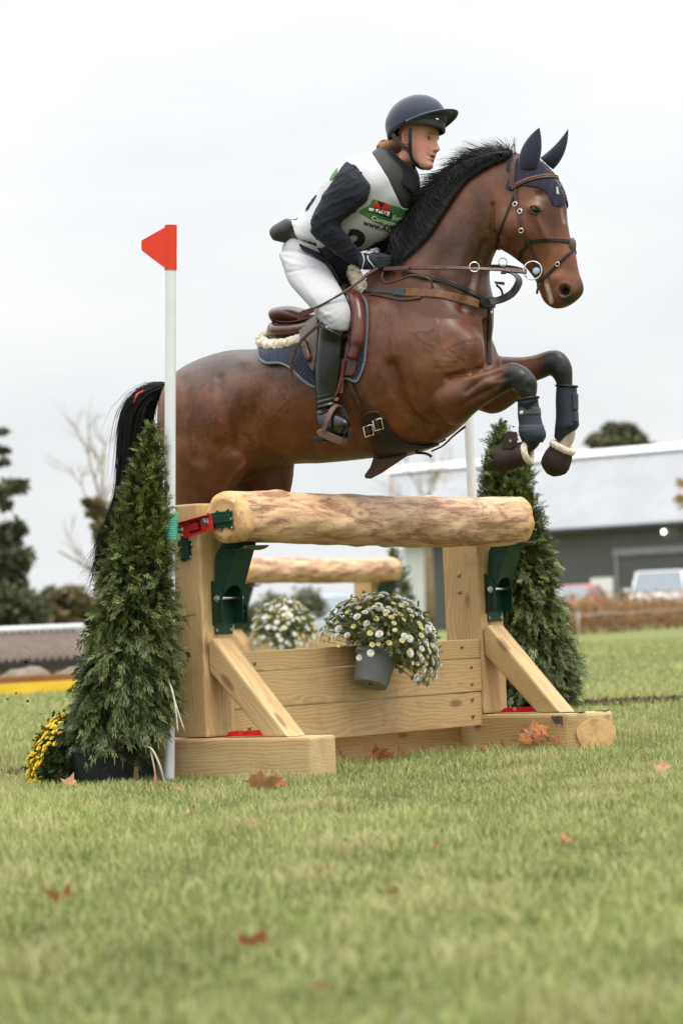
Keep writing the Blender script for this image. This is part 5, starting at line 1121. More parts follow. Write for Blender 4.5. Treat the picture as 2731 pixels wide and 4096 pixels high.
    for sgn, nm in ((1, 'upper_lid'), (-1, 'lower_lid')):
        tg = (hp(1244, 489)-hp(1212, 476)).normalized(); up = nn.cross(tg).normalized()
        if up.z < 0: up = -up
        pts = [p+tg*(.026*math.cos(t))+up*(sgn*(.0175 if sgn > 0 else .014)*math.sin(t)-.001)+nn*(.011*math.sin(t)+.001) for t in [math.pi*k/10 for k in range(11)]]
        tube(nm, pts, [.002]+[.0036]*9+[.002], M_LID, horse, 8)
M_LID = simple('eyelid', (.040, .020, .013), 0.5)
build_hair()
def build_bonnet():
    poly = [z2(*p) for p in ((945, 262), (1000, 236), (1080, 238), (1140, 256), (1195, 297), (1236, 347), (1268, 404), (1298, 467), (1316, 520), (1320, 560), (1312, 604), (1255, 608), (1218, 570), (1190, 515), (1140, 480), (1060, 464), (990, 470), (965, 500), (918, 492), (908, 445), (945, 385), (908, 350), (915, 300))]
    def ribs(x, y): return .0022*math.sin((y*1.0-x*.12)*1.35)
    b = patch('ear_bonnet', poly, M_NAVY2, horse, off=.003, step=2.6, thick=.004, smooth=4, mirror=True, n=4, fn=ribs)
    for base0, base1, mid0, mid1, tip, v, tv in (((996, 352), (1122, 345), (985, 165), (1180, 205), (1143, 52), .055, .055), ((1150, 262), (1238, 345), (1262, 185), (1345, 235), (1343, 62), -.06, -.075)):
        R = []
        for t, w in ((0, .020), (.12, .026), (.3, .028), (.5, .024), (.7, .017), (.86, .010), (.96, .005), (1.0, .001)):
            def bez(a, m, e): return tuple(a[i]*(1-t)**2+m[i]*(2*t*(1-t))+e[i]*t*t for i in (0, 1))
            m0 = (mid0[0]*1.0, mid0[1]); m1 = mid1
            a = z2(*bez(base0, m0, tip)); c = z2(*bez(base1, m1, tip)); vv = lerp(v, tv, t); A, Cc = hp(*a, vv), hp(*c, vv)
            R.append(((A+Cc)*.5, (A-Cc)*.5, HR*w, 0.0))
        V, Fc = loft_rings(R, 20, 3); o = mesh_obj('ear_cover', V, Fc, M_NAVY2, b, True)
    # small motif on the forehead
    p, nn = hit(H_BVH, *z2(1260, 500), .009); prism('emblem', [p+q for q in (Vector((-.004, 0, .018)), Vector((.004, 0, .018)), Vector((.006, 0, -.004)), Vector((.009, 0, -.016)), Vector((.002, 0, -.012)), Vector((-.003, 0, -.017)))], nn*.0015, M_STRAPG2, b, 0)
M_STRAPG2 = simple('pale_emblem', (.45, .52, .52), 0.6)
build_bonnet()
def build_bridle():
    r = horse
    br = strap('bridle', [z2(*p) for p in ((1000, 248), (970, 300), (962, 380), (955, 470))], .026, M_LEATHER, r, .010, .005, mirror=True)
    strap('browband', [z2(*p) for p in ((955, 478), (1000, 448), (1080, 415), (1180, 396), (1272, 402))], .020, M_LEATHER, br, .010, .006, mirror=True)
    strap('browband_piping', [z2(*p) for p in ((985, 452), (1080, 411), (1180, 392), (1270, 397))], .005, M_SUEDE, br, .0145, .002, mirror=True)
    strap('cheekpiece', [z2(*p) for p in ((978, 478), (982, 560), (1000, 660), (1030, 770), (1070, 870), (1105, 950), (1128, 1020))], .015, M_LEATHER, br, .005, .005, mirror=True)
    strap('throat_lash', [z2(*p) for p in ((968, 520), (930, 620), (890, 720), (855, 820), (846, 895))], .011, M_LEATHERD, br, .004, .004, mirror=True)
    strap('noseband', [z2(*p) for p in ((1045, 862), (1085, 846), (1180, 836), (1290, 838), (1365, 852))], .018, M_LEATHERD, br, .004, .005, mirror=True)
    strap('noseband_cheek', [z2(*p) for p in ((1060, 875), (1020, 915), (1000, 975))], .016, M_LEATHERD, br, .004, .004, mirror=True)
    strap('flash_strap', [z2(*p) for p in ((1378, 905), (1330, 950), (1270, 1010), (1200, 1075), (1150, 1130), (1135, 1160))], .013, M_LEATHERD, br, .005, .004, mirror=True)
    air_strap('flash_strap_end', [(*z2(1150, 1135), .055), (*z2(1132, 1175), .06), (*z2(1124, 1212), .06)], .011, M_LEATHERD, br)
    p, nn = hit(H_BVH, *z2(1368, 872), .004)
    V, Fc = loft_rings([(p+ZX*z-nn*.002, HX*.016*s, HR*.02*s, 0) for z, s in ((.03, .5), (.02, .9), (0, 1.1), (-.02, .9), (-.028, .5))], 14, 3); mesh_obj('nose_pad', V, Fc, M_FLAPGRY, br, True)
    for q in ((978, 590), (1010, 640), (1018, 770)):
        p, nn = hit(H_BVH, *z2(*q), .009); torus('buckle', p, nn, .010, .002, M_CHROME, br, 12)
    p, nn = hit(H_BVH, *z2(1270, 1005), .008); torus('buckle', p, nn, .009, .002, M_CHROME, br, 12)
    c = hp(*z2(1096, 1048), .062); torus('bit_ring', c, HR*.92+HX*.25, .0395, .0036, M_CHROME, br, 36)
    lathe('bit_guard', [(.006, -.012), (.014, -.010), (.016, 0), (.014, .010), (.006, .012)], hp(*z2(1122, 1052), .058), HR, M_BITBLUE, br, 16)
    # reins and martingale
    rn = air_strap('reins', [(*z2(1048, 1052), .066), (*z2(960, 1046), .090), (*z2(860, 1041), .125), (*z2(690, 1034), .180), (*z2(495, 1029), .215), (*z2(300, 1028), .215), (*z2(150, 1034), .19), (*z2(60, 1038), .16)], .017, M_LEATHER, r, .005)
    for q in (330, 410, 480, 240): strap_p = hp(*z2(q, 1029), .218); lathe('rein_stop', [(.0045, -.0045), (.0048, 0), (.0045, .0045)], strap_p, HX, M_LEATHER, rn, 8)
    air_strap('rein_grip', [(*z2(495, 1029), .2175), (*z2(300, 1028), .2175), (*z2(150, 1034), .1925), (*z2(62, 1038), .163)], .021, M_SUEDED, rn, .005)
    air_strap('rein_end', [(*z2(905, 1043), .112), (*z2(990, 1050), .084), (*z2(1055, 1056), .066)], .024, M_LEATHER, rn, .007)
    torus('rein_ring', hp(*z2(690, 1024), .183), HX*.5+HR*.8, .021, .0028, M_CHROME, rn, 20)
    tube('rein_loop', spline([hp(*z2(x, y), v) for x, y, v in ((55, 1062, .165), (45, 1100, .20), (80, 1135, .235), (150, 1120, .255), (250, 1085, .26), (330, 1090, .255), (385, 1120, .245), (402, 1175, .24))], 6), .0055, M_LEATHER, rn, 8)
    air_strap('far_rein', [(*z2(1040, 1046), -.062), (*z2(900, 1020), -.09), (*z2(600, 1018), -.11), (*z2(120, 1010), -.12)], .016, M_LEATHER, r, .005)
    torus('martingale_ring', hp(*z2(888, 990), -.02), HX*.5+HR*.8, .018, .0026, M_CHROME, rn, 20)
    bp = strap('breastplate', [z2(*p) for p in ((200, 1200), (330, 1205), (450, 1216), (560, 1238), (650, 1262), (715, 1282))], .036, M_SUEDE, r, .005, .006)
    strap('strap_end', [z2(*p) for p in ((135, 1196), (170, 1200), (215, 1203))], .034, M_STRAPG, bp, .009, .006)
    strap('breast_strap', [z2(*p) for p in ((-60, 1190), (20, 1195), (140, 1202))], .016, M_STRAPG, bp, .006, .005)
    strap('lower_strap', [z2(*p) for p in ((-30, 1215), (80, 1230), (170, 1248), (240, 1248), (320, 1238))], .014, M_LEATHER, bp, .006, .005)
    strap('neck_strap', [z2(*p) for p in ((195, 1062), (300, 1090), (400, 1105), (500, 1130), (600, 1170), (690, 1215), (780, 1262))], .020, M_LEATHERD, bp, .008, .005)
    sh = patch('chest_plate', [z2(*p) for p in ((712, 1258), (770, 1235), (840, 1240), (872, 1270), (850, 1305), (790, 1318), (730, 1305))], M_BLKR, bp, off=.012, step=4, thick=.006)
    air_strap('loose_strap', [(*z2(800, 1268), .06), (*z2(880, 1248), .02), (*z2(955, 1205), -.04), (*z2(1000, 1130), -.09), (*z2(985, 1085), -.12), (*z2(930, 1055), -.14), (*z2(875, 1052), -.13)], .034, M_LEATHERD, bp, .005, 6, (HX*.75+ZX*.5+HR*.45).normalized())
    tube('thin_loop', spline([hp(*z2(x, y), v) for x, y, v in ((845, 1150, .03), (875, 1180, .0), (885, 1220, .0), (860, 1255, .03))], 5), .005, M_LEATHERD, bp, 8)
    air_strap('strap_tail', [(*z2(833, 1132), .05), (*z2(870, 1136), .03), (*z2(900, 1140), .02)], .014, M_BLKR, bp)
    strap('girth_strap', [z2(790, 1312), z4(572, 90), z4(570, 200), z4(566, 330), z4(566, 450), z4(572, 575)], .020, M_LEATHERD, bp, .006, .005)
    for q in (z2(795, 1338), z4(573, 110)):
        p, nn = hit(H_BVH, *q, .010); lathe('stud', [(.007, 0), (.006, .003), (.001, .004)], p, nn, M_CHROME, bp, 12)
M_SUEDED = simple('rein_rubber', (.055, .028, .020), 0.7, 0, .3, 60, .2)
build_bridle()
# ------------------------------------------------------------------ leg boots
def limb(name, rings, mat, parent, sub=3, seg=24):
    V, Fc = loft_rings(rings, seg, sub); return mesh_obj(name, V, Fc, mat, parent, True)
def build_leg_boots():
    for nm, v, ed, straps, stud in (('tendon_boot', .16, [((832, 905), (1006, 870)), ((830, 950), (1012, 930)), ((832, 1040), (1030, 1030)), ((842, 1120), (1048, 1110)), ((845, 1190), (1074, 1180)), ((850, 1225), (1076, 1225)), ((870, 1270), (1050, 1275))], [((836, 968), (1022, 962)), ((845, 1125), (1052, 1120))], (862, 1008)),
                              ('tendon_boot', -.16, [((1178, 768), (1352, 775)), ((1172, 830), (1356, 830)), ((1170, 920), (1362, 920)), ((1172, 1020), (1366, 1020)), ((1168, 1100), (1372, 1090)), ((1165, 1150), (1370, 1130)), ((1185, 1210), (1330, 1180))], [], None)):
        R = []
        for i, (a, b) in enumerate(ed):
            A, B = hp(*z4(*a), v), hp(*z4(*b), v); h = (A-B)*.5*.98; R.append(((A+B)*.5, h, HR*(h.length*.92), 0))
        o = limb(nm, R, M_NEOPR, horse)
        # rim, straps
        A, B = hp(*z4(*ed[0][0]), v), hp(*z4(*ed[0][1]), v); c = (A+B)*.5; h = (A-B)*.5*1.02
        tube('rim', [c+h*math.cos(t)+HR*(h.length*.95*math.sin(t)) for t in [2*math.pi*k/24 for k in range(25)]], .0055, M_BLKR, o, 8)
        for (a, b) in straps:
            A, B = hp(*z4(*a), v), hp(*z4(*b), v); c = (A+B)*.5; h = (A-B)*.5*1.03; dn = -ZX*.045
            dn = (hp(*z4(*ed[-2][0]), v)-hp(*z4(*ed[0][0]), v)).normalized()*.033
            limb('elastic_strap', [(c, h*.9, HR*h.length*.85, 0), (c+dn*.05, h, HR*h.length*.95, 0), (c+dn*.5, h*1.02, HR*h.length*.97, 0), (c+dn*.95, h*1.03, HR*h.length*.98, 0), (c+dn, h*.9, HR*h.length*.85, 0)], M_STRAPG, o, 2)
        if stud:
            p = hp(*z4(*stud), v+.045); lathe('stud', [(.0105, -.01), (.0105, 0), (.008, .003), (.001, .004)], p, HR, M_CHROME, o, 16)
        if v < 0:
            for (a, b) in (((1332, 835), (1372, 985)), ((1335, 1000), (1374, 1090))):
                pts = [hp(*z4(x, y), v+.012) for x, y in ((a[0], a[1]), (b[0], a[1]+5), (b[0]+2, b[1]), (a[0]+4, b[1]))]; prism('strap_tab', pts, HR*.02, M_STRAPG, o, .003)
            prism('lower_guard', [hp(*z4(x, y), v+.03) for x, y in ((1168, 1110), (1275, 1170), (1368, 1130), (1366, 1150), (1262, 1215), (1205, 1275), (1160, 1235))], HR*.012, M_BLKR, o, .004)
        else:
            prism('collar_flap', [hp(*z4(x, y), v+.042) for x, y in ((838, 905), (905, 975), (1004, 872), (1008, 905), (915, 990), (836, 935))], HR*.006, M_BLKR, o, .002)
    def bell(v, c0, c1, prof, tab):
        a, b = hp(*z4(*c0), v), hp(*z4(*c1), v); ax = (b-a).normalized(); L = (b-a).length
        o = lathe('bell_boot', [(r, L*t) for t, r in prof], a, ax, M_BELL, horse, 28)
        # fleece collar
        r0 = prof[1][1]; ex = ax.orthogonal().normalized(); ey = ax.cross(ex); rg = random.Random(4); V = []; Fc = []
        nseg, ns = 56, 14
        for k in range(nseg):
            t = 2*math.pi*k/nseg
            for j in range(ns):
                u = 2*math.pi*j/ns; rr = .0125*(1+rg.uniform(-.10, .10)); V.append(a+(ex*math.cos(t)+ey*math.sin(t))*(r0*.93+rr*math.cos(u))+ax*(L*.02+rr*1.25*math.sin(u)-.004))
        for k in range(nseg):
            for j in range(ns): Fc.append((k*ns+j, k*ns+(j+1) % ns, ((k+1) % nseg)*ns+(j+1) % ns, ((k+1) % nseg)*ns+j))
        mesh_obj('fleece_collar', V, Fc, M_FLEECE, o, True)
        if tab:
            pts = [hp(*z4(x, y), v+.046) for x, y in tab]; tb = prism('fastening_tab', pts, HR*.008, M_BELL, o, .003)
            p = hp(*z4(762, 1266), v+.055); lathe('stud', [(.008, 0), (.0065, .003), (.001, .004)], p, HR, M_BRASS, tb, 14)
    bell(.16, (912, 1365), (648, 1428), [(-.001, .030), (0, .041), (.12, .049), (.35, .054), (.62, .059), (.86, .062), (.97, .058), (1.0, .046), (1.001, .002)], [(745, 1176), (822, 1182), (832, 1250), (780, 1335), (688, 1338), (700, 1250)])
    bell(-.16, (1228, 1325), (1130, 1540), [(-.001, .036), (0, .054), (.1, .054), (.35, .062), (.65, .066), (.85, .060), (1.0, .042), (1.12, .020), (1.14, .002)], None)
build_leg_boots()
# ------------------------------------------------------------------ saddle
def build_saddle():
    def quilt(x, y): return .0032*math.sqrt(abs(math.sin(x*.36+y*.28))*abs(math.sin(x*.36-y*.40)))
    padp = [z3(*p) for p in ((155, 800), (200, 782), (330, 765), (480, 735), (600, 600), (740, 420), (840, 400), (905, 460), (915, 560), (905, 720), (890, 870), (860, 960), (830, 1005), (780, 985), (700, 985), (620, 1020), (545, 1040), (470, 995), (410, 940), (360, 905), (300, 888), (220, 892), (165, 860))]
    pad = patch('saddle_pad', padp, M_NAVY, horse, off=.006, step=2.0, thick=.014, smooth=2, fn=quilt)
    strap('piping', padp[11:]+padp[:1], .010, M_PIPING, pad, .022, .008); strap('piping', padp[5:12], .010, M_PIPING, pad, .022, .008)
    flap = patch('saddle_flap', [z3(*p) for p in ((440, 610), (520, 570), (620, 540), (740, 420), (800, 385), (870, 400), (900, 470), (885, 610), (868, 760), (850, 880), (818, 960), (735, 970), (640, 965), (545, 930), (495, 860), (472, 740))], M_SADDLE, horse, off=.026, step=4.5, thick=.010, smooth=3)
    patch('rear_flap_panel', [z3(*p) for p in ((440, 608), (500, 572), (590, 555), (600, 700), (560, 940), (520, 905), (485, 830), (472, 740))], M_FLAPGRY, flap, off=.038, step=4.5, thick=.004, smooth=3)
    # knee block down the front edge of the flap
    Q = [hit(H_BVH, *z3(*p), .05)[0] for p in ((800, 400), (850, 470), (868, 560), (862, 680), (840, 780), (815, 860))]
    tube('knee_block', spline(Q, 5), [.02]*4+[.030]*8+[.034]*8+[.026]*6, M_SADDLE, flap, 12)
    Q = [hit(H_BVH, *z3(*p), .048)[0] for p in ((505, 760), (520, 820), (535, 880))]
    tube('thigh_block', spline(Q, 5), [.010]+[.016]*9+[.010], M_SADDLE, flap, 10)
    # seat, cantle and panel
    R = []
    for (x0, y0, x1, y1, w) in ((262, 505, 285, 600, .06), (300, 488, 320, 640, .13), (400, 480, 420, 635, .155), (520, 520, 520, 640, .15), (620, 530, 620, 620, .12), (720, 450, 730, 560, .09), (780, 350, 800, 480, .075), (830, 330, 850, 430, .05)):
        A, B = hp(*z3(x0, y0), 0), hp(*z3(x1, y1), 0); R.append(((A+B)*.5, (A-B)*.5, HR*w, -.15))
    V, Fc = loft_rings(R, 28, 5); seat = mesh_obj('saddle_seat', V, Fc, M_SADDLE, horse, True)
    R = []
    for (x0, y0, x1, y1, v, w) in ((245, 590, 235, 690, .09, .05), (300, 600, 290, 705, .11, .075), (400, 600, 400, 705, .13, .08), (500, 590, 500, 690, .14, .08), (600, 570, 600, 660, .14, .07)):
        A, B = hp(*z3(x0, y0), v), hp(*z3(x1, y1), v); R.append(((A+B)*.5, (A-B)*.5, HR*w, 0.0))
    V, Fc = loft_rings(R, 20, 5); V2 = V+[mirror_h(p) for p in V]; k = len(V); mesh_obj('saddle_panel', V2, Fc+[tuple(i+k for i in f)[::-1] for f in Fc], M_SADDLE, seat, True)
    for y, v in ((598, .155), (612, .158), (575, .15)): tube('seat_piping', spline([hp(*z3(x, y+dy), v*(.8+.2*min(1, (x-260)/80))) for x, dy in ((262, 0), (300, 12), (380, 12), (450, 0), (540, -30))], 5), .0045, M_LEATHER, seat, 6)
    # fleece half pad
    rg = random.Random(9)
    def fleece(name, pts, rad, par, n=10):
        C = spline([hp(*z3(x, y), v) for x, y, v in pts], n); V = []; Fc = []; ns = 18
        for i, c in enumerate(C):
            t = (C[min(i+1, len(C)-1)]-C[max(i-1, 0)]).normalized(); e1 = HR; e2 = t.cross(HR).normalized(); r = rad*(1 if 2 < i < len(C)-3 else .8)
            for j in range(ns): u = 2*math.pi*j/ns; q = r*(1+rg.uniform(-.20, .22)); V.append(c+e1*(q*1.2*math.cos(u))+e2*(q*math.sin(u)))
        for i in range(len(C)-1):
            for j in range(ns): a_ = i*ns+j; b_ = i*ns+(j+1) % ns; Fc.append((a_, b_, b_+ns, a_+ns))
        Fc.append(tuple(range(ns))); Fc.append(tuple((len(C)-1)*ns+j for j in range(ns))[::-1])
        return mesh_obj(name, V, Fc, M_FLEECE, par, True)
    fl = fleece('fleece_pad', ((300, 690, -.05), (200, 690, .02), (165, 715, .08), (205, 750, .15), (290, 752, .20), (390, 735, .22), (475, 700, .22)), .028, horse, 12)
    fleece('fleece_pommel', ((790, 205, .04), (815, 260, .06), (850, 330, .08), (890, 380, .09)), .030, fl, 10)
    # girth
    gs = []
    for pts in (((770, 990), (800, 1060), (835, 1140), (868, 1235)), ((825, 1010), (855, 1080), (885, 1140), (925, 1205))): gs.append(strap('girth_billet', [z3(*p) for p in pts], .020, M_LEATHER, horse, .008, .005))
    g = patch('girth', [z3(*p) for p in ((850, 1275), (870, 1235), (930, 1205), (990, 1208), (1030, 1250), (1060, 1300), (1110, 1370), (1180, 1410), (1290, 1430), (1400, 1425), (1395, 1470), (1290, 1490), (1180, 1515), (1080, 1530), (980, 1528), (935, 1440), (890, 1350))], M_LEATHERD, horse, off=.008, step=5, thick=.012, smooth=3)
    strap('girth_rim', [z3(*p) for p in ((852, 1268), (880, 1228), (935, 1205), (990, 1210), (1030, 1255))], .010, M_LEATHER, g, .022, .006)
    for c in ((912, 1320), (980, 1280)):
        q = [hit(H_BVH, *z3(c[0]+dx, c[1]+dy), .026)[0] for dx, dy in ((-34, -22), (28, -38), (42, 28), (-18, 46), (-34, -22))]; tube('girth_buckle', q, .0035, M_CHROME, g, 8)
        strap('billet_end', [z3(c[0]-8, c[1]-40), z3(c[0], c[1]), z3(c[0]+12, c[1]+60)], .022, M_LEATHER, g, .024, .005)
    # belly guard hanging below
    gd = prism('belly_guard', [hp(*z3(x, y), .03) for x, y in ((955, 1525), (1080, 1535), (1200, 1492), (1180, 1525), (1100, 1580), (1010, 1640), (930, 1682), (895, 1678), (890, 1655), (930, 1600))], HR*.012, M_LEATHER, horse, .003)
    st = strap('breast_girth_strap', [z3(*p) for p in ((1390, 1440), (1430, 1440), (1460, 1425))], .02, M_BLKR, horse, .008, .01)
    for dv in (.02, .035): tube('girth_cord', spline([hp(*z3(1350, 1490), dv), hp(*z3(1430, 1450), dv), hp(*z3(1500, 1385), dv), hp(*z3(1585, 1305+dv*400), dv)], 5), .004, M_LEATHERD, st, 6)
    air_strap('strap_tail', [(*z3(1240, 1500), .03), (*z3(1310, 1505), .03), (*z3(1352, 1528), .03)], .012, M_LEATHERD, st)
    # stirrup leather and iron
    sl_ = air_strap('stirrup_leather', [(*z3(738, 850), .335), (*z3(722, 960), .335), (*z3(695, 1060), .345), (*z3(668, 1115), .35), (*z3(700, 1130), .35)], .020, M_STIRL, horse, .004)
    air_strap('stirrup_leather_back', [(*z3(740, 850), .325), (*z3(728, 960), .325), (*z3(718, 1085), .34)], .018, M_STIRL, sl_, .004)
    ir = prism('stirrup_tread', [hp(*z3(x, y), .37) for x, y in ((582, 1352), (612, 1335), (768, 1398), (770, 1438), (740, 1448), (600, 1392))], HR*.055, M_STIRI, horse, .006)
    air_strap('stirrup_arm', [(*z3(600, 1345), .43), (*z3(625, 1275), .43), (*z3(655, 1205), .41), (*z3(685, 1172), .375), (*z3(705, 1172), .355)], .024, M_STIRI, ir, .008)
    air_strap('stirrup_arm', [(*z3(760, 1405), .37), (*z3(768, 1330), .35), (*z3(745, 1240), .34), (*z3(712, 1172), .345)], .022, M_BLKR, ir, .008)
M_STIRL = simple('stirrup_leather', (.095, .030, .022), 0.42, 0, .25, 40, .08)
M_STIRI = simple('stirrup_composite', (.10, .055, .040), 0.5, 0, .3, 30, .15)
build_saddle()

# ------------------------------------------------------------------ rider
M_SKIN = None
def skin_material():
    t = NT('skin'); c = t.attr('col', 'Color'); n = t.noise(t.coord('Object'), 90, 4, 0.6)
    c = t.mix(1.0, c, t.ramp(n, [(0.25, (0.93, 0.92, 0.92)), (0.75, (1.06, 1.05, 1.04))]), 'MULTIPLY')
    t.set(Base_Color=c, Roughness=0.48); t.b.inputs['Subsurface Weight'].default_value = 0.12; t.b.inputs['Subsurface Radius'].default_value = (.01, .004, .002); t.b.inputs['Subsurface Scale'].default_value = 0.6
    t.bump(n, 0.08, 0.002); return t.m
M_SKIN = skin_material()
M_VEST = simple('charcoal_vest', (.026, .025, .024), 0.62, 0, .2, 60, .10, sheen=.15)
M_JACKET = simple('navy_jacket', (.0075, .0095, .0155), 0.9, 0, .25, 140, .25, sheen=.10)
M_BIB = simple('white_bib', (.49, .50, .53), 0.7, 0, .04, 12, .05)
M_BIBGREEN = simple('bib_green_print', (.065, .20, .065), 0.7, 0, .08, 12)
M_PRINTW = simple('white_print', (.80, .82, .82), 0.7, 0, .03, 12)
M_PRINTK = simple('black_print', (.018, .018, .020), 0.7, 0, .1, 12)
M_PRINTR = simple('red_print', (.60, .02, .02), 0.7, 0, .05, 12)
M_BREECH = simple('white_breeches', (.42, .42, .445), 0.72, 0, .03, 25, .08, sheen=.1)
M_BOOT = simple('black_boot_leather', (.005, .005, .005), 0.22, 0, .3, 20, .08, spec=.4, coat=.15)
M_HELMET = simple('navy_helmet_silk', (.022, .028, .052), 0.72, 0, .12, 160, .06, sheen=.5)
M_GLOVE = simple('navy_glove', (.010, .012, .020), 0.7, 0, .25, 90, .15, sheen=.2)
M_BROWNHAIR = simple('brown_hair', (.27, .135, .062), 0.5, 0, .4, 40, .3)
rider = thing('person', hp(760, 640, 0)*1.0, 'rider in white bib 26, navy sleeves, white breeches and navy helmet, crouched over the horse', 'person')
HYAW = math.radians(31); HPIT = math.radians(-6)
hX0 = Vector((math.cos(HYAW), -math.sin(HYAW), 0)); hY = Vector((-math.sin(HYAW), -math.cos(HYAW), 0))     # face direction, near ear
hX = (hX0*math.cos(HPIT)+ZX*math.sin(HPIT)); hZ = (ZX*math.cos(HPIT)-hX0*math.sin(HPIT)); HROL = math.radians(12)
hY, hZ = hY*math.cos(HROL)+hZ*math.sin(HROL), hZ*math.cos(HROL)-hY*math.sin(HROL)
HC = hp(*z6(1005, 925), 0)-hX*.117+hZ*.030
def hl(x, y, z): return HC+hX*x+hY*y+hZ*z
TORSO = [((1000, 450), (1130, 600), .075), ((880, 470), (1150, 720), .150), ((720, 520), (1135, 820), .190), ((600, 630), (1095, 895), .195), ((490, 765), (1045, 975), .185), ((380, 895), (970, 1055), .175), ((280, 970), (840, 1120), .168), ((230, 1045), (700, 1165), .165)]
ARM = [((672, 520), (828, 608), .135, .060), ((617, 592), (845, 700), .195, .072), ((552, 692), (818, 802), .225, .072), ((478, 810), (735, 885), .235, .066), ((425, 930), (655, 945), .245, .062), ((428, 1035), (640, 990), .245, .058), ((500, 1115), (675, 1030), .235, .052), ((600, 1185), (720, 1090), .21, .046), ((690, 1245), (765, 1150), .18, .041), ((752, 1278), (790, 1172), .155, .037)]
FARM = [((800, 560), (900, 640), -.14, .055), ((800, 680), (940, 740), -.20, .064), ((790, 800), (930, 860), -.23, .062), ((800, 920), (930, 960), -.24, .058), ((830, 1030), (940, 1010), -.22, .05), ((890, 1130), (955, 1070), -.18, .044), ((930, 1180), (975, 1110), -.14, .038)]
THIGH = [((300, 110), (560, 130), .10, .10), ((322, 200), (635, 215), .16, .100), ((362, 320), (695, 320), .22, .094), ((455, 430), (740, 400), .27, .086), ((535, 520), (776, 485), .295, .078), ((588, 595), (785, 570), .305, .070), ((612, 650), (772, 655), .305, .056), ((620, 700), (750, 712), .305, .044)]
SHIN = [((588, 640), (762, 690), .31, .056), ((572, 720), (748, 745), .312, .056), ((555, 830), (740, 835), .315, .058), ((548, 950), (722, 960), .32, .054), ((550, 1050), (705, 1055), .325, .046), ((557, 1130), (688, 1130), .33, .041), ((556, 1195), (690, 1185), .335, .041)]
FOOT = [((556, 1195), (600, 1400), .325, .036), ((600, 1195), (645, 1412), .345, .040), ((655, 1205), (690, 1405), .372, .044), ((715, 1232), (730, 1385), .395, .044), ((755, 1255), (760, 1350), .412, .036), ((776, 1285), (778, 1325), .422, .016)]
def rr(a, b, v, w, f=1.0, conv=z1, wf=None):
    A, B = hp(*conv(*a), v), hp(*conv(*b), v); return ((A+B)*.5, (A-B)*.5*f, HR*(w*(wf or f)), 0.0)
def far(r): return tuple([mirror_h(r[0]), mirror_h(HO+r[1])-HO, mirror_h(HO+r[2])-HO, r[3]])
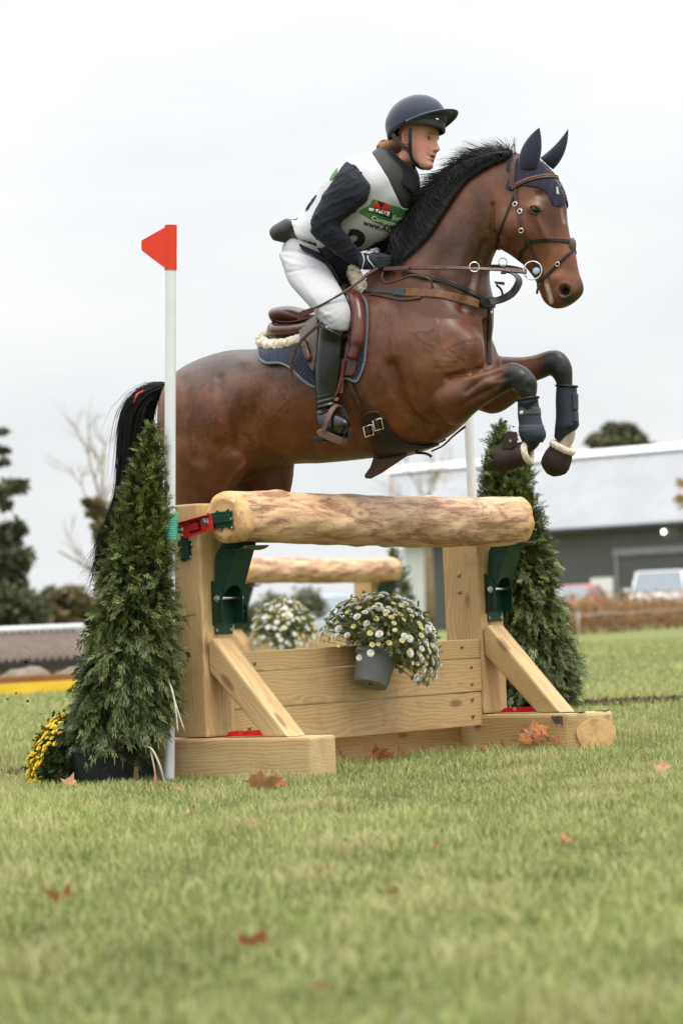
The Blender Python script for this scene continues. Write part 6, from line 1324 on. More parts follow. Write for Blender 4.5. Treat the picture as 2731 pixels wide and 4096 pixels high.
def build_body():
    parts = [loft_rings([rr(a, b, 0, w, .74 if i < 3 else .86) for i, (a, b, w) in enumerate(TORSO)], 30, 3)]
    HP = [(-.122, .045, .085, .022), (-.112, .022, .090, .034), (-.095, -.005, .089, .045), (-.07, -.035, .092, .056), (-.045, -.06, .094, .065), (-.02, -.08, .092, .0695), (.01, -.09, .089, .072), (.035, -.096, .093, .0755), (.06, -.098, .093, .0765), (.09, -.093, .080, .073), (.112, -.075, .052, .060), (.125, -.04, .012, .034)]
    parts.append(loft_rings([((hl((xb+xf)/2, 0, z)), hX*((xf-xb)/2), hY*w, 0.0) for z, xb, xf, w in HP], 36, 4, .93))
    n0 = hl(-.025, 0, -.05); n1 = (hp(*z1(1000, 450))+hp(*z1(1130, 610)))*.5
    parts.append(loft_rings([(lerp(n0, n1, t), hX*.052, hY*w, 0) for t, w in ((-.1, .045), (.3, .05), (.7, .053), (1.1, .06), (1.4, .07))], 24, 3))
    parts.append(loft_rings([rr(a, b, v-(.03 if i < 2 else 0), w, .62 if i < 2 else (.78 if i < 7 else .55)) for i, (a, b, v, w) in enumerate(ARM)], 20, 3)); parts.append(loft_rings([rr(a, b, v, w, .80) for a, b, v, w in FARM], 20, 3))
    th = [rr(a, b, v, w, .84 if i < 5 else .52, z3) for i, (a, b, v, w) in enumerate(THIGH)]; sh = [rr(a, b, v, w, .62, z3) for a, b, v, w in SHIN]; ft = [rr(a, b, v, w, .80, z3) for a, b, v, w in FOOT]
    for L in (th, sh, ft): parts.append(loft_rings(L, 22, 3)); parts.append(loft_rings([far(r) for r in L], 22, 3))
    parts.append(loft_rings([rr((330, 970), (740, 1110), 0, .13, .8), rr((290, 1100), (610, 1200), 0, .145, .8), rr((280, 1230), (540, 1320), 0, .14, .8), rr((330, 1330), (500, 1370), 0, .08, .8)], 26, 3))
    me = join_remesh(parts, .0055, 4, .5)
    V, N = mesh_np(me); q = V-np.array(HC); x = q@np.array(hX); y = q@np.array(hY); z = q@np.array(hZ)
    head = (z > -.13) & (z < .14) & (np.hypot(x, y) < .14); fr = head & (x > .02)
    d = np.zeros((len(V), 3)); fx = np.array(hX); fz = np.array(hZ)
    g = lambda a, s: np.exp(-(a/s)**2)
    # nose
    prof = np.interp(z, [-.048, -.041, -.034, -.028, -.015, .005, .022, .035], [0, .012, .026, .027, .019, .010, .003, 0]); wid = np.interp(z, [-.04, -.03, -.015, .01, .03], [.014, .0135, .010, .0085, .010])
    d += (fr*prof*np.exp(-(np.abs(y)/wid)**2.4))[:, None]*fx
    d += (fr*.006*(g(y-.013, .006)+g(y+.013, .006))*g(z+.036, .007))[:, None]*fx
    dd = .0085*g(z+.0605, .0065)*g(y, .020)+.0075*g(z+.0785, .006)*g(y, .018)-.010*g(z+.0695, .0042)*g(y, .022)+.006*g(z+.104, .012)*g(y, .020)-.003*g(z+.090, .006)*g(y, .022)
    dd += -.010*(g(y-.032, .013)+g(y+.032, .013))*g(z-.010, .0095)+.004*(g(y-.034, .018)+g(y+.034, .018))*g(z-.030, .006)+.005*(g(y-.046, .018)+g(y+.046, .018))*g(z+.028, .018)
    dd += -.004*(g(y-.028, .006)+g(y+.028, .006))*g(z+.066, .010)
    d += (fr*dd)[:, None]*fx
    V2 = V+d; me.vertices.foreach_set('co', V2.astype(np.float32).ravel()); me.update()
    col = np.tile(np.array([.56, .29, .20]), (len(V), 1))
    def bl(c, w): w = np.clip(w, 0, 1)[:, None]; col[:] = col*(1-w)+np.array(c)*w
    bl((.60, .20, .15), head*.9*(g(np.abs(y)-.05, .026)*g(z+.032, .034))); bl((.58, .25, .18), head*.7*g(z+.033, .012)*g(y, .018)*(x > .09)); bl((.56, .27, .20), head*.5*g(z+.105, .018)*g(y, .03))
    bl((.40, .13, .11), fr*1.2*(g(z+.062, .0042)+g(z+.079, .0046))*g(y, .021)); bl((.07, .02, .018), fr*1.5*g(z+.0695, .0035)*g(y, .019))
    bl((.11, .055, .03), fr*1.4*(g(np.abs(y)-.035, .016))*g(z-.031+.12*(np.abs(y)-.035)**1, .0035))
    bl((.05, .025, .02), fr*1.6*(g(np.abs(y)-.033, .010))*g(z-.0125, .0030)); bl((.45, .22, .16), fr*.5*(g(np.abs(y)-.033, .014))*g(z-.006, .006)); bl((.20, .07, .05), fr*1.2*g(np.abs(y)-.010, .0035)*g(z+.041, .0032)); 
    at = me.color_attributes.new('col', 'FLOAT_COLOR', 'POINT'); at.data.foreach_set('color', np.concatenate([col, np.ones((len(V), 1))], 1).astype(np.float32).ravel())
    me.shade_smooth(); me.name = 'rider_body'; me.materials.append(M_SKIN); return link(bpy.data.objects.new('body', me), rider)
rbody = build_body(); R_BVH = bvh_of(rbody.data)
def build_head_things():
    M_EW = NT('eye_white').set(Base_Color=(.55, .52, .50), Roughness=.2).m
    for s in (1, -1):
        p = hl(.20, s*.033, .0085); loc, nor, i, dd = R_BVH.ray_cast(p, -hX)
        e = lathe('eye', [(.0006, .0112)]+[(.0112*math.sin(t), .0112*math.cos(t)) for t in (.35, .7, 1.05, 1.4, 1.8, 2.4)], loc-hX*.0078, (hX+hY*s*.2).normalized(), M_EW, rider, 16)
        lathe('iris', [(.0005, .0123), (.0035, .0120), (.0052, .0112), (.0052, .009)], loc-hX*.0078+hY*s*.0, (hX*1.0+hY*s*.12-hZ*.05).normalized(), M_EYE, e, 14)
        pts = [loc+hY*(a*.0125)+hZ*(.0035+.0028*(1-a*a))+hX*(.0028*(1-a*a)-.0008*abs(a)) for a in (-1, -.6, -.2, .2, .6, 1)]
        tube('eyelid', pts, [.0008, .0017, .0019, .0019, .0017, .0008], M_LASH, rider, 6)
    # ear: rim, bowl and lobe
    for s in (1, -1):
        c = hl(-.012, s*.074, -.004); up = (hZ*.97-hX*.22).normalized(); bk = (-hX*.97-hZ*.22).normalized(); out = hY*s
        n, m = 20, 6; V = []; Fc = []
        for j, (f, o) in enumerate(((1.0, -.004), (1.03, .006), (.95, .0105), (.80, .008), (.60, .002), (.25, -.001))):
            for k in range(n):
                t = 2*math.pi*k/n; a = .0165+.003*math.sin(t); b = .031; V.append(c+bk*(f*a*math.cos(t))+up*(f*b*math.sin(t)+.002)+out*(o+.012*max(0, math.cos(t))*.8))
        for j in range(m-1):
            for k in range(n): Fc.append((j*n+k, j*n+(k+1) % n, (j+1)*n+(k+1) % n, (j+1)*n+k))
        Fc.append(tuple((m-1)*n+k for k in range(n)))
        e = mesh_obj('ear', V, Fc, M_SKIN, rider, True); at = e.data.color_attributes.new('col', 'FLOAT_COLOR', 'POINT')
        for i in range(len(V)): at.data[i].color = (.60, .27, .20, 1) if i < n*3 else (.50, .21, .15, 1)
    # hair at the nape and bun
    rg = random.Random(3); S = []
    base = [hl(-.10+rg.uniform(-.01, .01), rg.uniform(-.05, .06), rg.uniform(-.05, 0)) for _ in range(1)]
    V, Fc = loft_rings([(hl(-.05, 0, .01), hZ*.03, hY*.07, 0), (hl(-.085, 0, -.012), hZ*.034, hY*.072, 0), (hl(-.108, .01, -.028), hZ*.042, hY*.066, 0), (hl(-.138, .02, -.036), hZ*.042, hY*.060, 0), (hl(-.166, .02, -.032), hZ*.030, hY*.042, 0), (hl(-.178, .02, -.030), hZ*.012, hY*.018, 0)], 20, 4)
    rgn = np.random.default_rng(2); V = [v+Vector(rgn.normal(0, .0016, 3)) for v in V]; hair = mesh_obj('hair', V, Fc, M_BROWNHAIR, rider, True)
    for i in range(260):
        t = rg.uniform(0, 6.28); u = rg.uniform(-.03, .03); r = .030+rg.uniform(-.004, .002); pts = []
        for k in range(6):
            a = t+k*.32; pts.append(hl(-.134+r*math.cos(a), .014+u*1.5+.014*math.sin(k), -.038+r*math.sin(a)))
        S.append((pts, rg.uniform(.0014, .0026)))
    for i in range(160):
        y = rg.choice((-1, 1))*rg.uniform(.045, .074); S.append(([hl(-.02-.022*k+rg.uniform(-.003, .003), y*(1-.08*k), .02-.011*k+rg.uniform(-.003, .003)) for k in range(5)], .0011))
    hair_mesh('hair_strands', S, M_BROWNHAIR, hair)
M_LASH = simple('eyelash', (.045, .022, .015), .6)
build_head_things()
# ---- helmet
def build_helmet():
    # dome: superellipsoid shell, open below
    cx = hp(*z6(640, 500), 0); C = cx-hX*.0; V = []; Fc = []; seg, n = 48, 16
    uy = hY; HT = math.radians(17); ux = (hX*math.cos(HT)+hZ*math.sin(HT)); uz = (hZ*math.cos(HT)-hX*math.sin(HT))
    for i in range(n+1):
        t = (i/n)*math.radians(112); zc, rc = math.cos(t), math.sin(t)
        if t > math.pi/2: rc = 1.0-(t-math.pi/2)*.10
        for k in range(seg):
            a = 2*math.pi*k/seg; ca, sa = math.cos(a), math.sin(a)
            rx = .142 if ca > 0 else .146; low = 0.0
            zz = .120*zc if zc > 0 else .10*zc
            if t > math.pi/2: zz -= (.016 if ca < -.2 else 0.0)*(t-math.pi/2)/.38*min(1, -ca*1.2) if ca < -.2 else 0
            V.append(C+ux*(rx*rc*ca)+hY*(.108*rc*sa)+uz*zz)
    for i in range(n):
        for k in range(seg):
            a_ = i*seg+k; b_ = i*seg+(k+1) % seg; Fc.append((a_, a_+seg, b_+seg, b_) if i else (a_, a_+seg, b_+seg, b_))
    o = mesh_obj('helmet', V, Fc, M_HELMET, rider, True); md = o.modifiers.new('s', 'SOLIDIFY'); md.thickness = .010; md.offset = -1
    bmx = bmesh.new(); bmx.from_mesh(o.data); bmesh.ops.remove_doubles(bmx, verts=bmx.verts, dist=1e-5); bmesh.ops.recalc_face_normals(bmx, faces=bmx.faces); bmx.to_mesh(o.data); bmx.free(); o.data.shade_smooth()
    # peak
    V = []; Fc = []; m, nn = 24, 7
    for j in range(nn):
        f = j/(nn-1)
        for i in range(m+1):
            a = math.radians(-88+176*i/m); ca, sa = math.cos(a), math.sin(a)
            rx = lerp(.130, .205, f*max(0, ca)**.6); ry = lerp(.104, .108, f)
            z = -.010-.034*(1-ca)*.9+.006*math.sin(f*3)-.004*f*f
            V.append(C+ux*(rx*ca)+hY*(ry*sa)+uz*z)
    for j in range(nn-1):
        for i in range(m): a_ = j*(m+1)+i; Fc.append((a_, a_+1, a_+m+2, a_+m+1))
    p = mesh_obj('peak', V, Fc, M_HELMET, o, True); md = p.modifiers.new('s', 'SOLIDIFY'); md.thickness = .006; md.offset = 0
    # black inner shell below the peak
    V = []; Fc = []
    for j, (r, z) in enumerate(((1.0, -.018), (1.0, -.055), (.98, -.074), (.93, -.078))):
        for i in range(m+1):
            a = math.radians(-100+200*i/m); ca, sa = math.cos(a), math.sin(a); V.append(C+ux*(.124*r*ca+.006)+hY*(.096*r*sa)+uz*(z+(.030 if ca < .75 else .030*(1-ca)/.25)*(0 if j == 0 else 1)*min(1, (1-ca)*1.1)))
    for j in range(3):
        for i in range(m): a_ = j*(m+1)+i; Fc.append((a_, a_+1, a_+m+2, a_+m+1))
    li = mesh_obj('helmet_shell', V, Fc, M_VEST, o, True); md = li.modifiers.new('s', 'SOLIDIFY'); md.thickness = .004; md.offset = 0
    pt = C+ux*.122+hY*.038+uz*(-.038); lathe('badge', [(.008, 0), (.008, .002), (.005, .004), (.001, .0045)], pt, (ux*.9+hY*.5).normalized(), M_CHROME, o, 8)
    # harness
    def hstrap(pts, w): 
        P3 = spline([hp(*z6(x, y), v) for x, y, v in pts], 6); Vv, Ff = box_ribbon(P3, [(hY+hX*.15).normalized()]*len(P3), w, .005); return mesh_obj('chin_strap', Vv, Ff, M_BLKR, o)
    hstrap(((548, 590, .092), (545, 720, .094), (545, 850, .092), (548, 980, .082)), .016)
    hstrap(((275, 690, .085), (340, 800, .092), (430, 880, .092), (520, 945, .086), (555, 985, .082)), .020)
    hstrap(((550, 970, .082), (575, 1080, .070), (640, 1170, .050), (730, 1225, .015), (790, 1225, -.01)), .015)
    hstrap(((590, 1140, .066), (640, 1190, .048)), .026)
build_helmet()
# ---- clothes
def cloth_from(parts, voxel, name, mat, smooth=5, wr=None):
    me = join_remesh(parts, voxel, smooth, .5); V, N = mesh_np(me)
    if wr is not None:
        px, py = np_px(V); d = wr(V, px, py); me.vertices.foreach_set('co', (V+N*d[:, None]).astype(np.float32).ravel()); me.update()
    me.shade_smooth(); me.name = name; me.materials.append(mat); return link(bpy.data.objects.new(name, me), rider)
def vest_wr(V, px, py): return .002*fbm_np(V, 20, 5)
vest = cloth_from([loft_rings([rr(a, b, 0, w, .97) for a, b, w in [((960, 432), (1145, 640), .105)]+TORSO[1:]], 40, 4),
                   loft_rings([rr((290, 935), (500, 1020), 0, .15, 1), rr((205, 985), (430, 1090), 0, .165, 1.0), rr((180, 1030), (380, 1118), 0, .16, 1.0), rr((205, 1092), (345, 1124), 0, .14, 1.0)], 30, 4)], .007, 'body_protector', M_VEST, 4, vest_wr)
VEST_BVH = bvh_of(vest.data)
def ridge(x): return (1-np.abs(np.sin(x)))**2
def sleeve_wr(V, px, py):
    a = fbm_np(V, 26, 6); b = fbm_np(V, 48, 16); u = (px*.45+py*.89); w = (px*.9-py*.3)
    m = np.clip(.55+1.1*a, 0, 1); elbow = np.exp(-(((px-718)/34)**2+((py-520)/34)**2)); sh = np.exp(-(((px-820)/40)**2+((py-400)/30)**2))
    d = .0062*ridge(u*.115+a*2.2)*m+.0045*ridge(u*.21+b*2.0)*(1-m)+.0025*b+.007*ridge((px*.6-py*.8)*.16+a)*elbow+.005*ridge(w*.12+a*1.5)*sh
    return d-.003
sl = cloth_from([loft_rings([rr(a, b, v, w*.95, .95) for a, b, v, w in ARM], 28, 4), loft_rings([rr(a, b, v, w, 1.0) for a, b, v, w in FARM], 24, 4),
                 loft_rings([rr((700, 640), (950, 800), 0, .14, .7), rr((560, 760), (980, 930), 0, .15, .75), rr((330, 960), (800, 1110), 0, .16, .8), rr((330, 1080), (700, 1210), 0, .165, .85), rr((400, 1150), (600, 1260), 0, .15, .7)], 30, 3),
                 loft_rings([rr((480, 1090), (780, 1170), 0, .15, 1), rr((540, 1190), (745, 1255), 0, .14, 1), rr((590, 1290), (725, 1335), 0, .11, 1), rr((640, 1375), (720, 1400), 0, .06, 1)], 24, 3)], .0062, 'jacket', M_JACKET, 4, sleeve_wr)
# high collar of jacket and vest
def collar(name, rings, mat, parent):
    V, Fc = loft_rings(rings, 36, 4); Fc = Fc[:-72]; o = mesh_obj(name, V[:-2], Fc, mat, parent, True); md = o.modifiers.new('s', 'SOLIDIFY'); md.thickness = .006; md.offset = 0; return o
collar('jacket_collar', [rr((1002, 428), (1140, 590), 0, .066, 1.0), rr((985, 446), (1160, 640), 0, .076, 1.0), rr((960, 470), (1165, 700), 0, .092, 1.0), rr((925, 500), (1160, 760), 0, .115, 1.0)], M_JACKET, sl)
collar('vest_collar', [rr((940, 428), (1140, 665), 0, .090, 1.0), rr((912, 440), (1148, 705), 0, .110, 1.0), rr((880, 465), (1146, 740), 0, .132, 1.0)], M_VEST, vest)
def breech_wr(V, px, py):
    a = fbm_np(V, 18, 8); b = fbm_np(V, 40, 18); kn = np.exp(-(((px-750)/26)**2+((py-730)/24)**2)); hp_m = np.exp(-(((px-690)/50)**2+((py-592)/22)**2))
    d = .0014*a+.0008*b+.0045*ridge((px*.5+py*.87)*.20+a*2)*kn+.0050*ridge((py*.95-px*.25)*.14+a*1.8)*hp_m
    for p, q, s, am in (((655, 590), (700, 600), 3.0, -.005), ((668, 607), (720, 612), 3.0, .004), ((660, 625), (700, 618), 3, -.004), ((735, 715), (765, 728), 3, .004), ((738, 728), (760, 745), 2.5, -.004), ((690, 640), (760, 745), 5, .002)): d = d+am*np.exp(-(seg_dist(px, py, p, q)/s)**2)
    return d
th = [rr(a, b, v, w, .97, z3) for a, b, v, w in THIGH]
breeches = cloth_from([loft_rings(th[:-1], 28, 4), loft_rings([far(r) for r in th[:-1]], 28, 4), loft_rings([rr((300, 1040), (650, 1180), 0, .17, .92), rr((256, 1120), (620, 1230), 0, .175, .96), rr((250, 1220), (600, 1320), 0, .17, .96), rr((280, 1330), (560, 1400), 0, .14, .95), rr((360, 1400), (520, 1440), 0, .08, .9)], 30, 4)], .0065, 'breeches', M_BREECH, 6, breech_wr)
patch('jacket_hem', [z1(*p) for p in ((345, 1108), (420, 1140), (520, 1185), (620, 1225), (700, 1280), (672, 1345), (640, 1400), (600, 1378), (562, 1320), (505, 1245), (430, 1205), (365, 1165))], M_JACKET, sl, bvh_of(breeches.data), off=.010, step=4, thick=.006, smooth=3)
def boot_wr(V, px, py):
    d = .0009*fbm_np(V, 24, 4); anc = np.exp(-((py-925)/12.0)**2); d = d+.0045*np.sin(py*.55+px*.14)*anc
    return d
for k in (0, 1):
    sh = [rr(a, b, v+.004, w*1.06, 1.04, z3) for a, b, v, w in SHIN]; ft = [rr(a, b, v, w, 1.0, z3) for a, b, v, w in FOOT]
    sh[0] = rr((592, 588), (762, 690), .318, .078, 1.03, z3); sh.insert(1, rr((582, 650), (758, 712), .316, .070, 1.03, z3))
    if k: sh = [far(r) for r in sh]; ft = [far(r) for r in ft]
    bo = cloth_from([loft_rings(sh, 28, 4), loft_rings(ft, 24, 4)], .0055, 'riding_boot', M_BOOT, 4, boot_wr)
    if not k:
        B_BVH = bvh_of(bo.data)
        lathe('badge', [(.0085, 0), (.008, .003), (.001, .004)], *[q for q in hit(B_BVH, *z3(625, 625), 0)], M_CHROME, bo, 14)
        strap('spur_strap', [z3(*p) for p in ((545, 1235), (600, 1222), (660, 1190))], .010, M_BLKR, bo, .003, .004, B_BVH); strap('boot_seam', [z3(*p) for p in ((680, 720), (672, 850), (655, 1000), (640, 1100))], .004, M_BLKR, bo, .001, .003, B_BVH)
        prism('sole', [hp(*z3(x, y), .335) for x, y in ((548, 1385), (600, 1398), (640, 1410), (640, 1425), (600, 1432), (548, 1425))], HR*.05, M_BLKR, bo, .004)
# ---- bib with print
bib = patch('bib', [z1(*p) for p in ((652, 500), (720, 468), (795, 452), (860, 500), (930, 605), (990, 720), (1047, 846), (1110, 850), (1096, 905), (1040, 985), (965, 1075), (890, 1160), (800, 1150), (700, 1170), (600, 1200), (470, 1145), (360, 1092), (312, 1020), (288, 935), (380, 862), (480, 740), (550, 655), (610, 570))], M_BIB, rider, VEST_BVH, off=.010, step=3.2, thick=.003, smooth=3, fn=lambda x, y: .0022*math.sin(x*.06+y*.09), n=4)
BIB_BVH = bvh_of(bib.evaluated_get(bpy.context.evaluated_depsgraph_get()).to_mesh())
pr = dict(bvh=BIB_BVH, off=.0012, thick=.0006, smooth=1, step=3.0)
patch('green_print', [z1(*p) for p in ((760, 885), (830, 835), (852, 797), (890, 801), (1000, 838), (1046, 850), (1108, 854), (1092, 905), (1035, 990), (980, 992), (940, 985), (870, 958), (810, 920))], M_BIBGREEN, bib, **pr)
patch('green_print', [z1(*p) for p in ((607, 575), (612, 600), (585, 650), (560, 668), (556, 650), (580, 610))], M_BIBGREEN, bib, **pr)
pr2 = dict(bvh=BIB_BVH, off=.0026, thick=.0005, smooth=0, step=3.0, closed=False)
patch('logo_base', [z1(*p) for p in ((822, 850), (985, 885), (978, 932), (818, 880))], M_PRINTK, bib, **pr2)
pr2['off'] = .0036
patch('logo_panel', [z1(*p) for p in ((827, 853), (972, 882), (966, 914), (822, 872))], M_PRINTW, bib, **pr2)
patch('logo_peak', [z1(*p) for p in ((848, 852), (884, 808), (912, 862))], M_PRINTR, bib, **pr2); patch('logo_peak', [z1(*p) for p in ((905, 860), (938, 822), (972, 836), (974, 878), (928, 868))], M_PRINTR, bib, **pr2)
patch('logo_notch', [z1(*p) for p in ((884, 806), (938, 820), (912, 862))], M_PRINTK, bib, **pr2)
def text_on(txt, p0, p1, height, mat, off=.0050, bold=.0, shear=0.0, name='lettering'):
    """letters laid on the bib: p0 left end, p1 right end of the base line"""
    cu = bpy.data.curves.new('t', 'FONT'); cu.body = txt; cu.offset = bold; cu.shear = shear; cu.resolution_u = 3
    o = bpy.data.objects.new('t', cu); COL.objects.link(o); dg = bpy.context.evaluated_depsgraph_get(); me = bpy.data.meshes.new_from_object(o.evaluated_get(dg)); bpy.data.objects.remove(o)
    bm = bmesh.new(); bm.from_mesh(me); bpy.data.meshes.remove(me)
    bmesh.ops.remove_doubles(bm, verts=bm.verts, dist=1e-5); bmesh.ops.triangulate(bm, faces=bm.faces); bmesh.ops.subdivide_edges(bm, edges=[e for e in bm.edges if e.calc_length() > .12], cuts=1, use_grid_fill=False); bmesh.ops.triangulate(bm, faces=bm.faces)
    xs = [v.co.x for v in bm.verts]; x0, x1 = min(xs), max(xs); L = math.hypot(p1[0]-p0[0], p1[1]-p0[1]); ux, uy = (p1[0]-p0[0])/L, (p1[1]-p0[1])/L
    for v in bm.verts:
        s = (v.co.x-x0)/(x1-x0)*L; h = v.co.y*height/.70; v.co = hit(BIB_BVH, p0[0]+ux*s+uy*h, p0[1]+uy*s-ux*h, off)[0]
    for f in bm.faces:
        if f.normal.dot(cC-f.calc_center_median()) < 0: f.normal_flip()
    return bm_obj(name, bm, mat, bib)
def tz(t, a, b, h, m, **k): return text_on(t, z1(*a), z1(*b), h*.3296, m, **k)
tz('ACSI', (847, 884), (944, 906), 28, M_PRINTK, bold=.02); tz('Euro', (985, 935), (1058, 944), 32, M_PRINTW, shear=.25, bold=.012); tz('Campsite S', (843, 935), (1050, 992), 30, M_PRINTW, bold=.012)
tz('www.ACSI', (783, 970), (1015, 1040), 36, M_PRINTK, bold=.025); tz('2', (640, 1130), (770, 1185), 150, M_PRINTK, bold=.05); tz('6', (790, 1200), (890, 1245), 150, M_PRINTK, bold=.05)
tz('6', (392, 880), (470, 772), 62, M_PRINTK, bold=.02)
# ---- gloves closed on the reins
def glove(pts, v0, side):
    W = lambda x, y, v: hp(*z1(x, y), v)
    R = [(W(765, 1225, v0+.012), (W(770, 1170, v0)-W(770, 1280, v0))*.5, HR*.026*side, 0), (W(800, 1228, v0+.010), (W(800, 1172, v0)-W(800, 1290, v0))*.5, HR*.028*side, 0), (W(850, 1232, v0+.004), (W(850, 1180, v0)-W(850, 1288, v0))*.5, HR*.030*side, 0), (W(895, 1236, v0-.004), (W(895, 1190, v0)-W(895, 1285, v0))*.5, HR*.028*side, 0), (W(925, 1238, v0-.012), (W(925, 1200, v0)-W(925, 1280, v0))*.5, HR*.020*side, 0)]
    parts = [loft_rings(R, 20, 4)]
    for i, (yk, ln) in enumerate(((1203, 1.0), (1224, 1.08), (1246, 1.02), (1266, .85))):
        k = W(905, yk, v0+.010); d1 = HX*.030*ln-HR*.006; a = k+d1; b = a-HR*.026*ln+HX*.004; c = b-HX*.026*ln-HR*.002
        t = spline([k-HX*.02, k, a, b, c], 4); parts.append(tube_pts(t, [.0100]*9+[.0092]*4+[.0085]*3+[.0060], 10))
    tb = [W(840, 1190, v0-.012), W(880, 1182, v0-.02), W(920, 1188, v0-.022), W(945, 1200, v0-.018)]; tt = spline(tb, 4); parts.append(tube_pts(tt, [.013]*5+[.0110]*5+[.0095]*2+[.006], 10))
    return parts
def glove_wr(V, px, py): return .0008*fbm_np(V, 60, 3)
g1 = cloth_from(glove(None, .15, 1), .0034, 'glove', M_GLOVE, 2, glove_wr)
G_BVH = bvh_of(g1.data)
for pts in (((782, 1175), (795, 1215), (785, 1260), (778, 1290)), ((818, 1190), (825, 1220), (850, 1250), (866, 1275), (862, 1298))): strap('glove_piping', [z1(*p) for p in pts], .004, M_PIPEW, g1, .001, .002, G_BVH)
M_tmp = None
g2p = []
for V, Fc in glove(None, .15, 1):
    sh_ = hp(*z1(960, 1160), -.13)-hp(*z1(880, 1235), -.15); g2p.append(([mirror_h(p)+sh_ for p in V], [f[::-1] for f in Fc]))
cloth_from(g2p, .0040, 'glove', M_GLOVE, 2, glove_wr)
# ---- crop held in the near hand
cr = tube('riding_crop', spline([hp(*z1(x, y), v) for x, y, v in ((925, 1245, .15), (880, 1285, .165), (815, 1325, .20), (760, 1370, .245), (680, 1425, .30), (600, 1475, .35), (500, 1530, .37), (400, 1575, .37))], 5), [.009]*8+[.0075]*6+[.0055]*12+[.0045]*10, M_LEATHER, None, 8)
tag(cr, 'thin brown leather riding crop held in the rider\'s gloved hand', 'riding crop')
prism('crop_flap', [hp(*z3(x, y), .375) for x, y in ((420, 530), (455, 508), (520, 488), (535, 500), (530, 520), (480, 545), (430, 578), (416, 572))], HR*.004, M_LEATHER, cr, .001)
kp = air_strap('keeper_strap', [(*z3(590, 590), .37), (*z3(530, 640), .37), (*z3(470, 695), .355), (*z3(410, 770), .345), (*z3(380, 860), .34), (*z3(375, 950), .335), (*z3(388, 1040), .335)], .013, M_LEATHER, cr, .005, 6, HR)

# ------------------------------------------------------------------ fallen leaves
M_LEAFD = leafy('dry_leaf', 1.0, .2, .7)
def maple_mesh(seed, col):
    rg = random.Random(seed); out = []
    for a, l in ((-150, .38), (-118, .60), (-95, .42), (-72, .85), (-52, .55), (-30, .62), (-14, .62), (0, 1.05), (14, .62), (30, .62), (52, .55), (72, .85), (95, .42), (118, .60), (150, .38), (180, .25)):
        out.append((math.radians(a+90), l*rg.uniform(.9, 1.08)))
    V = [Vector((0, 0, .02))]; cu = rg.uniform(.25, .6); cv = rg.uniform(-.3, .4)
    for ring in (.5, 1.0):
        for a, l in out: x, y = l*ring*math.cos(a), l*ring*math.sin(a); V.append(Vector((x, y, cu*x*x*.6+cv*y*y*.5+.09*math.sin(5*a+seed)*ring)))
    n = len(out); Fc = [(0, 1+k, 1+(k+1) % n) for k in range(n)]+[(1+k, 1+n+k, 1+n+(k+1) % n, 1+(k+1) % n) for k in range(n)]
    b = len(V); V += [Vector((-.012, -.2, 0)), Vector((.012, -.2, 0)), Vector((.02, -.95, .12)), Vector((0, -.95, .12))]; Fc.append((b, b+1, b+2, b+3))
    me = bpy.data.meshes.new('maple_leaf'); me.from_pydata([tuple(v) for v in V], [], Fc); me.update(); me.materials.append(M_LEAFD)
    at = me.color_attributes.new('col', 'FLOAT_COLOR', 'POINT')
    for i in range(len(V)): f = rg.uniform(.75, 1.15); at.data[i].color = (col[0]*f, col[1]*f, col[2]*f, 1)
    me.shade_smooth(); return me
LC = [(.46, .17, .05), (.40, .16, .07), (.50, .25, .13), (.30, .09, .035), (.52, .28, .16)]
LM = [maple_mesh(k, LC[k % 5]) for k in range(8)]
def leaf(x, y, size, label, rgseed, up=.0, z=.03, grp='fallen maple leaves', at=None):
    rg = random.Random(rgseed); p = on_ground(x, y, z) if at is None else at; o = bpy.data.objects.new('maple_leaf', LM[rgseed % 8]); COL.objects.link(o); o.location = p
    o.rotation_euler = (up+rg.uniform(-.35, .35), rg.uniform(-.5, .5), rg.uniform(0, 6.28)); o.scale = (size*1.05,)*3; tag(o, label, 'leaf', grp)
RL = ['leftmost leaf of the pile against the far runner', 'broad middle leaf of the pile against the far runner', 'right-hand pink leaf of the pile against the far runner', 'rightmost leaf of the pile nearest the cut log end', 'upper left leaf of the pile against the far runner', 'topmost leaf of the pile against the far runner']
for i, (x, y, s, u) in enumerate(((1205, 1706, .075, .9), (1230, 1700, .085, 1.1), (1255, 1704, .08, 1.0), (1275, 1706, .07, .9), (1218, 1690, .07, 1.2), (1240, 1685, .07, 1.2))): leaf(x, y, s*.85, RL[i], 40+i, u, .05, 'leaf pile at the far runner', on_plane(x, y-6, O1+AX*(1.885-.012*i), AX))
ML = ['upright rust leaf beside the near runner\'s end', 'brown leaf under the boards, second from the near runner', 'bright orange leaf under the middle of the boards', 'rightmost red leaf under the boards', 'dark curled leaf behind the others under the boards']
for i, (x, y, s, u) in enumerate(((790, 1752, .065, 1.2), (855, 1748, .06, .8), (885, 1752, .065, .6), (915, 1744, .06, 1.0), (870, 1740, .055, 1.0))): leaf(x, y, s*1.1, ML[i], 60+i, u, .035, 'leaves under the boards', on_plane(x, y-6, O1+BX*(.05-.012*i), BX))
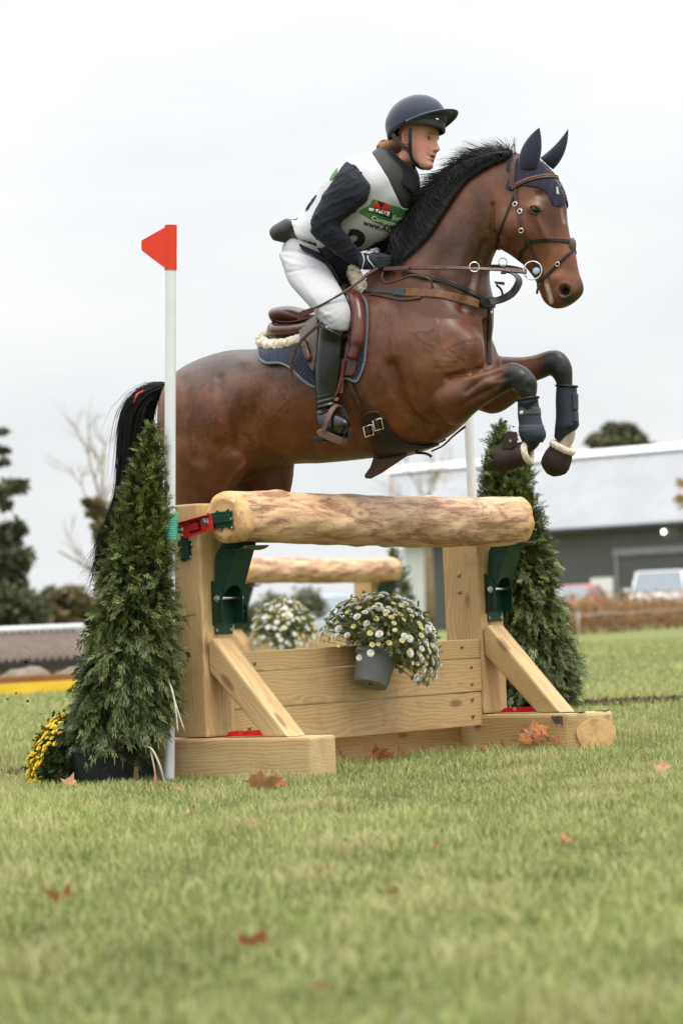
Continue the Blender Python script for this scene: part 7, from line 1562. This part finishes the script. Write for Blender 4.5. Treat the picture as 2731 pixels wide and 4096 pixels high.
for i, (x, y, s, u, lab) in enumerate(((1105, 1728, .075, .5, 'brown maple leaf at the foot of the far runner'), (1150, 1722, .05, 1.2, 'upright orange leaf just right of the far upright'), (600, 1806, .11, .9, 'large tan leaf leaning on the near runner'), (640, 1800, .07, .6, 'tan leaf beside the large one at the near runner'), (160, 1806, .06, .9, 'orange leaf between the yellow flowers and the black pot'), (400, 1812, .06, .3, 'curled brown leaf at the foot of the white pole'), (354, 1803, .055, .9, 'rust leaf behind the raffia ties by the black pot'),
        (432, 1868, .06, .8, 'narrow orange leaf in the grass below the white pole'), (205, 1850, .03, .8, 'tiny orange leaf in the grass below the black pot'), (575, 1898, .05, .7, 'pale upright leaf in the grass below the near runner'), (548, 1902, .03, .5, 'small orange leaf next to the pale upright leaf'), (795, 1935, .035, .6, 'small dark leaf in the grass below the middle of the jump'), (742, 2000, .04, .5, 'orange leaf at the middle of the lawn'), (895, 2052, .04, .3, 'pale tan leaf lying flat right of the middle of the lawn'), (1305, 1930, .045, .4, 'reddish leaf on the lawn at the right'), (1520, 1768, .05, .6, 'dry curled leaf at the right edge of the lawn'),
        (145, 2062, .06, .3, 'pinkish brown leaf on the lawn at the far left'), (590, 2165, .062, .6, 'large blurred orange leaf in the foreground grass'), (737, 2268, .03, .4, 'dark blurred leaf near the bottom of the picture'), (1000, 1945, .02, .5, 'tiny brown leaf fragment right of the middle lawn'), (1450, 2100, .02, .5, 'faint tan leaf scrap in the right foreground'))): leaf(x, y, s, lab, 80+i, u, .035)
# ------------------------------------------------------------------ clods thrown up by the hooves
rgc = random.Random(13)
for i, (x, y, s) in enumerate(((60, 1518, .016), (228, 1525, .013), (228, 1586, .016), (148, 1632, .010), (225, 1660, .013), (65, 1610, .008), (38, 1592, .007), (18, 1605, .007), (95, 1640, .006), (180, 1470, .006), (140, 1690, .006), (60, 1660, .006), (205, 1572, .006), (1160, 968, .010), (1178, 980, .006))):
    dd = 13.6 if x > 1000 else 14.2; bm = bmesh.new(); bmesh.ops.create_icosphere(bm, subdivisions=2, radius=1); c = P(x, y, dd); q0 = (rgc.uniform(.7, 1.3), rgc.uniform(.7, 1.2), rgc.uniform(.4, .9))
    for v in bm.verts: f = s*rgc.uniform(.55, 1.25); v.co = Vector((v.co.x*f*q0[0], v.co.y*f*q0[1], v.co.z*f*q0[2]))+c
    tag(bm_obj('soil_clod', bm, M_SOIL, None), 'crumb of earth flying through the air beside the right conifer\'s tip' if x > 1000 else 'crumb of earth flying through the air left of the conifer', 'soil clod', 'clods in front of the legs' if x > 1000 else 'clods of earth in the air')
# ------------------------------------------------------------------ scuffed earth strips
def earth(name, pts, w, seed, n=700, size=.014):
    r = np.random.default_rng(seed); C = [on_ground(x, y) for x, y in pts]; C = spline(C, 8); Vs, Fs = [], []; nv = 0
    tet = np.array([(1, 1, 1), (1, -1, -1), (-1, 1, -1), (-1, -1, 1)], float); tf = np.array([(0, 1, 2), (0, 3, 1), (0, 2, 3), (1, 3, 2)])
    for k in range(n):
        c = C[r.integers(0, len(C))]; s = size*r.uniform(.3, 1.2); off = r.normal(0, 1, 2)*np.array([w*2.5, w]); R3 = np.linalg.qr(r.normal(size=(3, 3)))[0]
        Vs.append(tet@R3*s*r.uniform(.5, 1.2, (4, 1))+np.array([c.x+off[0], c.y+off[1], s*.6+abs(r.normal(0, size*.6))])); Fs.append(tf+nv); nv += 4
    return tag(fast_mesh(name, np.concatenate(Vs), np.concatenate(Fs), M_SOIL, None), None, None, None, 'stuff')
earth('scuffed_soil', [(1340, 1625), (1420, 1620), (1500, 1615), (1600, 1612)], .05, 1, 1100, .018); earth('scuffed_soil', [(-20, 1785), (40, 1782), (80, 1780)], .05, 2, 600, .014); earth('scuffed_soil', [(460, 1798), (500, 1793), (545, 1800)], .018, 3, 500, .010); earth('scuffed_soil', [(660, 1795), (690, 1790)], .012, 4, 200, .009); earth('scuffed_soil', [(250, 1822), (300, 1818), (350, 1812)], .02, 5, 350, .009)
# ------------------------------------------------------------------ grass
def grass():
    r = np.random.default_rng(99)
    def region(d0, d1, n, h, w):
        u = r.random(n); y = np.sqrt(d0*d0+u*(d1*d1-d0*d0)); x = r.uniform(-1, 1, n)*(.1143*y*1.12+.12)+y*.0; return x, y, h, w
    Xs, Ys, Hs, Ws = [], [], [], []
    for d0, d1, n, h, w in ((4.5, 7.5, 44000, .055, .0052), (7.5, 10.5, 85000, .055, .0044), (10.5, 13.2, 115000, .054, .0040), (13.2, 17, 75000, .052, .0044), (17, 26, 42000, .05, .0068), (26, 60, 50000, .055, .014)):
        x, y, h, w = region(d0, d1, n, h, w); Xs.append(x); Ys.append(y); Hs.append(np.full(n, h)); Ws.append(np.full(n, w))
    for d0, d1, n in ((4.3, 9, 40000), (9, 14, 50000), (14, 24, 40000)):        # sparser turf either side of the view
        u = r.random(n); yy = np.sqrt(d0*d0+u*(d1*d1-d0*d0)); half = .128*yy+.12; xx = (half+r.random(n)**1.3*2.2)*np.where(r.random(n) < .5, -1, 1); Xs.append(xx); Ys.append(yy); Hs.append(np.full(n, .055)); Ws.append(np.full(n, .0075))
    x = np.concatenate(Xs); y = np.concatenate(Ys); h = np.concatenate(Hs); w = np.concatenate(Ws); n = len(x)
    # clump the blades
    cl = .03*np.sin(x*37+3*np.sin(y*11))+.03*np.sin(y*41+2*np.sin(x*17)); x = x+cl*.25; y = y+cl*.3
    patchn = np.sin(x*2.1+1.3*np.sin(y*.9))+np.sin(y*1.7+1.1*np.sin(x*1.9+1))+.7*np.sin(x*6.3+y*4.1)+.5*np.sin(x*13.7-y*9.1)
    NX = np.stack([x, y, np.zeros(n)], 1); fb = fbm_np(NX, 2.2, 40); fb2 = fbm_np(NX, 9, 41)
    h = h*(.30+r.random(n)**1.6*1.05)*np.clip(1+.55*fb+.45*fb2, .35, 1.9); w = w*r.uniform(.7, 1.25, n)
    an = r.uniform(0, 2*np.pi, n); le = np.abs(r.normal(0, .55, n))+.15; dx, dy = np.cos(an), np.sin(an); sx, sy = -dy, dx
    # keep blades out of posts, pots and runners
    Pm = np.stack([x-O1.x, y-O1.y], 1); ua = Pm@np.array([AX.x, AX.y]); ub = Pm@np.array([BX.x, BX.y])
    bad = ((ua > -.012) & (ua < .2) & (ub > -.47) & (ub < .585)) | ((ua > 1.927) & (ua < 2.14) & (ub > -.47) & (ub < .615)) | ((ua > .2) & (ua < 1.93) & (ub > -.14) & (ub < .0))
    for B, rad in ((B1, .125), (B2, .125), (yb, .09)): bad |= np.hypot(x-B.x, y-B.y) < rad
    k = ~bad; x, y, h, w, dx, dy, sx, sy, le, fb, fb2 = (q[k] for q in (x, y, h, w, dx, dy, sx, sy, le, fb, fb2)); n = len(x)
    z0 = np.zeros(n)
    p0 = np.stack([x-sx*w*.5, y-sy*w*.5, z0], 1); p1 = np.stack([x+sx*w*.5, y+sy*w*.5, z0], 1)
    mx, my = x+dx*h*le*.30, y+dy*h*le*.30; p2 = np.stack([mx+sx*w*.42, my+sy*w*.42, h*.58], 1); p3 = np.stack([mx-sx*w*.42, my-sy*w*.42, h*.58], 1)
    tp = np.stack([x+dx*h*le*.95, y+dy*h*le*.95, h*np.clip(1.0-.22*le, .5, 1)], 1)
    V = np.stack([p0, p1, p2, p3, tp], 1).reshape(-1, 3); i5 = np.arange(n)*5
    T = np.concatenate([np.stack([i5, i5+1, i5+2], 1), np.stack([i5, i5+2, i5+3], 1), np.stack([i5+3, i5+2, i5+4], 1)])
    G = np.array([(.272, .308, .090), (.318, .343, .12), (.21, .262, .070), (.38, .39, .16), (.292, .328, .105)]); ci = G[r.integers(0, 5, n)]*r.uniform(.75, 1.25, n)[:, None]
    straw = r.random(n) < .05; ci[straw] = np.array([.46, .40, .22])*r.uniform(.7, 1.15, (straw.sum(), 1)); ci = ci*np.clip(1+.22*fb+.22*fb2, .6, 1.5)[:, None]; dry = np.clip(fb2*1.5-.35, 0, .7)[:, None]; ci = ci*(1-dry)+np.array([.40, .36, .17])*dry
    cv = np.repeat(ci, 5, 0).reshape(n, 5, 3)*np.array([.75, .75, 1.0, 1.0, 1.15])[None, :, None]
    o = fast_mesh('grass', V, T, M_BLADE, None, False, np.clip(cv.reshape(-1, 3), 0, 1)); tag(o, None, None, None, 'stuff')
grass()
